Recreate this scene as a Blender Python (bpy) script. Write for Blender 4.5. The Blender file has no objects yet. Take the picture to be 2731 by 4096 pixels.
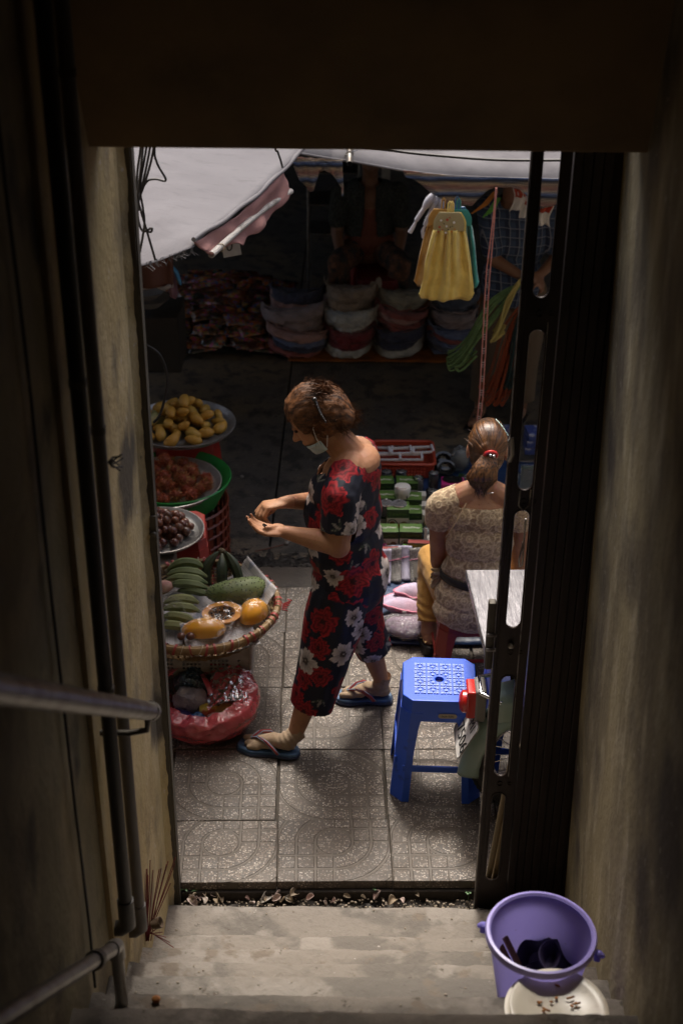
import bpy, bmesh, math, random
import numpy as np
from mathutils import Vector, Matrix, Euler, noise

sc = bpy.context.scene
C = sc.collection
rad = math.radians

# ------------------------------------------------------------------ camera
CAM_H = 3.614
FOCAL = 5689.0                       # focal length in photo pixels (50 mm on a 36 mm long side)
cam_data = bpy.data.cameras.new('camera')
cam = bpy.data.objects.new('camera', cam_data)
C.objects.link(cam)
cam_data.sensor_fit = 'VERTICAL'
cam_data.sensor_height = 36.0
cam_data.lens = 50.0
cam_data.clip_start = 0.05
cam_data.clip_end = 200.0
CAM_ROT = Matrix.Rotation(rad(60), 3, 'X') @ Matrix.Rotation(rad(0.6), 3, 'Z')
cam.matrix_world = Matrix.Translation((0, 0, CAM_H)) @ CAM_ROT.to_4x4()
cam_data.dof.use_dof = True
cam_data.dof.focus_distance = 5.05
cam_data.dof.aperture_fstop = 3.2
sc.camera = cam

# ------------------------------------------------------------------ daylight
world = bpy.data.worlds.new('World')
sc.world = world
world.use_nodes = True
wn = world.node_tree.nodes; wl = world.node_tree.links
wn.clear()
SUN_EL, SUN_AZ = rad(62), rad(-4)    # azimuth from +Y (street side) towards +X
sky = wn.new('ShaderNodeTexSky'); sky.sky_type = 'NISHITA'; sky.sun_disc = False
sky.sun_elevation = SUN_EL; sky.sun_rotation = SUN_AZ
sky.air_density = 1.0; sky.dust_density = 7.0; sky.ozone_density = 0.6
bg = wn.new('ShaderNodeBackground'); bg.inputs['Strength'].default_value = 0.10
wo = wn.new('ShaderNodeOutputWorld')
wl.new(sky.outputs[0], bg.inputs['Color']); wl.new(bg.outputs[0], wo.inputs['Surface'])
sun_data = bpy.data.lights.new('sun', 'SUN')
sun_data.energy = 1.5; sun_data.angle = rad(11); sun_data.color = (1.0, 0.95, 0.88)
sun = bpy.data.objects.new('sun', sun_data); C.objects.link(sun)
sun_dir = Vector((math.cos(SUN_EL) * math.sin(SUN_AZ), math.cos(SUN_EL) * math.cos(SUN_AZ), math.sin(SUN_EL)))
sun.rotation_euler = sun_dir.to_track_quat('Z', 'Y').to_euler()
sun.location = (2, 6, 9)

sc.view_settings.view_transform = 'Standard'
sc.view_settings.look = 'None'
sc.view_settings.exposure = 1.3
sc.view_settings.gamma = 1.0
sc.view_settings.use_curve_mapping = False
sc.render.engine = 'CYCLES'
sc.cycles.max_bounces = 8
sc.cycles.transparent_max_bounces = 16
sc.cycles.caustics_reflective = False
sc.cycles.caustics_refractive = False
sc.cycles.use_denoising = True

# ------------------------------------------------------------------ helpers
def spot(px, py, x=None, y=None, z=None):
    """A measured point of the photograph, resolved to metres at a known x, y or z."""
    d = CAM_ROT @ Vector(((px - 1365.5) / FOCAL, -(py - 2048.0) / FOCAL, -1.0))
    if z is not None: s = (z - CAM_H) / d.z
    elif y is not None: s = y / d.y
    else: s = x / d.x
    return Vector((0, 0, CAM_H)) + d * s

def frame_z(d, hint=None):
    z = Vector(d).normalized()
    h = Vector(hint) if hint else (Vector((0, 0, 1)) if abs(z.z) < 0.95 else Vector((0, 1, 0)))
    x = h.cross(z).normalized(); y = z.cross(x)
    return Matrix((x, y, z)).transposed()

class MB:
    """Collects shapes and links them as one mesh object."""
    def __init__(s): s.v = []; s.f = []
    def add(s, vs, fs):
        n = len(s.v); s.v += [tuple(v) for v in vs]; s.f += [[i + n for i in f] for f in fs]; return s
    def box(s, c, d, rot=None, taper=1.0):
        hx, hy, hz = d[0] / 2, d[1] / 2, d[2] / 2
        vs = []
        for z in (-1, 1):
            k = taper if z > 0 else 1.0
            for x, y in ((-1, -1), (1, -1), (1, 1), (-1, 1)):
                p = Vector((x * hx * k, y * hy * k, z * hz))
                if rot is not None: p = rot @ p
                vs.append(p + Vector(c))
        return s.add(vs, [[3, 2, 1, 0], [4, 5, 6, 7], [0, 1, 5, 4], [1, 2, 6, 5], [2, 3, 7, 6], [3, 0, 4, 7]])
    def tube(s, pts, r, n=8, cap=True, closed=False, flat=1.0, hint=None):
        pts = [Vector(p) for p in pts]; N = len(pts)
        rs = r if isinstance(r, (list, tuple)) else [r] * N
        vs = []; prev = None
        for i, p in enumerate(pts):
            if closed: t = pts[(i + 1) % N] - pts[i - 1]
            else: t = pts[min(i + 1, N - 1)] - pts[max(i - 1, 0)]
            if t.length < 1e-9: t = Vector((0, 0, 1))
            t.normalize()
            if prev is None: F = frame_z(t, hint); u = F.col[0]
            else:
                u = prev - t * prev.dot(t)
                if u.length < 1e-6: u = frame_z(t).col[0]
            u = u.normalized(); prev = u; w = t.cross(u)
            for k in range(n):
                a = 2 * math.pi * k / n
                vs.append(p + u * (math.cos(a) * rs[i]) + w * (math.sin(a) * rs[i] * flat))
        fs = []
        for i in range(N if closed else N - 1):
            a0 = i * n; b0 = ((i + 1) % N) * n
            for k in range(n): fs.append([a0 + k, a0 + (k + 1) % n, b0 + (k + 1) % n, b0 + k])
        if cap and not closed:
            fs.append(list(range(n))[::-1]); fs.append([(N - 1) * n + k for k in range(n)])
        return s.add(vs, fs)
    def lathe(s, prof, n=32, m=None, c=(0, 0, 0), close=False, sx=1.0, sy=1.0):
        vs = []
        for r, z in prof:
            for k in range(n):
                a = 2 * math.pi * k / n
                p = Vector((r * math.cos(a) * sx, r * math.sin(a) * sy, z))
                if m is not None: p = m @ p
                vs.append(p + Vector(c))
        fs = []; P = len(prof)
        for i in range(P if close else P - 1):
            a0 = i * n; b0 = ((i + 1) % P) * n
            for k in range(n): fs.append([a0 + k, a0 + (k + 1) % n, b0 + (k + 1) % n, b0 + k])
        return s.add(vs, fs)
    def ell(s, c, r, m=None, nu=16, nv=10):
        r = (r, r, r) if isinstance(r, (int, float)) else r
        vs = [Vector((0, 0, -r[2]))]
        for j in range(1, nv):
            t = -math.pi / 2 + math.pi * j / nv
            for k in range(nu):
                a = 2 * math.pi * k / nu
                vs.append(Vector((r[0] * math.cos(t) * math.cos(a), r[1] * math.cos(t) * math.sin(a), r[2] * math.sin(t))))
        vs.append(Vector((0, 0, r[2])))
        fs = [[0, 1 + (k + 1) % nu, 1 + k] for k in range(nu)]
        for j in range(nv - 2):
            a0 = 1 + j * nu; b0 = a0 + nu
            for k in range(nu): fs.append([a0 + k, a0 + (k + 1) % nu, b0 + (k + 1) % nu, b0 + k])
        top = len(vs) - 1; a0 = 1 + (nv - 2) * nu
        fs += [[a0 + k, a0 + (k + 1) % nu, top] for k in range(nu)]
        if m is not None: vs = [m @ v for v in vs]
        return s.add([v + Vector(c) for v in vs], fs)
    def cap(s, p0, p1, r0, r1, n=14):
        p0 = Vector(p0); p1 = Vector(p1); d = p1 - p0; L = max(d.length, 1e-6); F = frame_z(d)
        prof = []
        for j in range(5): a = -math.pi / 2 + math.pi / 2 * (j + .15) / 4.15; prof.append((max(r0 * math.cos(a), 1e-4), r0 * math.sin(a)))
        for j in range(5): a = math.pi / 2 * j / 4.15; prof.append((max(r1 * math.cos(a), 1e-4), L + r1 * math.sin(a)))
        b = len(s.v)
        s.lathe(prof, n, F, p0)
        s.f.append([b + k for k in range(n)][::-1]); s.f.append([b + 9 * n + k for k in range(n)])
        return s
    def grid(s, fn, nu, nv, closeu=False):
        vs = [fn(i / (nu if closeu else nu - 1), j / (nv - 1)) for j in range(nv) for i in range(nu)]
        fs = []
        for j in range(nv - 1):
            for i in range(nu if closeu else nu - 1):
                fs.append([j * nu + i, j * nu + (i + 1) % nu, (j + 1) * nu + (i + 1) % nu, (j + 1) * nu + i])
        return s.add(vs, fs)
    def obj(s, name, mat, parent=None, smooth=True, off=None, bevel=0.0, solid=0.0, seg=2, sub=0):
        me = bpy.data.meshes.new(name)
        vs = s.v if off is None else [(v[0] - off[0], v[1] - off[1], v[2] - off[2]) for v in s.v]
        me.from_pydata(vs, [], s.f); me.validate()
        return link(name, me, mat, parent, smooth, bevel, solid, seg, sub)

def link(name, me, mat, parent=None, smooth=True, bevel=0.0, solid=0.0, seg=2, sub=0):
    if mat is not None:
        me.materials.clear()
        for m_ in (mat if isinstance(mat, (list, tuple)) else [mat]): me.materials.append(m_)
    if smooth:
        me.polygons.foreach_set('use_smooth', [True] * len(me.polygons))
        try: me.set_sharp_from_angle(angle=rad(42))
        except Exception: pass
    o = bpy.data.objects.new(name, me); C.objects.link(o)
    if parent is not None: o.parent = parent
    if solid:
        md = o.modifiers.new('solid', 'SOLIDIFY'); md.thickness = solid; md.offset = 0
    if bevel:
        md = o.modifiers.new('bevel', 'BEVEL'); md.width = bevel; md.segments = seg; md.limit_method = 'ANGLE'; md.angle_limit = rad(35)
    if sub:
        md = o.modifiers.new('sub', 'SUBSURF'); md.levels = sub; md.render_levels = sub
    return o

def tag(o, label=None, cat=None, group=None, kind=None):
    if label: o['label'] = label
    if cat: o['category'] = cat
    if group: o['group'] = group
    if kind: o['kind'] = kind
    return o

def thing(name, label, cat, loc=(0, 0, 0), group=None, rz=0.0, rot=None):
    o = bpy.data.objects.new(name, None); C.objects.link(o)
    o.empty_display_size = 0.05
    o.location = loc; o.rotation_euler = rot if rot is not None else (0, 0, rz)
    return tag(o, label, cat, group)

def dup(root, loc=None, rot=None, label=None, scale=None):
    r = root.copy(); C.objects.link(r)
    if loc is not None: r.location = loc
    if rot is not None: r.rotation_euler = rot
    if label: r['label'] = label
    if scale is not None: r.scale = scale
    for ch in list(root.children):
        c = ch.copy(); C.objects.link(c); c.parent = r
        for gch in list(ch.children):
            d = gch.copy(); C.objects.link(d); d.parent = c
    return r

def structure(name, parent=None):
    o = bpy.data.objects.new(name, None); C.objects.link(o); o['kind'] = 'structure'
    if parent: o.parent = parent
    return o

def fuse(mb, voxel, smooth=3, relax=0.5):
    """Melts overlapping closed shapes into one continuous skin."""
    me = bpy.data.meshes.new('tmp'); me.from_pydata(mb.v, [], mb.f); me.validate()
    o = bpy.data.objects.new('tmp', me); C.objects.link(o)
    md = o.modifiers.new('r', 'REMESH'); md.mode = 'VOXEL'; md.voxel_size = voxel
    if smooth:
        sm = o.modifiers.new('s', 'SMOOTH'); sm.factor = relax; sm.iterations = smooth
    dg = bpy.context.evaluated_depsgraph_get(); dg.update()
    out = bpy.data.meshes.new_from_object(o.evaluated_get(dg))
    bpy.data.objects.remove(o); bpy.data.meshes.remove(me)
    return out

def mesh_cut(me, planes=(), drop=None):
    """Clips a mesh by planes (everything on the normal side goes) and by a per-face test."""
    bm = bmesh.new(); bm.from_mesh(me)
    for co, no in planes:
        geom = bm.verts[:] + bm.edges[:] + bm.faces[:]
        bmesh.ops.bisect_plane(bm, geom=geom, plane_co=Vector(co), plane_no=Vector(no), clear_outer=True)
    if drop:
        dead = [f for f in bm.faces if drop(f.calc_center_median())]
        bmesh.ops.delete(bm, geom=dead, context='FACES')
    bm.to_mesh(me); bm.free()
    return me

def move_verts(me, fn):
    n = len(me.vertices); co = np.empty(n * 3); me.vertices.foreach_get('co', co); co = co.reshape(-1, 3)
    no = np.empty(n * 3); me.vertices.foreach_get('normal', no); no = no.reshape(-1, 3)
    co = fn(co, no); me.vertices.foreach_set('co', co.ravel()); me.update(); return me

def vnoise(co, scale, seed=0.0):
    s = scale if isinstance(scale, (tuple, list)) else (scale,) * 3
    return np.array([noise.noise((p[0] * s[0] + seed, p[1] * s[1] + seed * 1.7, p[2] * s[2] - seed)) for p in co])

def shift(me, off):
    return move_verts(me, lambda c, n: c - np.array(off))

def plate(outer, holes, depth, name='tmp', bev=0.0):
    """Flat plate in XY with real holes, thickness along Z."""
    cu = bpy.data.curves.new('tmp', 'CURVE'); cu.dimensions = '2D'; cu.fill_mode = 'BOTH'; cu.extrude = depth / 2; cu.bevel_depth = bev
    for loop in [outer] + list(holes):
        sp = cu.splines.new('POLY'); sp.points.add(len(loop) - 1); sp.use_cyclic_u = True
        for i, p in enumerate(loop): sp.points[i].co = (p[0], p[1], 0, 1)
    o = bpy.data.objects.new('tmp', cu); C.objects.link(o)
    dg = bpy.context.evaluated_depsgraph_get(); dg.update()
    me = bpy.data.meshes.new_from_object(o.evaluated_get(dg))
    bpy.data.objects.remove(o); bpy.data.curves.remove(cu)
    return me

def lettering(text, size, mat, parent, M, name='lettering', align='CENTER', squeeze=1.0, extrude=0.0004):
    cu = bpy.data.curves.new('tmp', 'FONT'); cu.body = text; cu.size = size; cu.align_x = align; cu.align_y = 'CENTER'; cu.extrude = extrude
    cu.resolution_u = 3
    o = bpy.data.objects.new('tmp', cu); C.objects.link(o)
    dg = bpy.context.evaluated_depsgraph_get(); dg.update()
    me = bpy.data.meshes.new_from_object(o.evaluated_get(dg))
    bpy.data.objects.remove(o); bpy.data.curves.remove(cu)
    me.transform(M @ Matrix.Diagonal((squeeze, 1, 1, 1)))
    return link(name, me, mat, parent, smooth=False)

# ------------------------------------------------------------------ materials
def nodes_of(name):
    m = bpy.data.materials.new(name); m.use_nodes = True
    nt = m.node_tree; nt.nodes.clear()
    out = nt.nodes.new('ShaderNodeOutputMaterial'); b = nt.nodes.new('ShaderNodeBsdfPrincipled')
    nt.links.new(b.outputs[0], out.inputs['Surface'])
    return m, nt, b, out

def N(nt, t, **k):
    n = nt.nodes.new(t)
    for a, v in k.items():
        if a in ('operation', 'blend_type', 'data_type', 'feature', 'distance', 'noise_dimensions', 'voronoi_dimensions', 'attribute_name', 'interpolation', 'wave_type', 'bands_direction', 'vector_type', 'normalize'):
            setattr(n, a, v)
    return n

def coords(nt, stretch=(1, 1, 1), kind='Object', rot=(0, 0, 0)):
    tc = nt.nodes.new('ShaderNodeTexCoord'); mp = nt.nodes.new('ShaderNodeMapping')
    mp.inputs['Scale'].default_value = stretch; mp.inputs['Rotation'].default_value = rot
    nt.links.new(tc.outputs[kind], mp.inputs['Vector']); return mp.outputs[0]

def ntex(nt, vec, scale, detail=4, rough=.55):
    n = nt.nodes.new('ShaderNodeTexNoise'); n.inputs['Scale'].default_value = scale; n.inputs['Detail'].default_value = detail; n.inputs['Roughness'].default_value = rough
    if vec is not None: nt.links.new(vec, n.inputs['Vector'])
    return n.outputs['Fac']

def ramp(nt, fac, stops):
    r = nt.nodes.new('ShaderNodeValToRGB'); e = r.color_ramp.elements
    while len(e) < len(stops): e.new(0.5)
    for i, (p, c) in enumerate(stops): e[i].position = p; e[i].color = c if len(c) == 4 else (*c, 1)
    nt.links.new(fac, r.inputs['Fac']); return r.outputs['Color']

def mixc(nt, fac, a, b, blend='MIX'):
    m = nt.nodes.new('ShaderNodeMix'); m.data_type = 'RGBA'; m.blend_type = blend
    for inp, v in ((m.inputs['Factor'], fac), (m.inputs[6], a), (m.inputs[7], b)):
        if hasattr(v, 'is_linked'): nt.links.new(v, inp)
        elif isinstance(v, (int, float)): inp.default_value = v
        else: inp.default_value = (*v, 1) if len(v) == 3 else v
    return m.outputs[2]

def math_n(nt, op, a, b=None, c=None):
    m = nt.nodes.new('ShaderNodeMath'); m.operation = op
    for i, v in enumerate((a, b, c)):
        if v is None: continue
        if hasattr(v, 'is_linked'): nt.links.new(v, m.inputs[i])
        else: m.inputs[i].default_value = v
    return m.outputs[0]

def bump(nt, b, h, strength=.3, dist=.01):
    n = nt.nodes.new('ShaderNodeBump'); n.inputs['Strength'].default_value = strength; n.inputs['Distance'].default_value = dist
    nt.links.new(h, n.inputs['Height']); nt.links.new(n.outputs[0], b.inputs['Normal'])

def mat(name, base, rough=.6, metal=0., var=(), bmp=None, alpha=None, spec=.5, coat=0., sheen=0., sss=0., rvar=None, kind='Object', rand=None):
    m, nt, b, out = nodes_of(name)
    b.inputs['Roughness'].default_value = rough; b.inputs['Metallic'].default_value = metal
    b.inputs['Specular IOR Level'].default_value = spec; b.inputs['Coat Weight'].default_value = coat
    b.inputs['Sheen Weight'].default_value = sheen
    if sss:
        b.inputs['Subsurface Weight'].default_value = sss; b.inputs['Subsurface Radius'].default_value = (.012, .005, .003); b.inputs['Subsurface Scale'].default_value = .6
    col = base
    for v in var:
        c, scale, lo, hi = v[:4]; st = v[4] if len(v) > 4 else (1, 1, 1); det = v[5] if len(v) > 5 else 5
        f = ntex(nt, coords(nt, st, kind), scale, det)
        k = ramp(nt, f, [(lo, (0, 0, 0)), (hi, (1, 1, 1))])
        col = mixc(nt, k, col, c)
    if rand:
        oi = nt.nodes.new('ShaderNodeObjectInfo')
        col = mixc(nt, ramp(nt, oi.outputs['Random'], [(0, (0, 0, 0)), (1, (1, 1, 1))]), col, rand)
    if hasattr(col, 'is_linked'): nt.links.new(col, b.inputs['Base Color'])
    else: b.inputs['Base Color'].default_value = (*col, 1)
    if rvar:
        f = ntex(nt, coords(nt, (1, 1, 1), kind), rvar[0], 4)
        mr = nt.nodes.new('ShaderNodeMapRange'); mr.inputs[3].default_value = rvar[1]; mr.inputs[4].default_value = rvar[2]
        nt.links.new(f, mr.inputs[0]); nt.links.new(mr.outputs[0], b.inputs['Roughness'])
    if bmp:
        st = bmp[2] if len(bmp) > 2 else (1, 1, 1)
        bump(nt, b, ntex(nt, coords(nt, st, kind), bmp[0], 5), bmp[1], bmp[3] if len(bmp) > 3 else .01)
    if alpha is not None: b.inputs['Alpha'].default_value = alpha
    return m

def film(name, color, fac=.3, rough=.12, bscale=25., bstr=.6, gloss=1.0):
    """Thin plastic film: mostly see-through, glossy creases."""
    m, nt, b, out = nodes_of(name)
    b.inputs['Base Color'].default_value = (*color, 1); b.inputs['Roughness'].default_value = rough
    b.inputs['Specular IOR Level'].default_value = .9
    tr = nt.nodes.new('ShaderNodeBsdfTransparent'); tr.inputs['Color'].default_value = (*[min(1, .5 + c * .6) for c in color], 1)
    gl = nt.nodes.new('ShaderNodeBsdfGlossy'); gl.inputs['Roughness'].default_value = rough; gl.inputs['Color'].default_value = (1, 1, 1, 1)
    n = ntex(nt, coords(nt), bscale, 3)
    bp = nt.nodes.new('ShaderNodeBump'); bp.inputs['Strength'].default_value = bstr; bp.inputs['Distance'].default_value = .02
    nt.links.new(n, bp.inputs['Height']); nt.links.new(bp.outputs[0], b.inputs['Normal']); nt.links.new(bp.outputs[0], gl.inputs['Normal'])
    mx = nt.nodes.new('ShaderNodeMixShader'); mx.inputs[0].default_value = fac
    nt.links.new(tr.outputs[0], mx.inputs[1]); nt.links.new(b.outputs[0], mx.inputs[2])
    fr = nt.nodes.new('ShaderNodeFresnel'); fr.inputs['IOR'].default_value = 1.4; nt.links.new(bp.outputs[0], fr.inputs['Normal'])
    mx2 = nt.nodes.new('ShaderNodeMixShader'); nt.links.new(math_n(nt, 'MULTIPLY', fr.outputs[0], gloss), mx2.inputs[0])
    nt.links.new(mx.outputs[0], mx2.inputs[1]); nt.links.new(gl.outputs[0], mx2.inputs[2])
    nt.links.new(mx2.outputs[0], out.inputs['Surface'])
    return m

def attr_mat(name, attr, rough=.7, sheen=0., bmp=None, spec=.4):
    m, nt, b, out = nodes_of(name)
    a = nt.nodes.new('ShaderNodeAttribute'); a.attribute_name = attr
    nt.links.new(a.outputs['Color'], b.inputs['Base Color'])
    b.inputs['Roughness'].default_value = rough; b.inputs['Sheen Weight'].default_value = sheen; b.inputs['Specular IOR Level'].default_value = spec
    if bmp: bump(nt, b, ntex(nt, coords(nt), bmp[0], 4), bmp[1])
    return m

def set_color(me, name, cols):
    a = me.color_attributes.new(name, 'FLOAT_COLOR', 'POINT')
    full = np.ones((len(me.vertices), 4)); full[:, :3] = cols
    a.data.foreach_set('color', full.ravel())

rng = random.Random(7)
# ================================================================== SETTING
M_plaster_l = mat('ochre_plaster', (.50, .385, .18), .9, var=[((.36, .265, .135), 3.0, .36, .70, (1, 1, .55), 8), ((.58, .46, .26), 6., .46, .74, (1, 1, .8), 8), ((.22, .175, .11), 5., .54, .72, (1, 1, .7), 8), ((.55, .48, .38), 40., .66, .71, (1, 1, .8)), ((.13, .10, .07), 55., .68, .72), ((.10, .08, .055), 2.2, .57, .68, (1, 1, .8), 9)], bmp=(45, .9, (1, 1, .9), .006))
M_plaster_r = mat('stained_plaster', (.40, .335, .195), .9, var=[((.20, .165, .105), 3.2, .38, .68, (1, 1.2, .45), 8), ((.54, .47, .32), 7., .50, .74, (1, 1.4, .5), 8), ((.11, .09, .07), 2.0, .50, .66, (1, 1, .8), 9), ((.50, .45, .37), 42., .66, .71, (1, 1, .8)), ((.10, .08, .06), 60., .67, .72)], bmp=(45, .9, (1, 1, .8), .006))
M_lintel = mat('dark_ochre_paint', (.30, .195, .085), .8, var=[((.20, .13, .06), 3., .4, .65)], bmp=(30, .2))
M_facade = mat('weathered_facade', (.34, .30, .24), .9, var=[((.18, .16, .13), 2., .4, .65, (1, 1, .4))], bmp=(15, .3))
M_concrete = mat('step_cement', (.19, .166, .140), .9, var=[((.128, .113, .096), 3.4, .47, .55, (1, 1.4, 1), 8), ((.225, .20, .172), 5.5, .56, .63, (1, 1, 1), 8), ((.085, .07, .052), 24., .65, .70, (1, 1, 1), 8), ((.33, .30, .27), 48., .70, .74), ((.15, .122, .095), 9., .60, .66, (1, 1, 1), 8)], bmp=(38, .9))
M_asphalt = mat('worn_asphalt', (.085, .073, .060), .72, var=[((.15, .113, .07), 1.6, .42, .62), ((.040, .036, .031), 9., .50, .62), ((.15, .12, .085), 44., .62, .70), ((.03, .027, .024), 30., .60, .68)], bmp=(70, .7), rvar=(3, .5, .9))
M_kerb = mat('kerb_concrete', (.062, .050, .040), .8, var=[((.035, .03, .025), 5., .42, .62), ((.11, .095, .08), 20., .62, .72)], bmp=(40, .4))
M_soil = mat('wet_dirt', (.05, .04, .028), .7, var=[((.02, .016, .012), 18., .4, .6), ((.14, .11, .08), 45., .6, .7)], bmp=(60, .9))
M_edge = mat('dirty_edge', (.035, .028, .022), .9, var=[((.08, .065, .05), 20., .55, .7)], bmp=(50, .6))

# --- stairwell walls (each as thick slabs, left and right walls lean out slightly from the street axis)
def wallslab(name, corners, z0, z1, m, thick, lean=0.0):
    """corners: two plan points of the visible face, thick is added to the outside (normal to the left of a->b)."""
    a, b = Vector(corners[0]), Vector(corners[1]); d = (b - a).normalized(); n = Vector((-d.y, d.x))
    p = [a, b, b + n * thick, a + n * thick]
    vs = [(q.x - lean * z, q.y, z) for z in (z0, z1) for q in p]
    mb = MB().add(vs, [[3, 2, 1, 0], [4, 5, 6, 7], [0, 1, 5, 4], [1, 2, 6, 5], [2, 3, 7, 6], [3, 0, 4, 7]])
    o = mb.obj(name, m, smooth=False); o['kind'] = 'structure'; return o
M_plaster_n = mat('grimy_shaded_plaster', (.30, .26, .155), .9, var=[((.22, .18, .12), 2.6, .38, .66, (1, 1, .6), 8), ((.44, .36, .22), 6., .48, .72, (1, 1, .7), 8), ((.06, .05, .038), 3.4, .55, .68, (1, 1, .8), 9), ((.3, .26, .2), 46., .67, .72)], bmp=(45, .9, (1, 1, .9), .006))  # grime plus light falloff away from the door, darkened into the base colour
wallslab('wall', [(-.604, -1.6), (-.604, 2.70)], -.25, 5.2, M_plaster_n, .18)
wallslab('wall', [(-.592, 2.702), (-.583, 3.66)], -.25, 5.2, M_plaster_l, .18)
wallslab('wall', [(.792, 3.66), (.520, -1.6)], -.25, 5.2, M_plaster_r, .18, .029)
wallslab('wall', [(1.0, -1.602), (-1.0, -1.602)], -.25, 5.2, M_plaster_l, .2)
o = MB().box((0, .8, 5.1), (1.9, 4.9, .15)).obj('ceiling', M_plaster_l, smooth=False); o['kind'] = 'structure'
# beam over the doorway, its face leaning back into the stairwell
mb = MB()
xs = (-.70, .90)
prof = [(3.245, 2.700), (3.400, 2.706), (3.400, 5.1), (2.2, 5.1), (2.75, 3.62), (3.10, 2.97)]
vs = [(x, y, z) for x in xs for y, z in prof]; n = len(prof)
mb.add(vs, [list(range(n))[::-1], [n + i for i in range(n)]] + [[i, (i + 1) % n, n + (i + 1) % n, n + i] for i in range(n)])
o = mb.obj('lintel', M_lintel, smooth=False, bevel=.006); o['kind'] = 'structure'
# street face of the building on both sides of the doorway
for nm, c, d in (('facade', (-3.92, 3.56, 2.45), (6.3, .2, 5.5)), ('facade', (4.13, 3.56, 2.45), (6.3, .2, 5.5)), ('facade', (.1, 3.57, 4.15), (1.75, .155, 2.1))):
    o = MB().box(c, d).obj(nm, M_facade, smooth=False); o['kind'] = 'structure'
# houses across the lane and the closed ends of the covered lane
M_house = mat('grey_house_wall', (.09, .085, .08), .9, var=[((.05, .048, .045), 1.2, .4, .6)], bmp=(8, .3))
o = MB().box((0, 12.6, 3.2), (22, .3, 7.0)).obj('house_wall', M_house, smooth=False); o['kind'] = 'structure'

# --- ground
o = MB().box((0, 3.0, -.45), (60, 60, .2)).obj('ground', M_soil, smooth=False); o['kind'] = 'structure'
street = structure('street')
GA = [spot(1165, 1480, z=-.1), spot(1090, 2090, z=-.1)]
def at_y(y): 
    t = (y - GA[1].y) / (GA[0].y - GA[1].y); return GA[1].x + t * (GA[0].x - GA[1].x)
for side in (0, 1):
    y0, y1 = 5.75, 12.4; g = .004
    pts = [(-9, y0), (at_y(y0) - g, y0), (at_y(y1) - g, y1), (-9, y1)] if side == 0 else [(at_y(y0) + g, y0), (9, y0), (9, y1), (at_y(y1) + g, y1)]
    vs = [(x, y, z) for z in (-.3, -.1) for x, y in pts]
    MB().add(vs, [[3, 2, 1, 0], [4, 5, 6, 7], [0, 1, 5, 4], [1, 2, 6, 5], [2, 3, 7, 6], [3, 0, 4, 7]]).obj('slab', M_asphalt, street, smooth=False, bevel=.006)
# wet gutter strip with grit
gut = structure('gutter')
def gfn(u, v):
    x = -2.2 + 4.4 * u; y = 5.755 + .33 * v
    h = -.092 + .012 * (1 - v) ** 2 + .006 * noise.noise((x * 30, y * 30, 0)) - .012 * v
    return (x, y, h)
M_wet = mat('wet_gutter_mud', (.022, .02, .019), .28, var=[((.06, .052, .045), 40., .5, .66), ((.28, .26, .24), 95., .68, .72)], bmp=(55, 1.0), spec=.6)
MB().grid(gfn, 260, 24).obj('mud', M_wet, gut)

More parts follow.
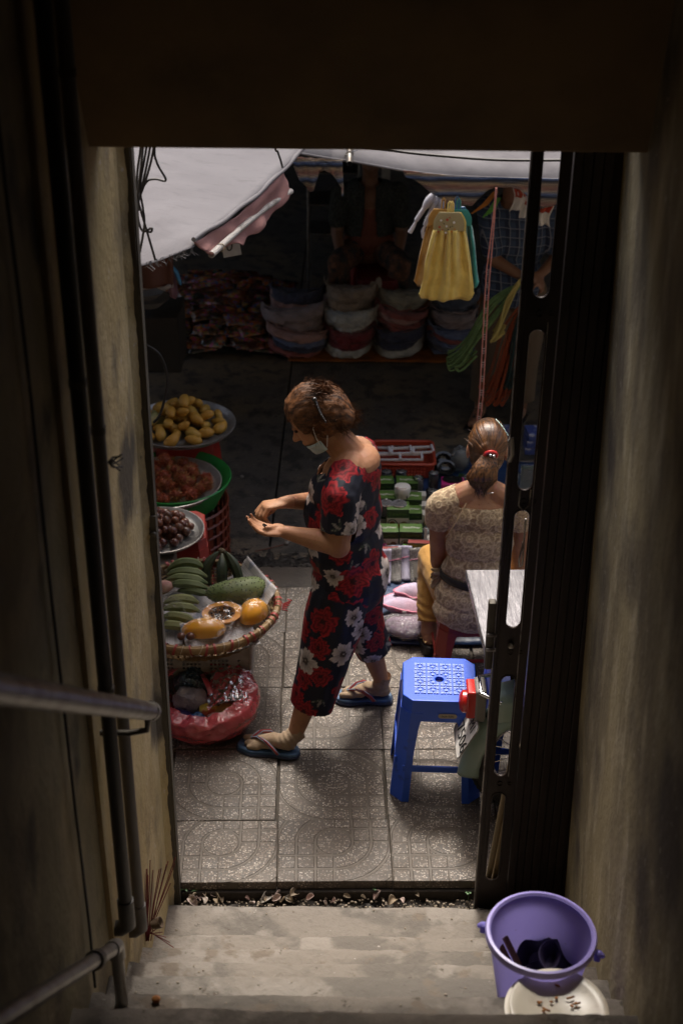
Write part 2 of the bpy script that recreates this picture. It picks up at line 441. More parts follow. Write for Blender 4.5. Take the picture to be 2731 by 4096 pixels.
# --- pavement of patterned terrazzo tiles
def tile_material():
    m, nt, b, out = nodes_of('terrazzo_tile')
    tc = nt.nodes.new('ShaderNodeTexCoord'); sx = nt.nodes.new('ShaderNodeSeparateXYZ'); nt.links.new(tc.outputs['Object'], sx.inputs[0])
    u, v = sx.outputs[0], sx.outputs[1]
    k = .407 / 6
    au, av = math_n(nt, 'ABSOLUTE', u), math_n(nt, 'ABSOLUTE', v)
    r = math_n(nt, 'SQRT', math_n(nt, 'ADD', math_n(nt, 'MULTIPLY', u, u), math_n(nt, 'MULTIPLY', v, v)))
    def near(x):   # distance to the nearest multiple of k
        return math_n(nt, 'ABSOLUTE', math_n(nt, 'SUBTRACT', x, math_n(nt, 'MULTIPLY', math_n(nt, 'ROUND', math_n(nt, 'DIVIDE', x, k)), k)))
    lines = math_n(nt, 'MINIMUM', near(au), near(av))
    inner = math_n(nt, 'LESS_THAN', r, k)
    lines = math_n(nt, 'ADD', lines, math_n(nt, 'MULTIPLY', inner, 1.0))
    ring1 = math_n(nt, 'ABSOLUTE', math_n(nt, 'SUBTRACT', r, k))
    arcs = math_n(nt, 'ADD', near(r), math_n(nt, 'MULTIPLY', math_n(nt, 'LESS_THAN', r, k * .5), 1.0))
    same = math_n(nt, 'GREATER_THAN', math_n(nt, 'MULTIPLY', u, v), 0.0)
    d = math_n(nt, 'ADD', math_n(nt, 'MULTIPLY', same, lines), math_n(nt, 'MULTIPLY', math_n(nt, 'SUBTRACT', 1.0, same), arcs))
    d = math_n(nt, 'MINIMUM', d, ring1)
    geo = nt.nodes.new('ShaderNodeNewGeometry')
    wob = math_n(nt, 'MULTIPLY', math_n(nt, 'SUBTRACT', ntex(nt, geo.outputs['Position'], 40, 3), .5), .004)
    d = math_n(nt, 'ADD', d, wob)
    groove = nt.nodes.new('ShaderNodeMapRange'); groove.inputs[1].default_value = .0044; groove.inputs[2].default_value = .0066; nt.links.new(d, groove.inputs[0])
    gr = groove.outputs[0]          # 0 in the groove, 1 on the tile face
    vo = nt.nodes.new('ShaderNodeTexVoronoi'); vo.inputs['Scale'].default_value = 160; nt.links.new(geo.outputs['Position'], vo.inputs['Vector'])
    chipcol = ramp(nt, math_n(nt, 'MULTIPLY', vo.outputs['Color'], 1.0), [(0, (.10, .06, .04)), (.35, (.17, .125, .095)), (.62, (.30, .25, .20)), (.82, (.62, .56, .49))])
    sep = nt.nodes.new('ShaderNodeSeparateColor'); nt.links.new(vo.outputs['Color'], sep.inputs[0])
    chipcol = ramp(nt, sep.outputs[0], [(0, (.075, .055, .04)), (.38, (.13, .095, .07)), (.62, (.26, .205, .155)), (.80, (.42, .365, .305)), (1, (.60, .54, .47))])
    edge = ramp(nt, vo.outputs['Distance'], [(.32, (1, 1, 1)), (.62, (0, 0, 0))])
    face = mixc(nt, edge, (.086, .074, .062), chipcol)
    # worn patches where cement hides the chips, mud films
    w1 = ramp(nt, ntex(nt, geo.outputs['Position'], 5.5, 5), [(.46, (0, 0, 0)), (.66, (1, 1, 1))])
    face = mixc(nt, math_n(nt, 'MULTIPLY', w1, .62), face, (.115, .09, .068))
    w2 = ramp(nt, ntex(nt, geo.outputs['Position'], 2.1, 5), [(.50, (0, 0, 0)), (.68, (1, 1, 1))])
    face = mixc(nt, math_n(nt, 'MULTIPLY', w2, .45), face, (.08, .062, .045))
    oi = nt.nodes.new('ShaderNodeObjectInfo')
    hue = ramp(nt, oi.outputs['Random'], [(0, (.68, .67, .67)), (1, (.96, .93, .89))])
    face = mixc(nt, 1.0, face, hue, 'MULTIPLY')
    gcol = mixc(nt, ntex(nt, geo.outputs['Position'], 14, 4), (.05, .04, .03), (.125, .10, .075))
    col = mixc(nt, gr, gcol, face)
    nt.links.new(col, b.inputs['Base Color'])
    b.inputs['Roughness'].default_value = .62
    rr = nt.nodes.new('ShaderNodeMapRange'); rr.inputs[3].default_value = .42; rr.inputs[4].default_value = .8; nt.links.new(ntex(nt, geo.outputs['Position'], 9, 4), rr.inputs[0]); nt.links.new(rr.outputs[0], b.inputs['Roughness'])
    h = math_n(nt, 'ADD', math_n(nt, 'MULTIPLY', gr, 1.0), math_n(nt, 'MULTIPLY', ntex(nt, geo.outputs['Position'], 110, 3), .25))
    bump(nt, b, h, .9, .004)
    return m
M_tile = tile_material()
M_grout = mat('grout_dirt', (.055, .045, .034), .9, var=[((.07, .055, .04), 30., .5, .7)], bmp=(60, .6))
pave = structure('pavement')
TO = Vector((-.2145, 3.6645, 0)); TY = rad(1.3)
pave.location = TO; pave.rotation_euler = (0, 0, TY)
TW, TD = .407, .400
MB().box((.1, 1.0, -.06), (7.3, 1.93, .096)).obj('bed', M_grout, pave, smooth=False)
MB().box((0, 1.995, -.155), (7.3, .19, .29)).obj('kerb', M_kerb, pave, smooth=False, bevel=.012)
tile_me = None; cut_me = None; nrand = random.Random(3)
for row in range(5):
    for col in range(-8, 9):
        cutrow = row == 0
        if cutrow:
            cy = .315 / 2; dd = .315
        else:
            cy = .315 + TD * (row - .5) + .004 * row; dd = TD
        if row == 4: dd = .365; cy -= .02
        cx = TW * (col + .5) + .004 * row
        if row: cx -= .009
        t = None
        key = (cutrow, row == 4)
        if key not in globals().setdefault('TM', {}):
            dy = 0
            mbt = MB()
            ox = -.04 if cutrow else (.02 if row == 4 else 0)
            mbt.box((0, ox, -.018), (TW - .0022, dd - .0022, .036))
            t = mbt.obj('tile', M_tile, pave, smooth=False, bevel=.0022); TM[key] = t
        else:
            t = TM[key].copy(); C.objects.link(t)
        rz = 0
        yy = cy
        if cutrow: yy = cy + .04
        elif row == 4: yy = cy - .02
        t.location = (cx + nrand.uniform(-.002, .002), yy + nrand.uniform(-.002, .002), nrand.uniform(-.004, .002))
        t.rotation_euler = (nrand.uniform(-.006, .006), nrand.uniform(-.006, .006), nrand.uniform(-.006, .006))
        if not cutrow and row != 4:
            t.rotation_euler[2] += math.pi / 2 * [0, 1, 2, 1][row] if (col + row) % 2 else math.pi / 2 * [0, 1, 0, 3][row]
# front face of the pavement towards the door
MB().box((0, .002, -.062), (7.3, .03, .05)).obj('edge_strip', M_edge, pave, smooth=False, bevel=.004)

# --- threshold and stairs coming up towards the viewer
stairs = structure('stairs')
noses = [(3.292, .14), (3.078, .31), (2.869, .48), (2.667, .65), (2.459, .82), (2.262, .99)]
while noses[-1][0] > .5: noses.append((noses[-1][0] - .2, noses[-1][1] + .165))
def step_mesh(i, yn, z, yb):
    """One step: worn uneven nosing at y=yn, tread running back to yb, riser below."""
    mb = MB(); nx = 260
    rows = []
    x0, x1 = -.62, .81
    def wob(x, a, s): return a * .6 * noise.noise((x * s + i * 7.3, i * 3.1, 0)) + a * .35 * noise.noise((x * s * 4.2 + i, 5, i)) + a * .45 * min(0, noise.noise((x * s * 9 + i, 2, i)) + .18) * 2
    for k in range(nx):
        x = x0 + (x1 - x0) * k / (nx - 1)
        e = wob(x, .010, 5); dz = wob(x, .005, 4) 
        rows.append([(x, yb - .03, z + .004 * noise.noise((x * 6, i, 1))), (x, yn - .05, z + .002 + dz * .4), (x, yn - .018 + e, z + dz * .7), (x, yn - .004 + e, z - .006 + dz), (x, yn + e, z - .018 + dz), (x, yn + .002 + e * .5, z - .16), (x, yn, z - .45)])
    vs = [p for r in rows for p in r]; m = len(rows[0])
    fs = [[k * m + j, k * m + j + 1, (k + 1) * m + j + 1, (k + 1) * m + j] for k in range(nx - 1) for j in range(m - 1)]
    mb.add(vs, fs)
    o = mb.obj('step', M_concrete, stairs); o['kind'] = 'structure'; return o
for i, (yn, z) in enumerate(noses):
    yb = noses[i + 1][0] if i + 1 < len(noses) else -1.5
    step_mesh(i, yn, z, yb - .02)
step_mesh(40, 3.592, -.035, 3.27)
# little sloped cement skirt on the left of the threshold
def skirt(u, v):
    y = 3.10 + .50 * u
    return (-.585 + .085 * v ** 1.2 + .006 * noise.noise((y * 20, v * 4, 0)), y, -.05 + (.21 - .16 * u) * (1 - v) + (.155 * (1 - u) ** 2) * (v < 2))
# strip of earth between pavement and threshold
def efn(u, v):
    x = -.60 + 1.42 * u; y = 3.56 + .105 * v
    return (x, y, -.078 + .016 * noise.noise((x * 24, y * 30, 0)) + .008 * noise.noise((x * 70, y * 60, 4)))
o = MB().grid(efn, 160, 14).obj('soil', M_soil); o['kind'] = 'structure'
# ================================================================== STAIRWELL FITTINGS
M_steel_dark = mat('painted_steel', (.085, .075, .06), .5, .35, var=[((.035, .026, .018), 14., .5, .68, (1, 1, .3)), ((.15, .12, .09), 30., .66, .74)], bmp=(60, .2))
M_frame_steel = mat('grey_painted_steel', (.10, .088, .066), .6, .15, var=[((.045, .036, .026), 8., .50, .66, (1, 1, .25)), ((.16, .14, .11), 26., .66, .74)], bmp=(50, .2))
M_galv = mat('galvanised_pipe', (.28, .27, .25), .38, .75, var=[((.16, .14, .12), 12., .45, .65)], bmp=(70, .12))
M_pvc_dark = mat('dark_pipe', (.028, .026, .024), .45, 0., var=[((.07, .06, .05), 9., .55, .72, (1, 1, .3))], bmp=(40, .15))
M_pvc_grey = mat('dusty_grey_pipe', (.105, .094, .088), .5, 0., var=[((.06, .05, .042), 9., .5, .7, (1, 1, .3))], bmp=(40, .15))
M_cable = mat('black_cable', (.012, .011, .012), .5)
M_gate = mat('dark_brown_enamel', (.030, .020, .016), .36, .3, var=[((.014, .009, .008), 6., .45, .62, (1, 1, .25)), ((.08, .045, .028), 28., .70, .76)], bmp=(40, .15))
M_rim_steel = mat('worn_steel_and_glint', (.40, .38, .36), .36, .9, var=[((.12, .10, .09), 18., .5, .66)])

# --- steel door jamb on the left
t = thing('door_jamb', 'grey steel door jamb standing between ochre wall and pavement', 'door frame', (-.56, 3.63, -.10))
mb = MB(); mb.box((-.012, 0, 1.40), (.036, .006, 2.80)); mb.obj('flange', M_frame_steel, t, smooth=False, bevel=.002)
mb = MB(); mb.box((.009, .019, 1.40), (.005, .045, 2.80)); mb.obj('web', M_frame_steel, t, smooth=False, bevel=.0015)
mb = MB(); mb.box((-.004, -.006, 1.56), (.034, .008, .085)); mb.cap((-.001, -.014, 1.545), (.006, -.014, 1.545), .007, .007); mb.obj('strike_plate', M_steel_dark, t, bevel=.002)
# ragged plaster edge beside the jamb
def lip(u, v):
    z = -.1 + 2.8 * u; return (-.588 + .022 * v + .007 * noise.noise((z * 9, v, 3)) + .004 * noise.noise((z * 40, v, 9)), 3.588 + .034 * v, z)
o = MB().grid(lip, 220, 5).obj('plaster_edge', M_plaster_l, None); o['kind'] = 'structure'

# --- pipes on the left wall
def pipe(name, label, xy, z0, z1, r, m, elbow=None):
    t = thing(name, label, 'pipe', (xy[0], xy[1], z0))
    MB().tube([(0, 0, .05), (0, 0, z1 - z0)], r, 20).obj('tube', m, t)
    mb = MB(); mb.tube([(0, 0, .062), (0, 0, .0), (0, .004, -.03), (-.02, .01, -.052), (-.05, .015, -.058)], [r * 1.22, r * 1.22, r * 1.24, r * 1.2, r * 1.2], 20)
    mb.obj('elbow', m, t)
    for zz in (.75, 1.55, 2.35):
        if z0 + zz < z1 - .1: MB().tube([(0, 0, zz - .008), (0, 0, zz + .008)], r * 1.12, 20).obj('clamp', M_steel_dark, t)
    return t
pipe('drain_pipe', 'thick black drain pipe down the left wall, away from the door', (-.556, 2.72), .80, 5.0, .018, M_pvc_dark)
pipe('drain_pipe', 'dusty grey drain pipe on the left wall, the one nearer the door', (-.556, 2.90), .60, 5.0, .016, M_pvc_grey)
t = thing('wall_cable', 'thin dark cable run straight down the stained left wall', 'cable', (-.592, 2.44, 1.0))
MB().tube([(.0015 * math.sin(k), .004 * math.sin(k * 1.7), k * .2 - .15) for k in range(22)], .0035, 8).obj('cable', M_cable, t)
c = thing('wire_knot', 'small tangle of tied wire sticking out beside the grey pipe', 'wire', (-.545, 2.93, 2.05))
mb = MB()
for k in range(6):
    a = k * 1.1; mb.tube([(0, 0, 0), (.012, .012 * math.cos(a), .012 * math.sin(a)), (.03, .028 * math.cos(a + .8), .02 * math.sin(a + .6))], .0022, 6)
mb.tube([(0.008, 0.01 * math.cos(i), .01 * math.sin(i)) for i in range(7)], .0025, 6)
mb.obj('wire', M_cable, c)

# --- handrail and lower rail
p0 = Vector((-.47, 2.81, 1.415)); p1 = Vector((-.47, 1.20, 2.72))
t = thing('handrail', 'shiny steel handrail tube ending in mid air on the left', 'handrail', p0)
d = p1 - p0
MB().tube([d * 0.0, d], .0235, 24).obj('tube', M_galv, t)
n = d.normalized()
MB().tube([-n * .028, -n * .030 + Vector((0, 0, 0)), n * .012], [.019, .0245, .0248], 24).obj('end_cap', M_galv, t)
MB().tube([Vector((0, 0, 0)) + n * (.018 + .004 * k) + Matrix.Rotation(k * 1.2, 3, n) @ (n.orthogonal().normalized() * .0245) for k in range(7)], .0022, 6).obj('wire_tie', M_cable, t)
br = n * .045
MB().tube([br + Vector((0, 0, -.02)), br + Vector((-.005, 0, -.06)), br + Vector((-.05, 0, -.07)), br + Vector((-.125, 0, -.07))], .008, 10).obj('bracket', M_steel_dark, t)
br = d * .92
MB().tube([br + Vector((0, 0, -.02)), br + Vector((-.02, 0, -.10)), br + Vector((-.14, 0, -.16))], .009, 10).obj('bracket', M_steel_dark, t)
q0 = Vector((-.525, 2.40, 1.03)); q1 = Vector((-.525, 1.2, 2.10))
t = thing('lower_rail', 'lower steel pipe rail bending down to a step at left', 'handrail', (q0.x, q0.y - .02, .84))
o_ = Vector((q0.x, q0.y - .02, .84))
dd = (q1 - q0)
e = q0 - o_
MB().tube([e + dd, e + dd * .03], .0165, 18).obj('tube', M_galv, t)
MB().tube([e + dd * .035, e + dd * .01 + Vector((0, .004, 0)), e + Vector((0, .012, -.008)), e + Vector((0, .016, -.03)), e + Vector((0, .016, -.05))], .0195, 18).obj('elbow', M_galv, t)
MB().tube([e + Vector((0, .016, -.04)), Vector((0, e.y + .016, -.02))], .0155, 18).obj('post', M_galv, t)
MB().tube([e + dd * .16, e + dd * .185], .022, 18).obj('collar', M_steel_dark, t)

# --- folding steel gate pushed to the right
gy = 3.62
g = thing('folding_gate', 'dark brown folding steel gate pushed together at the right of the doorway', 'gate', (.53, gy, -.07))
def slot_loop(xc, z0, z1, w, n=7):
    L = []
    for k in range(n + 1): a = math.pi * k / n; L.append((xc + w / 2 * math.cos(a), z1 - w / 2 + w / 2 * math.sin(a)))
    for k in range(n + 1): a = math.pi + math.pi * k / n; L.append((xc + w / 2 * math.cos(a), z0 + w / 2 + w / 2 * math.sin(a)))
    return L
slots = [(.03, .575), (.61, 1.085), (1.17, 1.62), (1.685, 2.195), (2.27, 2.78)]
slots = [(.135, .53), (.60, 1.01), (1.19, 1.61), (1.675, 2.18), (2.27, 2.85)]
def lean(me, k=.0): return me
me = plate([(-.047, 0), (.052, 0), (.052, 2.95), (-.047, 2.95)], [slot_loop(.0, a, b, .046) for a, b in slots], .004, bev=.0012)
me.transform(Matrix.Rotation(math.pi / 2, 4, 'X'))
link('slotted_plate', me, M_gate, g, smooth=False)
# pressed rims round the slots
for a, b in slots:
    lp = [(x, -.004, z) for x, z in slot_loop(.0, a, b, .048, 8)]
    MB().tube(lp, .0026, 6, closed=True).obj('slot_rim', M_gate, g)
# leading channel
mb = MB(); mb.box((-.050, .012, 1.475), (.004, .036, 2.95)); mb.box((-.046, -.006, 1.475), (.010, .004, 2.95)); mb.obj('lead_channel', M_gate, g, smooth=False, bevel=.0015)
MB().tube([(-.0545, -.004, 0), (-.0545, -.004, 2.95)], .0022, 6).obj('edge_glint', M_rim_steel, g)  # bright tube stands in for sky reflected along the channel edge
MB().tube([(.0265, -.0035, .6), (.0265, -.0035, 2.2)], .0017, 6).obj('edge_glint', M_rim_steel, g)  # same drawn-in sky glint, right of the slots
# folded pickets behind
nsl = 8
sl_me = None
for k in range(nsl):
    x = .058 + .0265 * k
    if sl_me is None:
        mb = MB(); mb.box((.0125, 0, 1.475), (.0245, .004, 2.95)); mb.box((.0013, .014, 1.475), (.0026, .028, 2.95)); mb.box((.0235, .014, 1.475), (.0026, .028, 2.95))
        s0 = mb.obj('slat', M_gate, g, smooth=False, bevel=.0012); sl_me = s0; s = s0
    else: s = s0.copy(); C.objects.link(s)
    s.location = (x, .004 * ((k * 5) % 3) - .002 + .008, 0)
for zz in (.57, 1.10, 1.64, 2.225):
    for xx, rr in ((.0, .0085), (.032, .006)):
        MB().lathe([(.0005, -.006), (rr * .7, -.0055), (rr, -.002), (rr, .002)], 12, Matrix.Rotation(-math.pi / 2, 3, 'X').inverted() @ Matrix.Identity(3), (xx, -.004, zz)).obj('rivet', M_gate, g)
MB().box((.165, .044, 1.475), (.225, .004, 2.94)).obj('added_backing', M_gate, g, smooth=False)  # added plate, stops street light showing through gaps between the slats
# lock bracket on the leading edge
mb = MB(); mb.box((-.068, -.004, 1.165), (.024, .030, .25)); mb.obj('lock_plate', M_steel_dark, g, smooth=False, bevel=.006)
for zz in (1.12, 1.175):
    MB().tube([(-.079, -.022, zz), (-.05, -.022, zz)], .006, 10).obj('bolt', M_rim_steel, g)
MB().ell((-.002, -.014, 1.13), (.010, .010, .010)).obj('knob', M_rim_steel, g)
MB().tube([(-.056, -.012, 1.84), (-.05, -.02, 1.855), (-.045, -.02, 1.80), (-.05, -.012, 1.775)], .006, 8).obj('hook', M_rim_steel, g)
MB().tube([(-.012, -.006, 1.675), (-.014, -.012, 1.63), (0, -.014, 1.612), (.016, -.012, 1.63), (.019, -.006, 1.68)], .0028, 8).obj('loop', M_rim_steel, g)
MB().tube([(.010, -.004, 1.50), (.001, -.008, 1.44), (.004, -.008, 1.415), (.012, -.008, 1.42), (.011, -.004, 1.58)], .0028, 8).obj('loop', M_rim_steel, g)

# two wooden poles leaning behind the gate
M_bamboo = mat('bare_wood_pole', (.33, .24, .12), .6, var=[((.2, .14, .07), 9., .45, .65, (1, 1, .15))], bmp=(30, .15))
for k, (x0, x1, lab) in enumerate(((.515, .575, 'pale wooden pole leaning behind the gate, left of two'), (.54, .595, 'pale wooden pole leaning behind the gate, right of two'))):
    t = thing('wooden_pole', lab, 'pole', (x0, 3.655 + .012 * k, -.08), group='poles behind the gate')
    mb = MB(); mb.tube([(0, 0, 0), ((x1 - x0) * .5, .005, .36), ((x1 - x0), .01, .70 - .05 * k)], .0105, 12); mb.obj('shaft', M_bamboo, t)

# --- purple bucket on a step
M_purple = mat('purple_plastic', (.36, .32, .74), .36, var=[((.29, .245, .66), 6., .4, .7), ((.42, .37, .74), 40., .66, .72), ((.16, .13, .3), 55., .70, .74)], spec=.5, bmp=(5, .05))
_nt = M_purple.node_tree; _b = [n for n in _nt.nodes if n.type == 'BSDF_PRINCIPLED'][0]; _o = [n for n in _nt.nodes if n.type == 'OUTPUT_MATERIAL'][0]
_tl = _nt.nodes.new('ShaderNodeBsdfTranslucent'); _tl.inputs['Color'].default_value = (.42, .36, .9, 1); _mx = _nt.nodes.new('ShaderNodeMixShader'); _mx.inputs[0].default_value = .45
_nt.links.new(_b.outputs[0], _mx.inputs[1]); _nt.links.new(_tl.outputs[0], _mx.inputs[2]); _nt.links.new(_mx.outputs[0], _o.inputs['Surface'])
M_purple_rim = mat('pale_purple_plastic', (.34, .29, .68), .34)
b = thing('bucket', 'purple plastic bucket standing on a step by the right wall', 'bucket', (.515, 2.585, .655))
H = .245
prof = [(.001, .0), (.088, .0), (.094, .004), (.128, H - .03), (.131, H - .004)]
MB().lathe(prof, 64).obj('body', M_purple, b)
MB().lathe([(.126, H), (.131, H + .006), (.138, H + .005), (.1415, H - .003), (.1405, H - .013), (.137, H - .016), (.134, H - .013), (.129, H - .006)], 64, close=True).obj('rim', M_purple_rim, b)
for s_ in (1, -1):
    a = rad(-18) if s_ > 0 else rad(162)
    R = Matrix.Rotation(a, 3, 'Z')
    mb = MB(); mb.box((.146, 0, H - .030), (.018, .026, .024), taper=.75); mb.cap((.150, 0, H - .024), (.157, 0, H - .028), .009, .007)
    mb.v = [tuple(R @ Vector(v)) for v in mb.v]
    mb.obj('handle_lug', M_purple, b, bevel=.004)
M_wood_dark = mat('brown_stick_wood', (.24, .12, .06), .55, var=[((.15, .075, .035), 20., .4, .6, (1, 1, .2))])
for k, (p, q, lab) in enumerate(((Vector((.485, 2.60, .675)), spot(1998, 3776, z=.775), 'short brown wood stick leaning inside the bucket, left one'), (Vector((.510, 2.595, .675)), spot(2018, 3748, z=.795), 'longer brown wood stick leaning inside the bucket, right one'))):
    P, Q = Vector(p), Vector(q)
    t = thing('wood_stick', lab, 'stick', P, group='sticks in the bucket')
    F = frame_z(Q - P)
    mb = MB(); mb.box((0, 0, (Q - P).length / 2), (.016, .009, (Q - P).length)); mb.v = [tuple(F @ Vector(v)) for v in mb.v]
    mb.obj('stick', M_wood_dark, t, smooth=False, bevel=.002)
M_bowl_dark = mat('dark_violet_plastic', (.035, .028, .055), .3)
bowlp = [(.001, .0), (.030, .0), (.033, .003), (.054, .034), (.058, .040), (.056, .042), (.050, .036), (.030, .007), (.001, .006)]
for k, (loc, tilt, lab) in enumerate(((spot(2160, 3850, z=.715), (rad(14), rad(-14), 0), 'dark plastic bowl lying at the back inside the purple bucket'), (spot(2222, 3868, z=.728), (rad(12), rad(6), .4), 'dark plastic bowl on top of another inside the purple bucket'))):
    t = thing('bowl', lab, 'bowl', loc, group='bowls in the bucket', rot=tilt)
    MB().lathe(bowlp, 36).obj('dish', M_bowl_dark, t)
for zz, lab in ((.656, 'dark plastic bowl at the very bottom of the purple bucket'), (.692, 'dark plastic bowl second from the bottom of the purple bucket')):
    t = thing('bowl', lab, 'bowl', (.535, 2.59, zz), group='bowls in the bucket'); MB().lathe(bowlp, 36).obj('dish', M_bowl_dark, t)

# --- plates on the step below
M_plate = mat('cream_melamine', (.62, .57, .47), .3, var=[((.5, .43, .33), 14., .55, .75)])
M_food = mat('orange_food_scrap', (.42, .17, .03), .6, var=[((.2, .06, .01), 60., .4, .6)], bmp=(80, .5))
platep = [(.001, .006), (.045, .006), (.052, .0), (.056, .0), (.062, .006), (.098, .016), (.116, .024), (.119, .027), (.115, .0285), (.096, .022), (.060, .012), (.001, .0115)]
for k, (loc, lab) in enumerate(((( .526, 2.382, .829), 'lower cream plate of two stacked on the step'), ((.536, 2.376, .843), 'upper cream plate of two, scattered with orange food scraps'))):
    t = thing('plate', lab, 'plate', loc, group='plates on the step', rot=(rad(1), rad(-2 + 3 * k), 0))
    MB().lathe(platep, 56).obj('dish', M_plate, t)
fr = random.Random(5)
for k in range(11):
    a = fr.uniform(0, 6.28); rr = fr.uniform(.005, .058)
    loc = Vector((.530 + rr * math.cos(a), 2.405 + rr * .8 * math.sin(a), .862))
    mb = MB()
    if k < 3: mb.tube([(0, 0, 0), (.008, .006, .003), (.012, .016, .001)], .0028, 6)
    else: mb.ell((0, 0, 0), (fr.uniform(.003, .008), fr.uniform(.003, .006), .003), nu=8, nv=5)
    o = mb.obj('food_scrap', M_food); o.location = loc; o.rotation_euler = (0, 0, fr.uniform(0, 6))
    tag(o, 'orange food scrap left on the upper cream plate', 'food', 'food scraps on the plate')
o = MB().ell((0, 0, 0), (.011, .010, .009), nu=14, nv=8).obj('fruit_scrap', M_food); o.location = spot(625, 4000, z=.828)
o.location.z = .831
tag(o, 'single orange scrap lying on the grey step at left', 'scrap')

# --- burnt incense sticks by the left wall
M_inc = mat('red_incense_stick', (.20, .018, .022), .6, var=[((.12, .012, .012), 30., .45, .6)])
t = thing('incense_bundle', 'bundle of red burnt incense sticks leaning on the left wall', 'incense', spot(592, 3745, y=3.13))
ir = random.Random(11)
base = Vector(t.location)
for k in range(19):
    x = ir.uniform(-.012, .02); top = Vector((ir.uniform(-.030, .085), ir.uniform(.05, .10), ir.uniform(.13, .25)))
    MB().tube([(x * .5, ir.uniform(-.012, .012), -.012), top * .5, top], .0015, 5).obj('stick', M_inc, t)
for k in range(5):
    a = ir.uniform(-.6, .9)
    MB().tube([(-.005, 0, .02 * k * .4), (.035 + .01 * k, .01, .03 - .022 * k)], .0014, 5).obj('stick', M_inc, t)
M_cup = mat('small_brown_cup', (.20, .15, .11), .3, var=[((.08, .05, .03), 20., .5, .6)])
t = thing('incense_cup', 'small brown glazed cup fixed behind the incense sticks', 'cup', spot(610, 3700, y=3.14))
MB().lathe([(.001, 0), (.012, 0), (.017, .012), (.018, .030), (.0165, .030), (.014, .010), (.001, .006)], 20, Matrix.Rotation(rad(65), 3, 'Y')).obj('cup', M_cup, t)

# --- litter in the strip of earth
M_leaf_dry = mat('dry_leaf', (.20, .145, .085), .75, var=[((.14, .09, .05), 20., .45, .65)], rand=(.27, .22, .16))
M_leaf_pale = mat('paper_scrap', (.36, .33, .28), .7, var=[((.3, .25, .2), 15., .5, .7)], rand=(.40, .27, .24))
M_leaf_green = mat('small_weed_leaf', (.10, .19, .08), .55)
lr = random.Random(21)
def curl(L, W, b1, tw):
    def fn(u, v):
        a = (v - .5) * b1; w = W * math.sin(math.pi * min(max(u * .94 + .03, 0), 1)) ** .6
        return (L * (u - .5), w * math.sin(a * 1.6) / max(b1, .3), w * (1 - math.cos(a * 1.6)) + .012 * math.sin(u * 3 + tw))
    return MB().grid(fn, 9, 7)
names = [('dry_leaf', M_leaf_dry, 'leaf', 'dry curled leaf in the earth strip below the pavement edge', 'dry leaves in the gap'), ('paper_scrap', M_leaf_pale, 'litter', 'pale torn scrap in the earth strip below the pavement edge', 'scraps in the gap')]
protos = [[curl(.05, .03, 1.6, k).obj('tmp', nm[1], None, solid=.0012) for k in range(3)] for nm in names]
for k in range(34):
    px = 760 + 1140 * (lr.random() ** 1.7); py = lr.uniform(3590, 3622)
    kind = 0 if lr.random() < .55 else 1
    nm = names[kind]; o = protos[kind][k % 3].copy(); C.objects.link(o); o.name = nm[0]
    p = spot(px, py, z=-.065); o.location = p + Vector((0, 0, lr.uniform(.0, .02)))
    o.rotation_euler = (lr.uniform(-.7, .7), lr.uniform(-.5, .5), lr.uniform(0, 6.28)); s_ = lr.uniform(.3, .85); o.scale = (s_, s_, s_)
    tag(o, nm[3], nm[2], nm[4])
for pl in protos:
    for o in pl: bpy.data.objects.remove(o)
for k, (px, py, lab) in enumerate(((742, 3585, 'tiny green weed sprouting beside the left door jamb'), (790, 3590, 'smaller green weed just right of the jamb'), (1500, 3585, 'tiny green weed at the middle of the earth strip'), (1870, 3600, 'tiny green weed near the gate foot'))):
    t = thing('weed', lab, 'plant', spot(px, py, z=-.07), group='weeds in the gap')
    MB().tube([(0, 0, 0), (.002, 0, .02), (0, .002, .035)], .0012, 5).obj('stem', M_leaf_green, t)
    for q in range(5 if k == 0 else 3):
        a = q * 1.3 + k; L = .022 if k < 2 else .012
        def lf(u, v): 
            w = .0045 * math.sin(math.pi * u) * (v - .5) * 2; return (u * L * math.cos(a) - w * math.sin(a), u * L * math.sin(a) + w * math.cos(a), .030 + .006 * math.sin(u * 2.5) + .002 * q)
        MB().grid(lf, 6, 3).obj('leaf', M_leaf_green, t)
o = None
pb = MB()
for k in range(420):
    x = lr.uniform(-.56, .74); y = lr.uniform(3.585, 3.655); s_ = lr.uniform(.0015, .006)
    pb.ell((x, y, -.070 + lr.uniform(0, .008)), (s_, s_ * lr.uniform(.6, 1), s_ * .7), nu=6, nv=4)
o = pb.obj('crumbs', M_leaf_dry); tag(o, 'earth crumbs and grit below the pavement edge', 'grit', kind='stuff')
pb = MB()
for k in range(150):
    i = lr.randrange(6); yn, z = ([(3.592, -.035)] + noses)[i]
    x = lr.uniform(-.55, .60) if lr.random() < .5 else lr.uniform(-.55, -.2); y = yn - lr.uniform(.01, .16); s_ = lr.uniform(.001, .0035)
    pb.ell((x, y, z + .004), (s_ * 1.3, s_, s_ * .7), nu=6, nv=4)
o = pb.obj('dust_crumbs', M_leaf_dry); tag(o, 'dust and crumbs scattered over the cement steps', 'grit', kind='stuff')
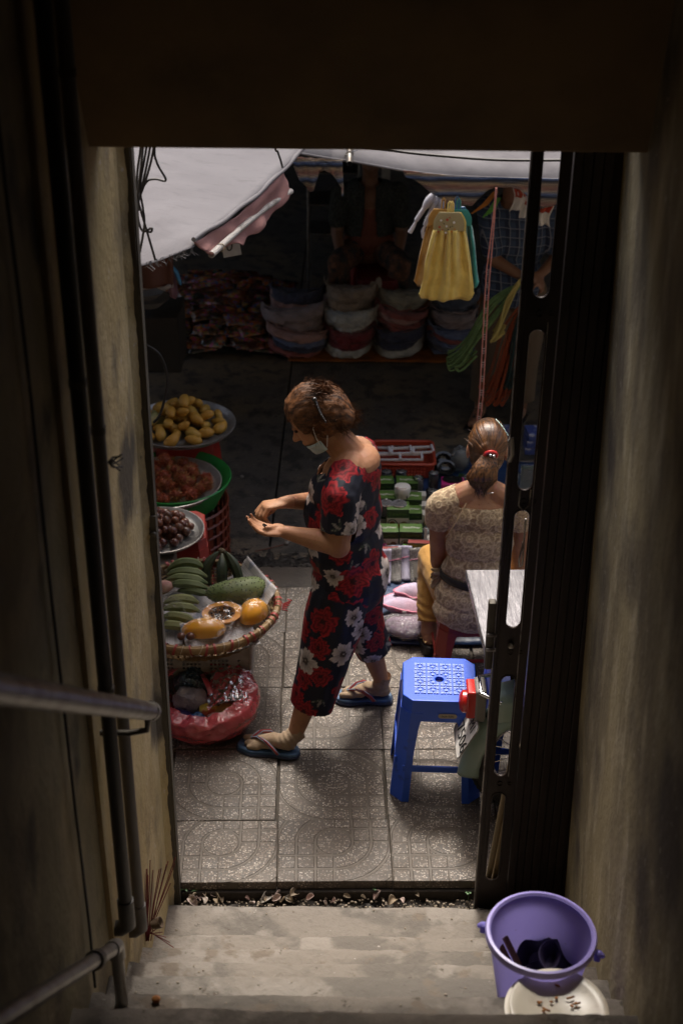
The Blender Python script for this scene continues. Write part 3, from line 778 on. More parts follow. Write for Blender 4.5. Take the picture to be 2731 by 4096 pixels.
# ================================================================== AWNINGS AND THE STALL ACROSS THE LANE
M_tarp = mat('grey_tarpaulin', (.165, .160, .170), .8, spec=.08, var=[((.135, .130, .139), 2.2, .35, .72), ((.125, .12, .127), 11., .55, .8, (1, 3, 1))], bmp=(130, .35, (1, 1, 1), .006))
M_tarp2 = mat('pale_grey_tarpaulin', (.185, .178, .184), .8, spec=.08, var=[((.11, .104, .11), 2.5, .4, .65)], bmp=(130, .3, (1, 1, 1), .006))
M_pink = mat('faded_pink_canvas', (.27, .135, .125), .85, var=[((.21, .10, .095), 7., .4, .68)], bmp=(60, .15))
M_pvc = mat('white_pvc_pipe', (.62, .60, .58), .4, var=[((.4, .37, .34), 14., .55, .7)])
M_rope = mat('fibre_rope', (.30, .25, .18), .8)
def sheet(fn, nu, nv, name, m, parent, solid=.0025):
    return MB().grid(fn, nu, nv).obj(name, m, parent, solid=solid)

# left tarpaulin with its hanging pink flap
A, B, L = spot(775, 956, y=4.90), spot(1212, 594, y=6.25), spot(557, 1025, y=4.60)
t = thing('awning', 'large grey tarpaulin over the fruit, sloping up to a knotted corner', 'awning', A)
U = B - A
L2 = Vector((-3.6, 4.1, 2.10)); far = Vector((-3.6, 6.1, 2.05))
def awn(u, v):
    # v along A->B, u towards the left
    a = A + U * v; l = L2.lerp(far, v)
    if u < .25:
        k = u / .25; near = L + Vector((-.25, .02, .01)) if False else None
    p = a.lerp(l, u)
    dip = (.5 - abs(v - .5)) * .05 * (1 - u) + .05 * math.exp(-((u - .06) / .07) ** 2) * (1 - v) * .4
    p.z += .030 * noise.noise((u * 7, v * 5, 1)) * min(1, u * 6) - dip + .012 * noise.noise((u * 22, v * 16, 5)) * min(1, u * 8)
    if v < .12: p += Vector((0, 0, -.02)) * (1 - v / .12)
    return p - A
# bring the near-left edge through the measured corner of the sheet
_l = L - A
L2 = A + _l * 13.0 + Vector((0, 0, .05))
sheet(awn, 70, 40, 'sheet', M_tarp, t)
MB().tube([U * (k / 30) + Vector((0, 0, -.002 + .004 * math.sin(k * .7) - .03 * math.sin(math.pi * k / 30))) for k in range(31)], .009, 10).obj('hem', M_tarp, t)
F1, F2, F3, F4 = spot(775, 956, y=4.90), spot(1133, 672, y=5.95), spot(1163, 765, y=6.0), spot(838, 1022, y=4.98)
def flap(u, v):
    top = F1.lerp(F2, u) + Vector((0, 0, -.012 - .03 * math.sin(math.pi * u))); bot = F4.lerp(F3, u)
    sc_ = .010 * abs(math.sin(u * 17)) * v
    p = top.lerp(bot, v) + Vector((.012 * math.sin(u * 21 + 1) * v + .01 * noise.noise((u * 8, v * 3, 0)), 0, sc_ - .025 * math.sin(math.pi * v) * .3 - .046 * math.sin(math.pi * u) ** .8 * v))
    hb_ = min(1, max(0, (u - .26) / .10)) * min(1, max(0, (.93 - u) / .06)); p += Vector((-.004, -.030, -.012)) * hb_ * min(1, max(0, (v - .35) / .5))
    return p - A
sheet(flap, 60, 12, 'flap', M_pink, t)
p0, p1 = F4 + Vector((.008, -.01, .006)), F3
pl = thing('pvc_pipe', 'white plastic pipe stretching the bottom of the pink flap', 'pipe', p0)
mb = MB(); dd = p1 - p0
pth = [dd * (k / 14.0) + Vector((0, .075, -.006)) * math.sin(math.pi * k / 14) for k in range(15)]
mb.tube(pth, .0125, 16, cap=False); mb.tube(pth, .0125, 16, cap=False)
mb.obj('tube', M_pvc, pl)
MB().tube([Vector((.0, 0, 0)) + dd * .10 + Vector((.016 * math.cos(k), .0, .016 * math.sin(k))) for k in range(8)], .0025, 6).obj('tie', M_rope, pl)
fz = MB(); zr = random.Random(4)
for k in range(46):
    b_ = A.lerp(L, zr.random() * .9) - A; b_ += Vector((0, -.002, -.028))
    fz.tube([b_, b_ + Vector((zr.uniform(-.008, .008), -.004, -.012)), b_ + Vector((zr.uniform(-.02, .02), -.006, -.02 - zr.random() * .012))], .0009, 4)
fz.obj('frayed_edge', M_tarp, t)

# upper tarpaulin behind, running on to the right over the far stall
E = [spot(534, 640, y=6.35), spot(1189, 607, y=6.45), spot(1330, 632, y=6.60), spot(1400, 640, y=6.62), spot(1500, 658, y=6.66), spot(1620, 680, y=6.70), spot(1800, 700, y=6.72), spot(2000, 708, y=6.75), spot(2170, 712, y=6.78)]
E = [E[0] + (E[0] - E[1]) * 2.2] + E + [E[-1] + (E[-1] - E[-2]) * 9]
t2 = thing('awning', 'pale grey tarpaulin roof of the far stall, striped mesh hanging from its edge', 'awning', E[4])
def interp(P, u):
    f = u * (len(P) - 1); i = min(int(f), len(P) - 2); return P[i].lerp(P[i + 1], f - i)
def roof(u, v):
    p = interp(E, u); q = Vector((p.x * 1.05, 12.4, 2.35))
    r = p.lerp(q, v); r.z += .06 * math.sin(math.pi * v) * (-1) + .02 * noise.noise((u * 16, v * 9, 7)) * min(1, v * 5) + .16 * v * (1 - v)
    return r - E[4]
sheet(roof, 121, 30, 'sheet', M_tarp2, t2)
MB().tube([interp(E, k / 120) - E[4] + Vector((0, -.004, -.004)) for k in range(121)], .006, 6).obj('hem', M_tarp2, t2)
# unseen tarpaulins added on both sides to block sky light from the lane
for nm, x0, x1, lab in (('awning', -9.5, -3.75, 'brown tarpaulin added out of view beyond the fruit stall to block sky light'), ('awning', 3.9, 9.5, 'brown tarpaulin added out of view beyond the gate to block sky light')):
    ty = thing(nm, lab, 'awning', (x0, 4.6, 2.3))
    sheet(lambda u, v: Vector(((x1 - x0) * u, 7.8 * v, .15 * math.sin(u * 5) + .1 * noise.noise((u * 4, v * 4, x0)))), 24, 24, 'sheet', M_house, ty)

# striped mesh valance in two scalloped pieces
def mesh_mat():
    m, nt, b, out = nodes_of('striped_mesh')
    tc = coords(nt); sx = nt.nodes.new('ShaderNodeSeparateXYZ'); nt.links.new(tc, sx.inputs[0])
    st = ramp(nt, math_n(nt, 'FRACT', math_n(nt, 'MULTIPLY', sx.outputs[2], 13.5)), [(0, (.48, .31, .25)), (.2, (.58, .48, .35)), (.40, (.07, .08, .12)), (.55, (.25, .34, .55)), (.72, (.62, .54, .43)), (.9, (.5, .31, .27))])
    k = 170.0
    wv = math_n(nt, 'MULTIPLY', math_n(nt, 'SINE', math_n(nt, 'MULTIPLY', math_n(nt, 'ADD', sx.outputs[0], math_n(nt, 'MULTIPLY', sx.outputs[2], .8)), k * 3.5)), math_n(nt, 'SINE', math_n(nt, 'MULTIPLY', math_n(nt, 'SUBTRACT', sx.outputs[0], math_n(nt, 'MULTIPLY', sx.outputs[2], .8)), k * 3.5)))
    hole = ramp(nt, wv, [(0, (0, 0, 0)), (.02, (.25, .25, .25)), (.12, (1, 1, 1))])
    col = mixc(nt, hole, (.02, .02, .022), st)
    nt.links.new(col, b.inputs['Base Color']); b.inputs['Roughness'].default_value = .7
    bump(nt, b, wv, .6, .004)
    tl = nt.nodes.new('ShaderNodeBsdfTranslucent'); nt.links.new(col, tl.inputs['Color'])
    mx = nt.nodes.new('ShaderNodeMixShader'); mx.inputs[0].default_value = .6
    nt.links.new(b.outputs[0], mx.inputs[1]); nt.links.new(tl.outputs[0], mx.inputs[2]); nt.links.new(mx.outputs[0], out.inputs['Surface'])
    return m
M_mesh = mesh_mat()
def valance(name, label, top, bottom, yv):
    """top/bottom: measured outline points of the hanging piece."""
    T = [spot(x, y, y=yv) for x, y in top]; Bt = [spot(x, y, y=yv) for x, y in bottom]
    t = thing(name, label, 'cloth', T[0], group='striped mesh under the awning')
    def resample(P, n):
        Ls = [0]
        for a, b in zip(P, P[1:]): Ls.append(Ls[-1] + abs((b - a).x) + 1e-6)
        out = []
        for i in range(n):
            d = Ls[-1] * i / (n - 1); j = 0
            while j < len(P) - 2 and Ls[j + 1] < d: j += 1
            out.append(P[j].lerp(P[j + 1], (d - Ls[j]) / (Ls[j + 1] - Ls[j])))
        return out
    n = 90; Tt, Bb = resample(T, n), resample(Bt, n)
    def fn(u, v):
        i = int(round(u * (n - 1))); p = Tt[i].lerp(Bb[i], v); p.y += .012 * math.sin(u * 26) * v + .01 * noise.noise((u * 9, v * 3, 0)); return p - T[0]
    MB().grid(fn, n, 14).obj('mesh_cloth', M_mesh, t, solid=.002)
    return t
valance('mesh_valance', 'striped mesh piece with two hanging points at the awning edge, left of the pipe joint', [(1160, 622), (1250, 634), (1370, 640)], [(1158, 640), (1173, 665), (1196, 715), (1238, 768), (1254, 760), (1276, 695), (1297, 678), (1322, 695), (1348, 722), (1365, 750), (1367, 790), (1374, 782)], 6.36)
valance('mesh_valance', 'long striped mesh strip with rounded cut-outs above the yellow towel', [(1612, 681), (1800, 702), (2000, 710), (2260, 716)], [(1614, 690), (1622, 712), (1650, 720), (1680, 736), (1716, 764), (1740, 778), (1768, 800), (1790, 822), (1885, 822), (1905, 800), (1950, 765), (1985, 752), (2040, 746), (2080, 760), (2110, 790), (2125, 820), (2170, 830), (2215, 820), (2262, 790)], 6.50)
# pipe end with knotted ties at the awning edge
pk = spot(1398, 632, y=6.56)
t = thing('pole_end', 'grey metal pole end knotted with wire at the awning edge', 'pole', pk)
mb = MB(); mb.tube([(0, -.05, -.012), (0, .30, .06)], .014, 16, cap=False); mb.tube([(0, -.05, -.012), (0, .30, .06)], .0105, 16, cap=False); mb.obj('tube', M_galv, t)
mb = MB()
for k in range(7):
    a = k * .9; mb.tube([(.018 * math.cos(a + j), .03 + .006 * k, .016 * math.sin(a + j) + .006) for j in (0, .8, 1.6, 2.4, 3.2)], .0028, 6)
mb.tube([(.01, .02, .02), (.035, .01, .035), (.04, .03, .06), (.06, .05, .07)], .002, 6); mb.tube([(-.01, .02, .012), (-.02, -.02, .02), (-.024, -.01, .0)], .002, 6)
mb.obj('wire', M_rim_steel, t)

# cables
def cable(name, label, pts, r, m=None, cat='cable'):
    pts = [Vector(p) for p in pts]; t = thing(name, label, cat, pts[0])
    P = []
    for i in range(len(pts) - 1):
        a = pts[max(i - 1, 0)]; b = pts[i]; c = pts[i + 1]; d = pts[min(i + 2, len(pts) - 1)]
        for k in range(8):
            s = k / 8; P.append(.5 * ((2 * b) + (c - a) * s + (2 * a - 5 * b + 4 * c - d) * s * s + (3 * b - a - 3 * c + d) * s ** 3) - pts[0])
    P.append(pts[-1] - pts[0])
    MB().tube(P, r, 8).obj('strand', m or M_cable, t); return t
Y = 3.95
cable('overhead_cable', 'sagging black cable crossing above the right side of the lane', [spot(700, 560, y=4.2), spot(1105, 588, y=4.2), spot(1450, 592, y=4.2), spot(1700, 618, y=4.2), spot(2000, 640, y=4.2), spot(2330, 640, y=4.2)], .0042)
for k, (pts, lab) in enumerate((([(590, 300), (575, 560), (556, 745), (553, 800), (590, 930), (622, 1040)], 'black wire of the bundle at top left ending lowest'), ([(610, 300), (590, 560), (562, 740), (572, 830), (578, 900), (560, 1010)], 'black wire crossing another inside the left bundle'), ([(630, 300), (605, 560), (575, 720), (556, 800), (553, 870), (572, 925), (606, 912), (604, 928), (578, 922)], 'black wire with a small loop in the left bundle'), ([(640, 300), (618, 570), (590, 700), (555, 800)], 'straight black wire in the left bundle'), ([(650, 300), (620, 575), (628, 650), (664, 720), (620, 716), (585, 730), (553, 800), (560, 840)], 'black wire bent into a hook beside the left bundle'), ([(575, 300), (566, 560), (550, 690), (548, 800)], 'black wire running down closest to the jamb'))):
    cable('loose_wire', lab, [spot(x, y, y=Y + .01 * k) for x, y in pts], .0034)
cable('loose_wire', 'thin dark wire curving down from behind the mangoes', [spot(585, 1380, y=5.6), spot(640, 1420, y=5.6), spot(668, 1500, y=5.6), spot(662, 1580, y=5.6), spot(640, 1660, y=5.6), spot(615, 1690, y=5.6)], .006)
cable('loose_wire', 'short dark wire hooked over the left tarpaulin fold', [spot(1090, 300, y=5.4), spot(1100, 575, y=5.4), spot(1110, 605, y=5.4), spot(1122, 640, y=5.4), spot(1130, 670, y=5.4)], .004)

# black post in front of the stall on the right
pb_ = spot(2083, 1560, z=-.1)
t = thing('awning_post', 'thin black steel post right of the standing man', 'post', pb_)
MB().tube([(0, 0, 0), (.0, 0, 1.9)], .017, 14).obj('post', M_cable, t); MB().box((0, 0, .003), (.12, .12, .006)).obj('foot_plate', M_cable, t)

# --- stall mat and back wall of goods
M_orange = mat('orange_tarp', (.30, .10, .015), .6, var=[((.16, .05, .01), 9., .4, .65)], bmp=(20, .3))
t = thing('ground_sheet', 'orange tarpaulin sheet lying under the stacks of folded clothes', 'tarp', (.1, 8.8, -.1))
def gs(u, v):
    x = -.45 + 1.5 * u; y = -.47 + 1.2 * v
    return (x, y + .02 * noise.noise((u * 6, 0, 1)) * (1 - v), .012 + .012 * abs(noise.noise((u * 8, v * 6, 2))))
MB().grid(gs, 60, 30).obj('sheet', M_orange, t, solid=.002)
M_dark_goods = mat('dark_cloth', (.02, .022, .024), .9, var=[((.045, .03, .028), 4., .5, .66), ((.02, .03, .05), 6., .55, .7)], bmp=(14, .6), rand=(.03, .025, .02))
dr = random.Random(31)
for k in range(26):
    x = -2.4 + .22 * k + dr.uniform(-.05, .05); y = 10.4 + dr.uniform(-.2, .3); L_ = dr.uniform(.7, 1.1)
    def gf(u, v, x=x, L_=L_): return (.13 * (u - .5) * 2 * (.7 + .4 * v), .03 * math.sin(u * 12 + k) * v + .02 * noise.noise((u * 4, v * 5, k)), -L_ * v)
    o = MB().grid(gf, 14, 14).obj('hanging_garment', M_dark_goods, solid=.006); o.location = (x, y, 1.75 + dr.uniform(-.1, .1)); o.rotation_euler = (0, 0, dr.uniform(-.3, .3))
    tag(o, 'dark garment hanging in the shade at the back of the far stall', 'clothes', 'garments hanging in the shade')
t = thing('clothes_rail', 'steel rail with dark garments at the back of the stall', 'rail', (.4, 10.45, 1.78))
MB().tube([(-3, 0, 0), (3, 0, 0)], .012, 10).obj('rail', M_galv, t)
for x in (-2.9, 2.9): MB().tube([(x, 0, -1.88), (x, 0, 0)], .014, 10).obj('post', M_galv, t)

# stacks of folded elastic-waist garments
def garment(name, label, loc, w, d, h, col, seed, layers=4, cols=None, group='stacked garments'):
    t = thing(name, label, 'clothes', loc, group)
    t.rotation_euler = (rad(-8), rad(random.Random(seed + 1).uniform(-7, 7)), rad(random.Random(seed).uniform(-12, 12)))
    for L_ in range(layers):
        k = L_ / max(layers - 1, 1)
        c = (cols[L_ % len(cols)] if cols else col)
        m = GM(c)
        ww = w * (1.0 - .10 * (1 - k)) * (1 + .07 * math.sin(seed * 7 + L_ * 2.6)); zz = h * (L_ + .5) / layers * 1.0; hh = h / layers * 1.35
        def fn(u, v, L_=L_, ww=ww, zz=zz, hh=hh):
            a = math.pi * (1.08 * u - .04)              # half-ring: opening away from us, belly towards us
            b = 2 * math.pi * v
            wr = noise.noise((u * 9, seed + L_ * 2.2, v * 2)) * .30 + noise.noise((u * 24, seed + L_, v * 3)) * .18
            rr = d * .30 * (1 + wr) * (.45 + .55 * math.sin(math.pi * min(max(u, .02), .98)) ** .5)
            cx = -ww / 2 * math.cos(a) * .92 + .014 * math.sin(seed * 5 + L_ * 1.9); cy = -d * .55 * math.sin(a) + d * .1
            sag = .042 * (abs(2 * u - 1) ** 2.0)
            return (cx + rr * .25 * math.cos(b) * math.cos(a), cy + rr * math.cos(b) * -1.0, zz + sag + hh * .62 * math.sin(b) * (1 + .6 * wr))
        mb = MB().grid(lambda u, v: fn(v, u), 12, 46, closeu=True)
        mb.obj('garment', m, t)
        if L_ == layers - 1:
            def top(u, v, ww=ww, zz=zz):
                a = math.pi * (1.0 * u); q = 1 - v
                sag = .042 * (abs(2 * u - 1) ** 2.0)
                wr = .012 * noise.noise((u * 22, v * 2, seed)) + .01 * noise.noise((u * 8, v * 6, seed + 3))
                return (-ww / 2 * math.cos(a) * .95, -d * .55 * math.sin(a) * q + d * .22 * (1 - q) + d * .1, zz + h / layers * .5 + sag * (q + .15) + wr + .02 * q)
            MB().grid(top, 46, 12).obj('waistband', m, t, solid=.004)
    return t
GMc = {}
def GM(c):
    if c not in GMc:
        d_ = tuple(x * .62 for x in c)
        GMc[c] = mat('folded_cloth', c, .9, var=[(d_, 14., .45, .7, (1, 1, 2))], bmp=(34, 1.0, (1, 1, 2.0), .02), sheen=.15)
    return GMc[c]
pale, white, tan, pinkc, dusty, wine, navy, rust, olive, slate, blue = (.34, .26, .25), (.60, .62, .60), (.36, .28, .21), (.50, .29, .26), (.38, .30, .30), (.22, .025, .03), (.045, .05, .095), (.34, .10, .09), (.36, .34, .26), (.10, .12, .17), (.16, .21, .38)
G = [  # px, py (base centre), width px, y depth, height above street, layers, colours, label
 (1185, 1400, 225, 8.50, .13, 4, (rust, navy, blue, pinkc), 'lowest stack in the left column, pink over blue and red folded garments'),
 (1195, 1300, 220, 8.62, .11, 2, (dusty, dusty), 'dusty mauve folded garments in the middle of the left column'),
 (1185, 1225, 215, 8.80, .10, 2, (pinkc, navy), 'dark garments with coral lining at the top of the left column'),
 (1400, 1415, 185, 8.50, .13, 3, (white, wine, wine), 'wine red garments at the bottom of the second column'),
 (1405, 1320, 190, 8.60, .12, 2, (white, white), 'white folded garments in the middle of the second column'),
 (1400, 1225, 200, 8.72, .12, 2, (tan, tan), 'tan folded garments at the top of the second column'),
 (1600, 1400, 190, 8.50, .13, 3, (white, navy, navy), 'navy garments at the bottom of the third column'),
 (1600, 1310, 190, 8.60, .12, 4, (rust, rust, pinkc, rust), 'brick red garments in the middle of the third column'),
 (1605, 1235, 195, 8.72, .11, 2, (olive, olive), 'olive beige garments at the top of the third column'),
 (1810, 1390, 190, 8.50, .12, 4, (slate, blue, rust, blue), 'blue and red layered garments at the bottom of the right column'),
 (1815, 1315, 190, 8.60, .11, 3, (blue, dusty, dusty), 'mauve folded garments in the middle of the right column'),
 (1815, 1235, 185, 8.72, .08, 2, (slate, slate), 'slate blue garments at the top of the right column'),
]
for k, (px, py, wpx, yd, h, n, cols, lab) in enumerate(G):
    zc = spot(px, py, y=yd); zc.z = max(zc.z - .0, -.085)
    w_ = wpx / FOCAL * (yd * 1.24)
    t = garment('garment_stack', lab, (zc.x, yd, zc.z), w_, .26, h, cols[0], 3.3 * k + 1, n, cols, 'stacked garments on the orange sheet')
    # plain folded pieces underneath carry the stack down to the sheet
    if zc.z > -.06:
        hh = zc.z + .088
        mb = MB(); nl = max(1, int(hh / .035))
        for q in range(nl): mb.box((.01 * math.sin(q * 2.3 + k), .04, -hh + hh * (q + .5) / nl), (w_ * .82, .22, hh / nl * .92))
        mb.obj('folded_base', GM(cols[-1] if k % 2 else dusty), t, bevel=.012)

# loose heap of glossy printed packets
def packet_mat():
    m, nt, b, out = nodes_of('printed_foil')
    v = coords(nt, (1, 1, 1)); vo = nt.nodes.new('ShaderNodeTexVoronoi'); vo.inputs['Scale'].default_value = 46
    oi = nt.nodes.new('ShaderNodeObjectInfo')
    off = nt.nodes.new('ShaderNodeVectorMath'); off.operation = 'ADD'; nt.links.new(v, off.inputs[0])
    cmb = nt.nodes.new('ShaderNodeCombineXYZ'); nt.links.new(math_n(nt, 'MULTIPLY', oi.outputs['Random'], 37), cmb.inputs[0]); nt.links.new(cmb.outputs[0], off.inputs[1])
    nt.links.new(off.outputs[0], vo.inputs['Vector'])
    sep = nt.nodes.new('ShaderNodeSeparateColor'); nt.links.new(vo.outputs['Color'], sep.inputs[0])
    c1 = ramp(nt, sep.outputs[0], [(0, (.30, .05, .02)), (.25, (.42, .16, .03)), (.42, (.05, .15, .10)), (.56, (.46, .06, .13)), (.7, (.05, .12, .28)), (.85, (.40, .24, .06)), (1, (.14, .03, .03))])
    base = ramp(nt, oi.outputs['Random'], [(0, (.02, .02, .02)), (.28, (.03, .028, .022)), (.40, (.12, .04, .015)), (.75, (.09, .028, .014)), (1, (.05, .04, .035))])
    col = mixc(nt, ramp(nt, ntex(nt, off.outputs[0], 9, 3), [(.42, (0, 0, 0)), (.58, (1, 1, 1))]), base, c1)
    nt.links.new(col, b.inputs['Base Color']); b.inputs['Roughness'].default_value = .22; b.inputs['Specular IOR Level'].default_value = .7
    bump(nt, b, ntex(nt, v, 40, 3), .5)
    return m
M_packet = packet_mat()
def pk_fn(seed):
    def fn(u, v):
        x = .19 * (u - .5); y = .125 * (v - .5); e = min(u, 1 - u, v, 1 - v)
        return (x, y, .010 * (1 - math.exp(-e * 9)) + .010 * noise.noise((u * 3, v * 3, seed)) + .012 * math.sin(u * 2.8 + seed))
    return fn
pk_protos = [MB().grid(pk_fn(s * 3.1), 8, 6).obj('tmp', M_packet, None, solid=.006) for s in range(5)]
pr_ = random.Random(12)
for k in range(120):
    # a low mound, packets laid like scales
    r_ = k // 12; j = k % 12
    x = -1.36 + .135 * j + pr_.uniform(-.06, .06) + .05 * (r_ % 2); y = 8.46 + .105 * r_ + pr_.uniform(-.03, .03)
    if x > -.50: x -= .62
    h = .15 * math.exp(-((x + .82) / .50) ** 2) * (1 - math.exp(-(y - 8.36) * 5.5)) 
    o = pk_protos[k % 5].copy(); C.objects.link(o); o.name = 'packet'
    o.location = (x, y, -.075 + h + .012 * (r_ % 3)); o.rotation_euler = (rad(13) + pr_.uniform(-.16, .16), pr_.uniform(-.16, .16), pr_.uniform(-.5, .5))
    tag(o, 'glossy printed packet in the loose heap on the ground at left', 'packet', 'printed packets heaped on the ground')
for o in pk_protos: bpy.data.objects.remove(o)
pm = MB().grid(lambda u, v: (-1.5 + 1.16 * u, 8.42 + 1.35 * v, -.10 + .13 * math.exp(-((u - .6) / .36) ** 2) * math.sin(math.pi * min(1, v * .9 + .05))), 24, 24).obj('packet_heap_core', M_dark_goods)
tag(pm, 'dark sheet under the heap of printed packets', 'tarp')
pm.name = 'dark_sheet'

# hanging towels
def terry(name, c, d_): return mat(name, c, .95, var=[(d_, 30., .4, .7)], bmp=(420, .5, (1, 1, 1), .004), sheen=.3)
M_tyel, M_tora, M_ttl, M_tbl = terry('yellow_terry', (.72, .54, .13), (.62, .45, .10)), terry('orange_terry', (.50, .27, .06), (.42, .22, .05)), terry('teal_terry', (.04, .26, .22), (.03, .2, .18)), terry('blue_terry', (.05, .17, .34), (.04, .14, .28))
M_ttop = mat('dotted_towel_top', (.36, .30, .15), .9, bmp=(200, .3))
M_red = mat('red_print', (.42, .06, .03), .7); M_white = mat('white_print', (.68, .66, .62), .7); M_orangep = mat('orange_print', (.5, .2, .03), .7)
def towel(label, loc, m, w, h, seed, mtop=None, rz=0., grp='kitchen towels hanging from the awning'):
    t = thing('hand_towel', label, 'towel', loc, grp, rz=rz)
    def fn(u, v):
        z = -h * (.20 + .80 * v)
        ww = w * (.27 + .23 * v ** .8); x = (u - .5) * 2 * ww
        pl = math.sin(u * 27 + seed + 2.2 * noise.noise((u * 3, v * 1.5, seed))) * .014 * (1 - .6 * v) * (1 + .9 * noise.noise((u * 4, v, seed + 3))) + .012 * math.sin(u * 11 + seed + v * 1.7) + .010 * noise.noise((u * 7, v * 5, seed))
        x += .012 * noise.noise((v * 3, u * 2, seed)) * v; z += .012 * noise.noise((u * 3, 0, seed)) * v
        e = max(0, (abs(u - .5) * 2 - .8) / .2); z += .020 * e * e * max(0, v - .9) / .1 * h * 4
        return (x, -.020 - pl - .012 * math.cos((u - .5) * 3) - .015 * v, z)
    MB().grid(fn, 80, 30).obj('skirt', m, t, solid=.006)
    def tp(u, v):
        a = math.pi * u; ww = w * .28
        x = -ww * math.cos(a) * (.5 + .5 * v) if False else (u - .5) * 2 * ww * (.55 + .45 * math.sin(math.pi / 2 * min(1, v * 1.4 + .12)))
        return (x, -.028 - .006 * math.cos((u - .5) * 3), -h * .215 * v - .0)
    MB().grid(tp, 30, 14).obj('yoke', mtop or m, t, solid=.008)
    MB().tube([(-.008, -.03, -.01), (-.007, -.03, .04), (0, -.03, .052), (.007, -.03, .04), (.008, -.03, -.01)], .004, 8).obj('loop', m, t)
    return t, fn
tw = spot(1795, 840, y=6.45)
HT = tw.z - spot(1795, 1185, y=6.45).z
W_ = (spot(1892, 1100, y=6.45) - spot(1675, 1100, y=6.45)).x
t, _ = towel('yellow hanging hand towel with a dotted brown top, in front', tw, M_tyel, W_, HT, .6, M_ttop)
dots = random.Random(8)
for k, (px, py, r_, m_) in enumerate(((1788, 879, 5, M_red), (1763, 882, 4, M_white), (1815, 890, 5, M_white), (1757, 908, 4.5, M_red), (1785, 905, 4, M_white), (1769, 920, 3, M_red), (1782, 931, 4, M_white), (1806, 926, 5, M_orangep), (1817, 917, 3, M_orangep), (1752, 927, 3, M_red), (1798, 870, 2.5, M_red), (1775, 895, 2.4, M_cable), (1800, 908, 2.4, M_cable), (1792, 918, 2.4, M_cable), (1808, 905, 2.2, M_cable))):
    p = spot(px, py, y=tw.y - .041) - tw; r_ = r_ / FOCAL * 7.1
    MB().lathe([(.0001, -.0015), (r_ * .9, -.0012), (r_, .001), (.0001, .0015)], 12, Matrix.Rotation(rad(90), 3, 'X'), p).obj('print_dot', m_, t)
t, _ = towel('second yellow towel just behind the front one', tw + Vector((.012, .022, -.008)), M_tyel, W_ * .97, HT, 2.2)
t, _ = towel('orange hand towel showing at the left behind the yellow towel', tw + Vector((-.028, .05, .0)), M_tora, W_ * .95, HT * .90, 3.1, rz=rad(4))
t, _ = towel('teal hand towel showing at the right behind the yellow towel', tw + Vector((.048, .055, -.004)), M_ttl, W_ * .88, HT * .88, 1.2, rz=rad(-4))
t, _ = towel('blue hand towel farthest back of the hanging towels', tw + Vector((.040, .085, -.002)), M_tbl, W_ * .80, HT * .78, 4.2)
# white tasselled brushes hanging beside the towels
M_tassel = mat('white_yarn', (.50, .50, .56), .9, bmp=(160, .8, (1, 1, .3)), sheen=.3)
M_nyl = mat('white_nylon', (.6, .6, .66), .4)
for k, (px0, py0, px1, py1, lab) in enumerate(((1735, 775, 1665, 880, 'white ribbed fringe brush at the far left of the towels'), (1752, 780, 1700, 900, 'white ribbed fringe brush next to the towel on its left'), (1768, 790, 1735, 890, 'white ribbed fringe brush half hidden by the towel, left side'), (1845, 830, 1880, 935, 'white ribbed fringe brush at the right of the towels'))):
    a, b = spot(px0, py0, y=6.58), spot(px1, py1, y=6.58); t = thing('fringe_brush', lab, 'brush', a, 'fringe brushes by the towels')
    d = b - a; mb = MB(); n_ = 22
    pts = [d * (i / 40) for i in range(41)]; rs = [.020 * (.55 + .45 * math.sin(math.pi * min(1, i / 22))) * (1 + .16 * (-1) ** i) for i in range(41)]
    mb.tube(pts, rs, 14); mb.obj('fringe', M_tassel, t)
    mb = MB(); c_ = d; mb.tube([c_, c_ + Vector((-.012, 0, -.03)), c_ + Vector((-.030 if k < 1 else -.004, 0, -.062))], [.005, .009, .012], 8); mb.obj('tassel', M_nyl, t)

# ladder-like pink strap hanging down the right
M_strap = mat('pink_braid', (.62, .25, .20), .7, bmp=(260, .6)); M_strapw = mat('pale_rung', (.5, .42, .4), .6)
sp = [(1984, 752), (1975, 860), (1963, 980), (1952, 1080), (1944, 1200), (1938, 1320), (1931, 1450), (1924, 1580), (1912, 1700), (1905, 1760)]
P = [spot(x, y, y=6.62 - .05 * i / 9) for i, (x, y) in enumerate(sp)]
t = thing('braided_strap', 'long pink braided ladder strap hanging in front of the man', 'strap', P[0])
def sub(P, n=14):
    o = []
    for a, b in zip(P, P[1:]):
        for k in range(n): o.append(a.lerp(b, k / n))
    return o + [P[-1]]
Q = sub(P)
for s_ in (-1, 1):
    MB().tube([q - P[0] + Vector((s_ * .0085 * min(1, max(.25, i / 40)), .002 * math.sin(i), 0)) for i, q in enumerate(Q)], [.0028 + .0009 * (i % 2) for i in range(len(Q))], 7).obj('cord', M_strap, t)
rg = MB()
for i in range(40, len(Q), 1):
    if (i // 3) % 2 == 0: rg.tube([Q[i] - P[0] + Vector((-.008, 0, 0)), Q[i] - P[0] + Vector((.008, 0, .001))], .0018, 5)
rg.obj('rungs', M_strapw, t)['kind'] = 'stuff'

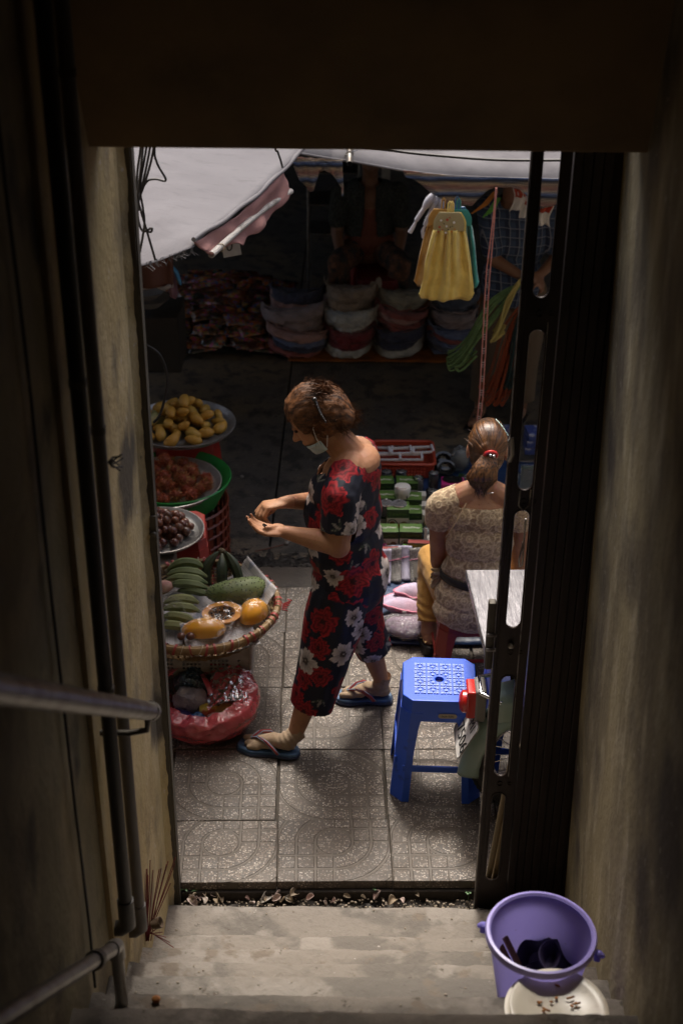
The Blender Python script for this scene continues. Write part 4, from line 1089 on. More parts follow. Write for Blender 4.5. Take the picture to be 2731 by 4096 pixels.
# dim things at the back of the stall
t = thing('metal_rack', 'shiny thin metal rack standing in the dark behind the garments', 'rack', (-.25, 9.5, -.1))
for x in (.0, .34): 
    MB().tube([(x, 0, 0), (x, 0, .95), (x + (.04 if x == 0 else -.04), 0, 1.0)], .009, 10).obj('leg', M_galv, t); MB().tube([(x, .3, 0), (x, .3, 1.0)], .009, 10).obj('leg', M_galv, t)
for z in (.45, .66, .88): MB().tube([(0, 0, z), (.34, 0, z)], .006, 8).obj('crossbar', M_galv, t); MB().box((.17, .15, z - .004), (.33, .3, .004)).obj('shelf', M_steel_dark, t)
M_paper = mat('white_paper', (.33, .32, .30), .8, var=[((.45, .43, .4), 9., .5, .7)])
M_ink = mat('black_ink', (.012, .012, .012), .6)
pc = spot(925, 990, y=6.35)
t = thing('price_card', 'white price card with a black 0 hanging behind the pipe', 'card', pc, rz=rad(10))
MB().box((0, 0, 0), (.085, .003, .085), Matrix.Rotation(rad(-8), 3, 'Y')).obj('card', M_paper, t, smooth=False)
lettering('0', .065, M_ink, t, Matrix.Translation((-.008, -.0022, .004)) @ Matrix.Rotation(rad(90), 4, 'X') @ Matrix.Rotation(rad(-8), 4, 'Z'))
pc = spot(1543, 690, y=9.6)
o = MB().box((0, 0, 0), (.06, .006, .11)).obj('paper_sheet', M_paper, smooth=False); o.location = pc; tag(o, 'small pale sheet of paper behind the seated vendor', 'paper')
M_bagbrown = mat('brown_cloth_bag', (.10, .035, .02), .7, bmp=(20, .4)); M_bagmauve = mat('mauve_cloth_bag', (.16, .08, .10), .7, bmp=(20, .4)); M_bagblue = mat('blue_cloth', (.05, .20, .36), .6, bmp=(20, .3)); M_hem = mat('grey_hem', (.30, .28, .27), .6)
pc = spot(590, 1050, y=6.6)
t = thing('cloth_bag', 'brown hanging bag with a grey hem beside the door jamb', 'bag', pc)
MB().grid(lambda u, v: (-.12 + .24 * u, .02 * math.sin(u * 9) - .01, -.17 * v + .05), 20, 10).obj('bag', M_bagbrown, t, solid=.02)
MB().tube([(-.12 + .012 * k, .004 * math.sin(k), -.125 - .008 * math.sin(k * .9)) for k in range(21)], .011, 8).obj('hem', M_hem, t)
for k, (px, py, m_, w, h, lab) in enumerate(((665, 1110, M_bagmauve, .055, .22, 'mauve cloth bag hanging right of the brown bag'), (690, 1090, M_bagblue, .022, .13, 'narrow blue cloth hanging beside the mauve bag'))):
    pc = spot(px, py, y=6.7 - .04 * k); t = thing('cloth_bag', lab, 'bag', pc)
    MB().tube([(-.02, 0, h * .5), (0, 0, h * .25), (.02, 0, 0), (.035, 0, -h * .4), (.04, 0, -h * .5)], [w * .2, w * .6, w, w * .8, w * .2], 14, flat=.5).obj('bag', m_, t)
M_bowlg = mat('grey_enamel', (.32, .31, .30), .35, .2)
for k, (px, py, lab) in enumerate(((585, 1190, 'grey enamel bowl stacked at the left edge, upper'), (600, 1222, 'grey enamel bowl stacked at the left edge, lower'))):
    pc = spot(px, py, y=7.6); t = thing('enamel_bowl', lab, 'bowl', pc, group='bowls at the left edge')
    MB().lathe([(.001, 0), (.06, 0), (.11, .045), (.115, .05), (.105, .047), (.055, .008), (.001, .008)], 28).obj('dish', M_bowlg, t)
ts = thing('crate', 'dark crate under the enamel bowls at the left edge', 'crate', spot(590, 1260, y=7.7))
MB().box((0, 0, -.12), (.40, .34, .34)).obj('body', M_dark_goods, ts, bevel=.01)
# ================================================================== FRUIT STALL ON THE LEFT
M_alu = mat('dull_aluminium', (.42, .41, .40), .38, .7, var=[((.25, .24, .23), 8., .45, .65)], bmp=(40, .1))
M_redpl = mat('red_plastic', (.26, .02, .012), .38, var=[((.18, .014, .010), 9., .45, .7)], spec=.5)
M_greenpl = mat('green_plastic', (.02, .22, .045), .36)
M_orangered = mat('orange_red_plastic', (.13, .024, .009), .45)
M_whitepl = mat('grubby_white_plastic', (.34, .31, .27), .55, var=[((.18, .155, .12), 12., .45, .65)])
def tray(name, label, c, r, depth=.028, m=M_alu):
    t = thing(name, label, 'tray', c)
    MB().lathe([(.001, -depth), (r * .88, -depth), (r * .93, -depth + .006), (r * .98, -.004), (r, 0), (r + .005, -.001), (r + .004, -.007), (r * .985, -.010), (r * .94, -depth), (r * .88, -depth - .004), (.001, -depth - .004)], 64).obj('dish', m, t)
    return t
def plastic_stool(name, label, loc, w, h, m, rz=0, top_pattern=None, taper=.80, holes=True, cross=True):
    """Square moulded stool: chamfered seat, apron, four angled legs with L section, cross bars, finger hole."""
    t = thing(name, label, 'stool', loc, rz=rz)
    a = w / 2; c = w * .13
    oct_ = [(-a + c, -a), (a - c, -a), (a, -a + c), (a, a - c), (a - c, a), (-a + c, a), (-a, a - c), (-a, -a + c)]
    hole = [(w * .075 * math.cos(k * math.pi / 8), w * .075 * math.sin(k * math.pi / 8)) for k in range(16)]
    me = plate(oct_, [hole], .012, bev=.004); me.transform(Matrix.Translation((0, 0, h - .010)))
    link('seat', me, m, t, smooth=False)
    b = a / taper
    ap = h * .20
    mb = MB(); ring = []
    for z, k in ((h - .008, 1.0), (h - ap, 1 + (1 / taper - 1) * ap / h)):
        ring.append([(x * k * 1.012, y * k * 1.012, z) for x, y in oct_])
    vs = ring[0] + ring[1]; mb.add(vs, [[i, (i + 1) % 8, 8 + (i + 1) % 8, 8 + i] for i in range(8)])
    mb.obj('apron', m, t, smooth=False, solid=.005)
    for sx in (-1, 1):
        for sy in (-1, 1):
            mb = MB()
            k0 = 1 + (1 / taper - 1) * ap / h * .6; lw0, lw1 = w * .27, w * .155
            def P(k, lw, z):   # L section round the chamfered corner
                A = a * k * 1.02; cc = c * k
                return [(sx * (A - cc - lw * .45), sy * A, z), (sx * (A - cc), sy * A, z), (sx * A, sy * (A - cc), z), (sx * A, sy * (A - cc - lw * .45), z)]
            rows = []
            for q in range(7):
                f = q / 6; z = (h - ap * .6) * (1 - f); k = k0 + (1 / taper - k0) * f
                lw = lw0 + (lw1 - lw0) * min(1, f * 2.2) ** .6
                rows.append(P(k, lw * 1.35, z))
            vs = [p for r in rows for p in r]
            mb.add(vs, [[r * 4 + i, r * 4 + i + 1, (r + 1) * 4 + i + 1, (r + 1) * 4 + i] for r in range(6) for i in range(3)])
            mb.obj('leg', m, t, smooth=False, solid=.006)
    if cross:
        for z in (h * .33,):
            k = (k0 + (1 / taper - k0) * (1 - z / (h - ap * .6))) * a * 1.0
            for sx, sy, dx, dy in ((0, -1, 1, 0), (0, 1, 1, 0), (-1, 0, 0, 1), (1, 0, 0, 1)):
                zz = z + (.045 * h if dx == 0 else 0)
                MB().box((sx * k, sy * k, zz), (2 * k * .84 if dx else .009, 2 * k * .84 if dy else .009, h * .062)).obj('crossbar', m, t, smooth=False, bevel=.003)
    return t
# ---- mango tray
cm = Vector((-.80, 6.36, .45))
tray('fruit_tray', 'round metal tray heaped with yellow mangoes, farthest back', cm, .265)
plastic_stool('plastic_stool', 'red plastic stool carrying the tray of mangoes', (cm.x, cm.y, -.1), .30, .515, M_redpl, rz=.35)
M_card = mat('grey_cardboard', (.17, .145, .12), .85, var=[((.11, .09, .07), 6., .45, .65)])
o = MB().box((0, 0, 0), (.36, .30, .20)).obj('carton', M_card, smooth=False, bevel=.004); o.location = (-.82, 6.16, .22); o.rotation_euler = (0, 0, .1); tag(o, 'grey cardboard carton below the edge of the mango tray', 'box')
M_mango = mat('mango_skin', (.52, .30, .055), .5, var=[((.40, .27, .05), 9., .4, .65), ((.22, .17, .06), 34., .70, .76), ((.12, .08, .02), 75., .73, .77)], bmp=(120, .12), rand=(.46, .24, .035))
M_mango_g = mat('greenish_mango_skin', (.30, .30, .13), .5, var=[((.42, .29, .07), 6., .48, .66)], bmp=(120, .12))
def mango_mesh(s):
    mb = MB().ell((0, 0, 0), (.042, .0255, .0235), nu=20, nv=14)
    r_ = random.Random(s)
    def f(p):
        x, y, z = p; k = x / .042
        w = 1 - .16 * k + .0 * k * k
        return (x + .002 * noise.noise((x * 30, y * 30, s)), y * w + .009 * k * k * (1 if k > 0 else .3), z * w)
    mb.v = [f(v) for v in mb.v]
    mb.tube([(-.040, .0, 0), (-.0445, .001, 0)], .0025, 6); return mb
def heap(protos, spots_, name, label, cat, grp, rr, labels=None, flat=.6):
    out = []
    for k, (x, y, z) in enumerate(spots_):
        o = protos[k % len(protos)].copy(); C.objects.link(o); o.name = name
        o.location = (x, y, z); o.rotation_euler = (rr.uniform(-flat, flat), rr.uniform(-flat, flat), rr.uniform(0, 6.28))
        s_ = rr.uniform(.82, 1.16); o.scale = (s_, s_, s_); tag(o, label, cat, grp); out.append(o)
    return out
def mound(c, R, dmin, hmax, zoff, rr, n_layers=3, squash=.75):
    """Fruit centres filling a dish, layer on layer, each layer smaller."""
    P = []
    for L_ in range(n_layers):
        Rl = R * (1 - .30 * L_); z = c.z + zoff + dmin * squash * L_; tries = 0
        while tries < 900:
            tries += 1
            a = rr.uniform(0, 6.28); q = Rl * math.sqrt(rr.random()); x, y = c.x + q * math.cos(a), c.y + q * math.sin(a)
            zz = z + rr.uniform(-.004, .006)
            if all((x - p[0]) ** 2 + (y - p[1]) ** 2 + (zz - p[2]) ** 2 > (dmin * .86) ** 2 for p in P): P.append((x, y, zz))
    return P
mr = random.Random(17)
mp = [mango_mesh(s).obj('tmp', M_mango, None) for s in range(4)]
mg = [mango_mesh(9).obj('tmp', M_mango_g, None)]
pts = mound(cm, .212, .064, .1, .0, mr, 4, .60)
heap(mp, [p for i, p in enumerate(pts) if i % 13 != 4], 'mango', 'ripe yellow mango in the heap on the metal tray', 'mango', 'mangoes heaped on the tray', mr)
heap(mg, [p for i, p in enumerate(pts) if i % 13 == 4], 'mango', 'greenish unripe mango among the yellow ones on the tray', 'mango', 'greenish mangoes on the tray', mr)
for o in mp + mg: bpy.data.objects.remove(o)

# ---- rambutans on a tray in a green basin above a red basket
crm = Vector((-.83, 5.93, .35))
tray('fruit_tray', 'round metal tray of hairy red rambutans set in the green basin', crm, .255)
t = thing('basin', 'bright green plastic basin under the rambutan tray', 'basin', (-.80, 5.98, .22))
MB().lathe([(.001, 0), (.19, 0), (.20, .006), (.258, .125), (.268, .135), (.272, .130), (.266, .118), (.205, -.004), (.001, -.006)], 56).obj('bowl', M_greenpl, t)
t = thing('plastic_basket', 'orange red lattice basket holding up the green basin', 'basket', (-.79, 6.0, -.1))
for k in range(32):
    a = 2 * math.pi * k / 32
    MB().box((.235 * math.cos(a), .235 * math.sin(a), .15), (.010, .024, .30), Matrix.Rotation(a, 3, 'Z')).obj('slat', M_orangered, t, smooth=False)
for z in (.006, .07, .13, .19, .25, .305): MB().lathe([(.238, z - .008), (.245, z), (.238, z + .008), (.229, z)], 48, close=True).obj('hoop', M_orangered, t)
MB().lathe([(.001, .0), (.235, .0), (.235, .008), (.001, .008)], 40).obj('base', M_orangered, t)
M_ramb = mat('rambutan_skin', (.15, .016, .010), .7, var=[((.22, .05, .012), 26., .45, .65)], bmp=(120, .5), rand=(.17, .035, .012))
M_rhair = mat('rambutan_hair', (.34, .075, .022), .6, var=[((.26, .20, .06), 40., .4, .6)], rand=(.34, .06, .02))
def rambutan(seed):
    r_ = random.Random(seed); body = MB().ell((0, 0, 0), (.023, .0215, .0215), nu=12, nv=8); hair = MB()
    for k in range(210):
        z = r_.uniform(-1, 1); a = r_.uniform(0, 6.28); q = math.sqrt(1 - z * z); d = Vector((q * math.cos(a), q * math.sin(a), z))
        tip = d * r_.uniform(.029, .038) + Vector((r_.uniform(-.006, .006), r_.uniform(-.006, .006), r_.uniform(-.006, .006)))
        u = d.orthogonal().normalized() * .0017; w = d.cross(u)
        p = d * .0205
        hair.add([p + u, p - u * .5 + w * .87, p - u * .5 - w * .87, tip], [[0, 1, 3], [1, 2, 3], [2, 0, 3]])
    return body, hair
rr_ = random.Random(23); rp = []
for s in range(4):
    b_, h_ = rambutan(s)
    ob = b_.obj('tmp', M_ramb); oh = h_.obj('tmp', M_rhair, None, smooth=False)
    rp.append((ob.data, oh.data)); bpy.data.objects.remove(ob); bpy.data.objects.remove(oh)
for k, p in enumerate(mound(crm, .19, .066, .06, .0, rr_, 2, .55)):
    o = bpy.data.objects.new('rambutan', rp[k % 4][0]); C.objects.link(o); o.location = p; o.rotation_euler = (rr_.uniform(0, 6), rr_.uniform(0, 6), rr_.uniform(0, 6))
    s_ = rr_.uniform(.95, 1.2); o.scale = (s_,) * 3
    tag(o, 'spiky red rambutan lying among others on the metal tray', 'rambutan', 'rambutans heaped on the tray')
    h = bpy.data.objects.new('spines', rp[k % 4][1]); C.objects.link(h); h.parent = o
# ---- star apples / plums on a smaller tray over a red stool
cp = Vector((-.80, 5.365, .42))
tray('fruit_tray', 'smaller metal tray of dark reddish round fruit, nearest of three', cp, .195, .022)
plastic_stool('plastic_stool', 'red plastic stool under the tray of dark round fruit', (-.745, 5.46, 0), .27, .375, M_redpl, rz=.12)
o = MB().box((0, 0, 0), (.22, .20, .36)).obj('carton', M_card, smooth=False, bevel=.004); o.location = (-.83, 5.24, .19); tag(o, 'brown cardboard carton under the tray of dark round fruit', 'box')
M_plum = mat('dark_plum_skin', (.085, .022, .016), .28, var=[((.11, .06, .025), 14., .45, .66), ((.045, .012, .014), 8., .5, .7)], spec=.6, rand=(.14, .045, .02))
pm_ = [MB().ell((0, 0, 0), (.0215, .0215, .0195), nu=16, nv=10).tube([(0, 0, .018), (.001, 0, .022)], .002, 6).obj('tmp', M_plum, None)]
pr2 = random.Random(29)
heap(pm_, mound(cp, .145, .0425, .05, -.002, pr2, 3, .70), 'star_apple', 'dark red brown round fruit in the heap on the small tray', 'fruit', 'dark round fruit on the tray', pr2, flat=3)

# ---- woven basket with mixed fruit on a white crate basket
cb = Vector((-.575, 4.80, .40)); RB = .325
M_weave = mat('bamboo_weave', (.26, .165, .07), .6, var=[((.15, .085, .035), 16., .42, .66), ((.36, .25, .12), 40., .62, .72)], bmp=(90, .4))
M_bind = mat('red_plastic_strip', (.30, .035, .035), .45, var=[((.18, .025, .02), 20., .5, .7)])
M_tie = mat('pale_tie_strip', (.50, .44, .36), .5)
t = thing('woven_basket', 'wide woven bamboo basket with red bound rim, full of mixed fruit', 'basket', cb)
# strips of the bowl: ring strips and upright strips, really woven over and under
def bowl_r(z): return RB * (.80 + .20 * ((z + .085) / .085) ** .7)
for k in range(6):
    z = -.080 + .013 * k
    MB().tube([((bowl_r(z) + .0035 * (-1) ** (q + k)) * math.cos(2 * math.pi * q / 72), (bowl_r(z) + .0035 * (-1) ** (q + k)) * math.sin(2 * math.pi * q / 72), z) for q in range(72)], .006, 6, closed=True, flat=.5).obj('ring_strip', M_weave, t)
up = None
for k in range(72):
    a = 2 * math.pi * k / 72
    if up is None:
        up = MB().grid(lambda u, v: (bowl_r(-.085 + .085 * v) + .003 * math.sin(v * 20), .010 * (u - .5), -.085 + .085 * v), 2, 9).obj('upright_strip', M_weave, t, solid=.002); q_ = up
    else: q_ = up.copy(); C.objects.link(q_)
    q_.rotation_euler = (0, 0, a)
MB().lathe([(.001, -.085), (RB * .81, -.083), (RB * .81, -.079), (.001, -.079)], 56).obj('bottom', M_weave, t)
MB().lathe([(RB * 1.0 + .0105 * math.cos(a), .002 + .017 * math.sin(a)) for a in [2 * math.pi * k / 10 for k in range(10)]], 90, close=True).obj('rim', M_weave, t)
MB().lathe([(RB * .975 + .007 * math.cos(a), .012 + .008 * math.sin(a)) for a in [2 * math.pi * k / 8 for k in range(8)]], 90, close=True).obj('rim_hoop', M_weave, t)
brn = random.Random(3); bd = None
for k in range(64):
    a = 2 * math.pi * (k + brn.uniform(-.25, .25)) / 64; red = (k * 7) % 5 < 3
    w_ = brn.uniform(.006, .013) if red else .0022
    mb = MB(); tilt = brn.uniform(-.3, .5)
    pts = [(RB * .993 + .0185 * math.cos(b), .028 * tilt * math.sin(b), .004 + .0235 * math.sin(b)) for b in [2 * math.pi * q / 12 for q in range(12)]]
    R_ = Matrix.Rotation(a, 3, 'Z')
    vs = []; 
    for p in pts: vs += [R_ @ Vector((p[0], p[1] - w_ / 2, p[2])), R_ @ Vector((p[0], p[1] + w_ / 2, p[2]))]
    mb.add(vs, [[2 * i, 2 * i + 1, (2 * i + 3) % 24, (2 * i + 2) % 24] for i in range(12)])
    mb.obj('binding' if red else 'tie', M_bind if red else M_tie, t)
for k in range(5): MB().tube([(RB * 1.05, .01 * k - .02, -.005), (RB * 1.09 + .006 * k, .012 * k - .03, .004 * k), (RB * 1.11, .015 * k - .02, -.01 + .004 * k)], .0028, 5).obj('loose_end', M_bind, t)
# white lattice basket it stands on
t = thing('plastic_basket', 'grubby white lattice basket under the woven fruit basket', 'basket', (-.57, 4.835, 0))
HB = .318
me = plate([(-.19, 0), (.19, 0), (.21, HB), (-.21, HB)], [[(x + sx, z + sz) for sx, sz in ((-.005, -.006), (.005, -.006), (.005, .006), (-.005, .006))] for x in [(-.165 + .0158 * i) for i in range(22)] if abs((x + .165) % .11 - .09) > .012 for z in [.03 + .0205 * j for j in range(12)]], .004)
me.transform(Matrix.Rotation(math.pi / 2, 4, 'X'))
for k in range(4):
    o = link('lattice_side', me, M_whitepl, t, smooth=False); o.rotation_euler = (0, 0, k * math.pi / 2)
    R_ = Matrix.Rotation(k * math.pi / 2, 3, 'Z'); o.location = R_ @ Vector((0, -.20, 0)); o.rotation_euler = Euler((rad(3), 0, k * math.pi / 2))
MB().box((0, 0, .01), (.38, .38, .01)).obj('base', M_whitepl, t, smooth=False)
for k in range(4):
    R_ = Matrix.Rotation(k * math.pi / 2, 3, 'Z'); MB().cap(R_ @ Vector((-.205, -.212, HB)), R_ @ Vector((.205, -.212, HB)), .008, .008).obj('rim', M_whitepl, t)
    MB().cap(R_ @ Vector((-.19, -.198, .0)), R_ @ Vector((-.212, -.214, HB)), .009, .009).obj('corner_post', M_whitepl, t)

# newspaper sheets lining the basket
def news_mat():
    m, nt, b, out = nodes_of('newsprint')
    v = coords(nt); sx = nt.nodes.new('ShaderNodeSeparateXYZ'); nt.links.new(v, sx.inputs[0])
    ln = math_n(nt, 'FRACT', math_n(nt, 'MULTIPLY', sx.outputs[1], 150)); col_ = math_n(nt, 'FRACT', math_n(nt, 'MULTIPLY', sx.outputs[0], 14))
    tx = ramp(nt, ln, [(.45, (0, 0, 0)), (.55, (1, 1, 1))]); n_ = ramp(nt, ntex(nt, coords(nt, (260, 1, 1)), 1.0, 2), [(.45, (0, 0, 0)), (.5, (1, 1, 1))])
    gut = ramp(nt, col_, [(.06, (0, 0, 0)), (.09, (1, 1, 1))])
    f = math_n(nt, 'MULTIPLY', math_n(nt, 'MULTIPLY', tx, n_), gut)
    pic = ramp(nt, ntex(nt, coords(nt, (5, 8, 1)), 1.3, 1), [(.58, (0, 0, 0)), (.60, (1, 1, 1))])
    c = mixc(nt, math_n(nt, 'MULTIPLY', f, .6), (.52, .50, .50), (.10, .10, .11)); c = mixc(nt, math_n(nt, 'MULTIPLY', pic, .55), c, (.12, .16, .26))
    nt.links.new(c, b.inputs['Base Color']); b.inputs['Roughness'].default_value = .85; return m
M_news = news_mat()
def paper(label, loc, w, d, rz, seed, curlk=.02, tilt=(0, 0)):
    o = MB().grid(lambda u, v: (w * (u - .5), d * (v - .5), curlk * ((2 * u - 1) ** 2 + (2 * v - 1) ** 2) + .014 * noise.noise((u * 4, v * 4, seed)) + .006 * noise.noise((u * 11, v * 11, seed))), 20, 20).obj('newspaper', M_news, solid=.0008)
    o.location = loc; o.rotation_euler = (tilt[0], tilt[1], rz); return tag(o, label, 'newspaper', 'newspaper lining the basket')
paper('crumpled newspaper sheet behind the soursop at the basket rim', (cb.x + .205, cb.y + .10, .375), .20, .28, .5, 1, .035, (0, -.5))
paper('printed newspaper sheet between bananas and papaya', (cb.x - .02, cb.y + .02, .352), .26, .34, .9, 2, .015)
paper('newspaper sheet folded under the papaya at the near rim', (cb.x + .10, cb.y - .19, .362), .28, .18, .35, 3, .02, (.25, 0))
paper('newspaper sheet under the bananas at the left of the basket', (cb.x - .17, cb.y - .06, .346), .22, .36, .1, 4, .01)

# bananas
M_ban_g = mat('green_banana_skin', (.085, .115, .04), .55, var=[((.15, .18, .07), 10., .45, .65), ((.035, .03, .015), 30., .66, .74)], bmp=(30, .15))
M_ban_y = mat('pale_green_banana_skin', (.22, .225, .09), .55, var=[((.16, .18, .07), 10., .45, .65), ((.05, .04, .02), 36., .62, .70), ((.04, .03, .015), 90., .66, .70)], bmp=(30, .15))
M_ban_d = mat('dark_green_banana_skin', (.030, .042, .020), .5, var=[((.075, .085, .035), 12., .52, .7), ((.015, .013, .01), 24., .6, .7)], bmp=(30, .2))
M_stem = mat('dry_banana_stem', (.10, .075, .04), .8, bmp=(50, .4))
def banana(mb, base, d, up, L_, r, bend):
    d, up = Vector(d).normalized(), Vector(up).normalized(); pts = []; rs = []
    for i in range(13):
        s = i / 12; pts.append(Vector(base) + d * (L_ * s) + up * (bend * L_ * (4 * s * (1 - s)) ** .9))
        rs.append(r * min(1, .30 + 2.6 * s) * min(1, .22 + 3.4 * (1 - s)) if 0 < i < 12 else r * .28)
    mb.tube(pts, rs, 7)
def bunch(label, stem, fingers, m, grp='banana bunches in the basket'):
    t = thing('banana_bunch', label, 'bananas', stem, grp)
    for (b_, d_, u_, L_, r_, be) in fingers:
        mb = MB(); banana(mb, b_, d_, u_, L_, r_, be); mb.obj('banana', m, t)
    MB().tube([(-.012, .01, 0), (0, 0, 0), (.01, -.002, 0)], [.010, .014, .008], 8).obj('stem', M_stem, t)
s0 = spot(672, 2290, z=.43)
bunch('green banana bunch at the far left of the woven basket', s0, [((0, 0, .012), (1, .10, -.02), (0, .2, 1), .155, .019, .22), ((.0, -.018, .0), (1, -.0, -.05), (0, -.2, 1), .165, .019, .16), ((0, -.045, -.006), (1, -.08, -.05), (0, -.3, 1), .17, .019, .14), ((.01, -.075, -.015), (1, -.10, -.02), (0, -.4, 1), .165, .019, .14), ((.05, -.085, -.035), (1, -.22, -.02), (0, -.4, 1), .13, .018, .14), ((.0, .02, -.02), (1, .2, -.1), (0, .4, 1), .14, .018, .14)], M_ban_g)
s1 = spot(655, 2430, z=.41)
bunch('pale green banana bunch at the near left of the woven basket', s1, [((0, .015, .01), (1, .06, -.02), (0, .2, 1), .14, .020, .14), ((.0, -.022, .004), (1, -.05, -.02), (0, -.2, 1), .15, .020, .14), ((.0, -.055, -.01), (1, -.20, -.05), (0, -.3, 1), .14, .020, .16), ((0, -.10, -.02), (1, -.12, 0), (0, -.3, 1), .10, .020, .1)], M_ban_y)
s2 = spot(890, 2205, z=.50)
bunch('dark green banana bunch standing on end at the back of the basket', s2, [((-.015, -.005, 0), (-.25, -.35, -1), (-.9, -.3, .2), .15, .021, .24), ((.0, -.02, 0), (.02, -.45, -1), (0, -1, .3), .16, .022, .14), ((.018, -.012, 0), (.35, -.35, -1), (.6, -.5, .2), .15, .021, .18), ((.0, .012, 0), (.1, .25, -1), (0, 1, 0), .13, .02, .1)], M_ban_d)
# soursop
M_sour = mat('soursop_skin', (.12, .165, .055), .55, var=[((.19, .23, .085), 10., .42, .64), ((.07, .10, .03), 5., .5, .7)], bmp=(70, .25))
M_thorn = mat('soursop_spine', (.035, .045, .018), .6)
so = spot(948, 2365, z=.425)
t = thing('soursop', 'large green spiny soursop lying across the woven basket', 'soursop', so, rz=.30)
sm = MB().ell((0, 0, 0), (.125, .058, .055), nu=40, nv=24)
def sfn(p):
    x, y, z = p; k = x / .125
    f = 1 + .12 * k - .10 * math.cos(k * 3) * .5 + .05 * noise.noise((x * 16, y * 16, z * 16))
    return (x, y * f + .016 * (k * k), z * f)
sm.v = [sfn(v) for v in sm.v]
sm.obj('fruit', M_sour, t)
sp_ = MB(); srn = random.Random(2)
for i in range(17):
    for j in range(15):
        th = -1.35 + 2.7 * (i + .5 * (j % 2)) / 17 + srn.uniform(-.05, .05); a = 2 * math.pi * j / 15 + srn.uniform(-.13, .13)
        p = sfn((.125 * math.sin(th), .058 * math.cos(th) * math.cos(a), .055 * math.cos(th) * math.sin(a))); P_ = Vector(p)
        n_ = Vector((P_.x / .125 ** 2, P_.y / .058 ** 2, P_.z / .055 ** 2)).normalized()
        F = frame_z(n_)
        sp_.lathe([(.0030, -.001), (.0014, .002), (.0003, .005)], 6, F, P_)
sp_.obj('spines', M_thorn, t)['kind'] = 'stuff'
# papaya pieces wrapped in film
M_pap = mat('papaya_flesh', (.70, .30, .010), .32, var=[((.68, .33, .035), 12., .4, .6)], spec=.5, sss=.15)
M_papcut = mat('papaya_cut', (.72, .34, .018), .3, var=[((.6, .22, .015), 14., .4, .6)], spec=.5)
M_cav = mat('papaya_cavity', (.36, .17, .05), .6, var=[((.18, .08, .02), 24., .45, .62)], bmp=(60, .6))
M_seed = mat('papaya_seed', (.03, .022, .016), .35)
M_film = film('clear_wrap', (.8, .8, .82), .015, .10, 34., .5, .22)
def papaya_half(label, loc, L_, W, Hh, rz, cutup, rot=None):
    t = thing('papaya_half', label, 'papaya', loc, 'wrapped papaya halves', rot=rot or (0, 0, rz))
    def facet(p):
        a = math.atan2(p[1], p[2]); q = 1 - .05 * abs(math.sin(a * 3.5)); return (p[0], p[1] * q, p[2] * q)
    if not cutup:
        mb = MB().ell((0, 0, 0), (L_, W, Hh), nu=28, nv=16); mb.v = [facet((x, y * (1 + .12 * x / L_), max(z, -.15 * Hh))) for x, y, z in mb.v]; mb.obj('flesh', M_pap, t)
    else:
        MB().grid(lambda u, v: (L_ * math.sin(v * math.pi / 2) * math.cos(2 * math.pi * u), W * math.sin(v * math.pi / 2) * math.sin(2 * math.pi * u) * (1 + .1 * math.sin(v * math.pi / 2) * math.cos(2 * math.pi * u)), -Hh * math.cos(v * math.pi / 2)), 32, 10, closeu=True).obj('flesh', M_pap, t)
        def face(u, v):
            a = 2 * math.pi * u; q = .66 + .34 * v; return (L_ * q * math.cos(a), W * q * math.sin(a) * (1 + .1 * q * math.cos(a)), .002 - .004 * (1 - v))
        MB().grid(face, 48, 5, closeu=True).obj('cut_face', M_papcut, t)
        def cav(u, v):
            a = 2 * math.pi * u; q = .67 * v; return (L_ * q * math.cos(a), W * q * math.sin(a), -.026 * (1 - v * v) + .003 * noise.noise((u * 9, v * 5, 1)))
        MB().grid(cav, 48, 9, closeu=True).obj('cavity', M_cav, t)
        sr_ = random.Random(6); sd = MB()
        for k in range(46):
            a = sr_.uniform(0, 6.28); q = .6 * math.sqrt(sr_.random()); sd.ell((L_ * q * math.cos(a), W * q * math.sin(a), -.020 * (1 - q) + .002), (.0042, .0036, .0036), nu=7, nv=5)
        sd.obj('seeds', M_seed, t)['kind'] = 'stuff'
    # crinkled film over it
    def wrap(u, v):
        a = 2 * math.pi * u; q = 1.25 * v; x, y = L_ * q * math.cos(a), W * q * math.sin(a)
        z = (0 if cutup else Hh * math.sqrt(max(0, 1 - min(1, q) ** 2))) + .006 + .007 * noise.noise((x * 45, y * 45, L_)) - (.02 * max(0, q - 1) / .25)
        return (x * 1.03, y * 1.03, z)
    MB().grid(wrap, 40, 14, closeu=True).obj('film', M_film, t)
    return t
papaya_half('papaya half cut side up with dark seeds, wrapped in clear film', spot(888, 2450, z=.435), .080, .050, .045, .18, True, rot=(rad(24), 0, .18))
papaya_half('peeled papaya half lying flat side down at the near rim', spot(815, 2520, z=.395), .088, .052, .050, .12, False)
papaya_half('peeled papaya half propped at the right of the woven basket', spot(1012, 2455, z=.405), .075, .055, .060, 1.15, False)
def tuft(label, loc, s, seed):
    o = MB().grid(lambda u, v: ((u - .5) * s * (1 - .5 * v), (v - .3) * s * .9 + .02 * noise.noise((u * 5, v * 5, seed)), .05 * s / .1 * (math.sin(v * 2.4)) + .024 * noise.noise((u * 7, v * 7, seed + 5))), 16, 16).obj('film_scrap', M_film)
    o.location = loc; o.rotation_euler = (0, 0, seed); return tag(o, label, 'plastic film', 'loose film in the basket')
tuft('twisted clear film between the papaya halves and the soursop', spot(955, 2400, z=.44), .12, .6)
tuft('loose clear film beside the pale bananas', spot(720, 2450, z=.42), .13, 2.0)
tuft('clear film gathered at the near rim of the basket', spot(900, 2540, z=.40), .10, 4.1)
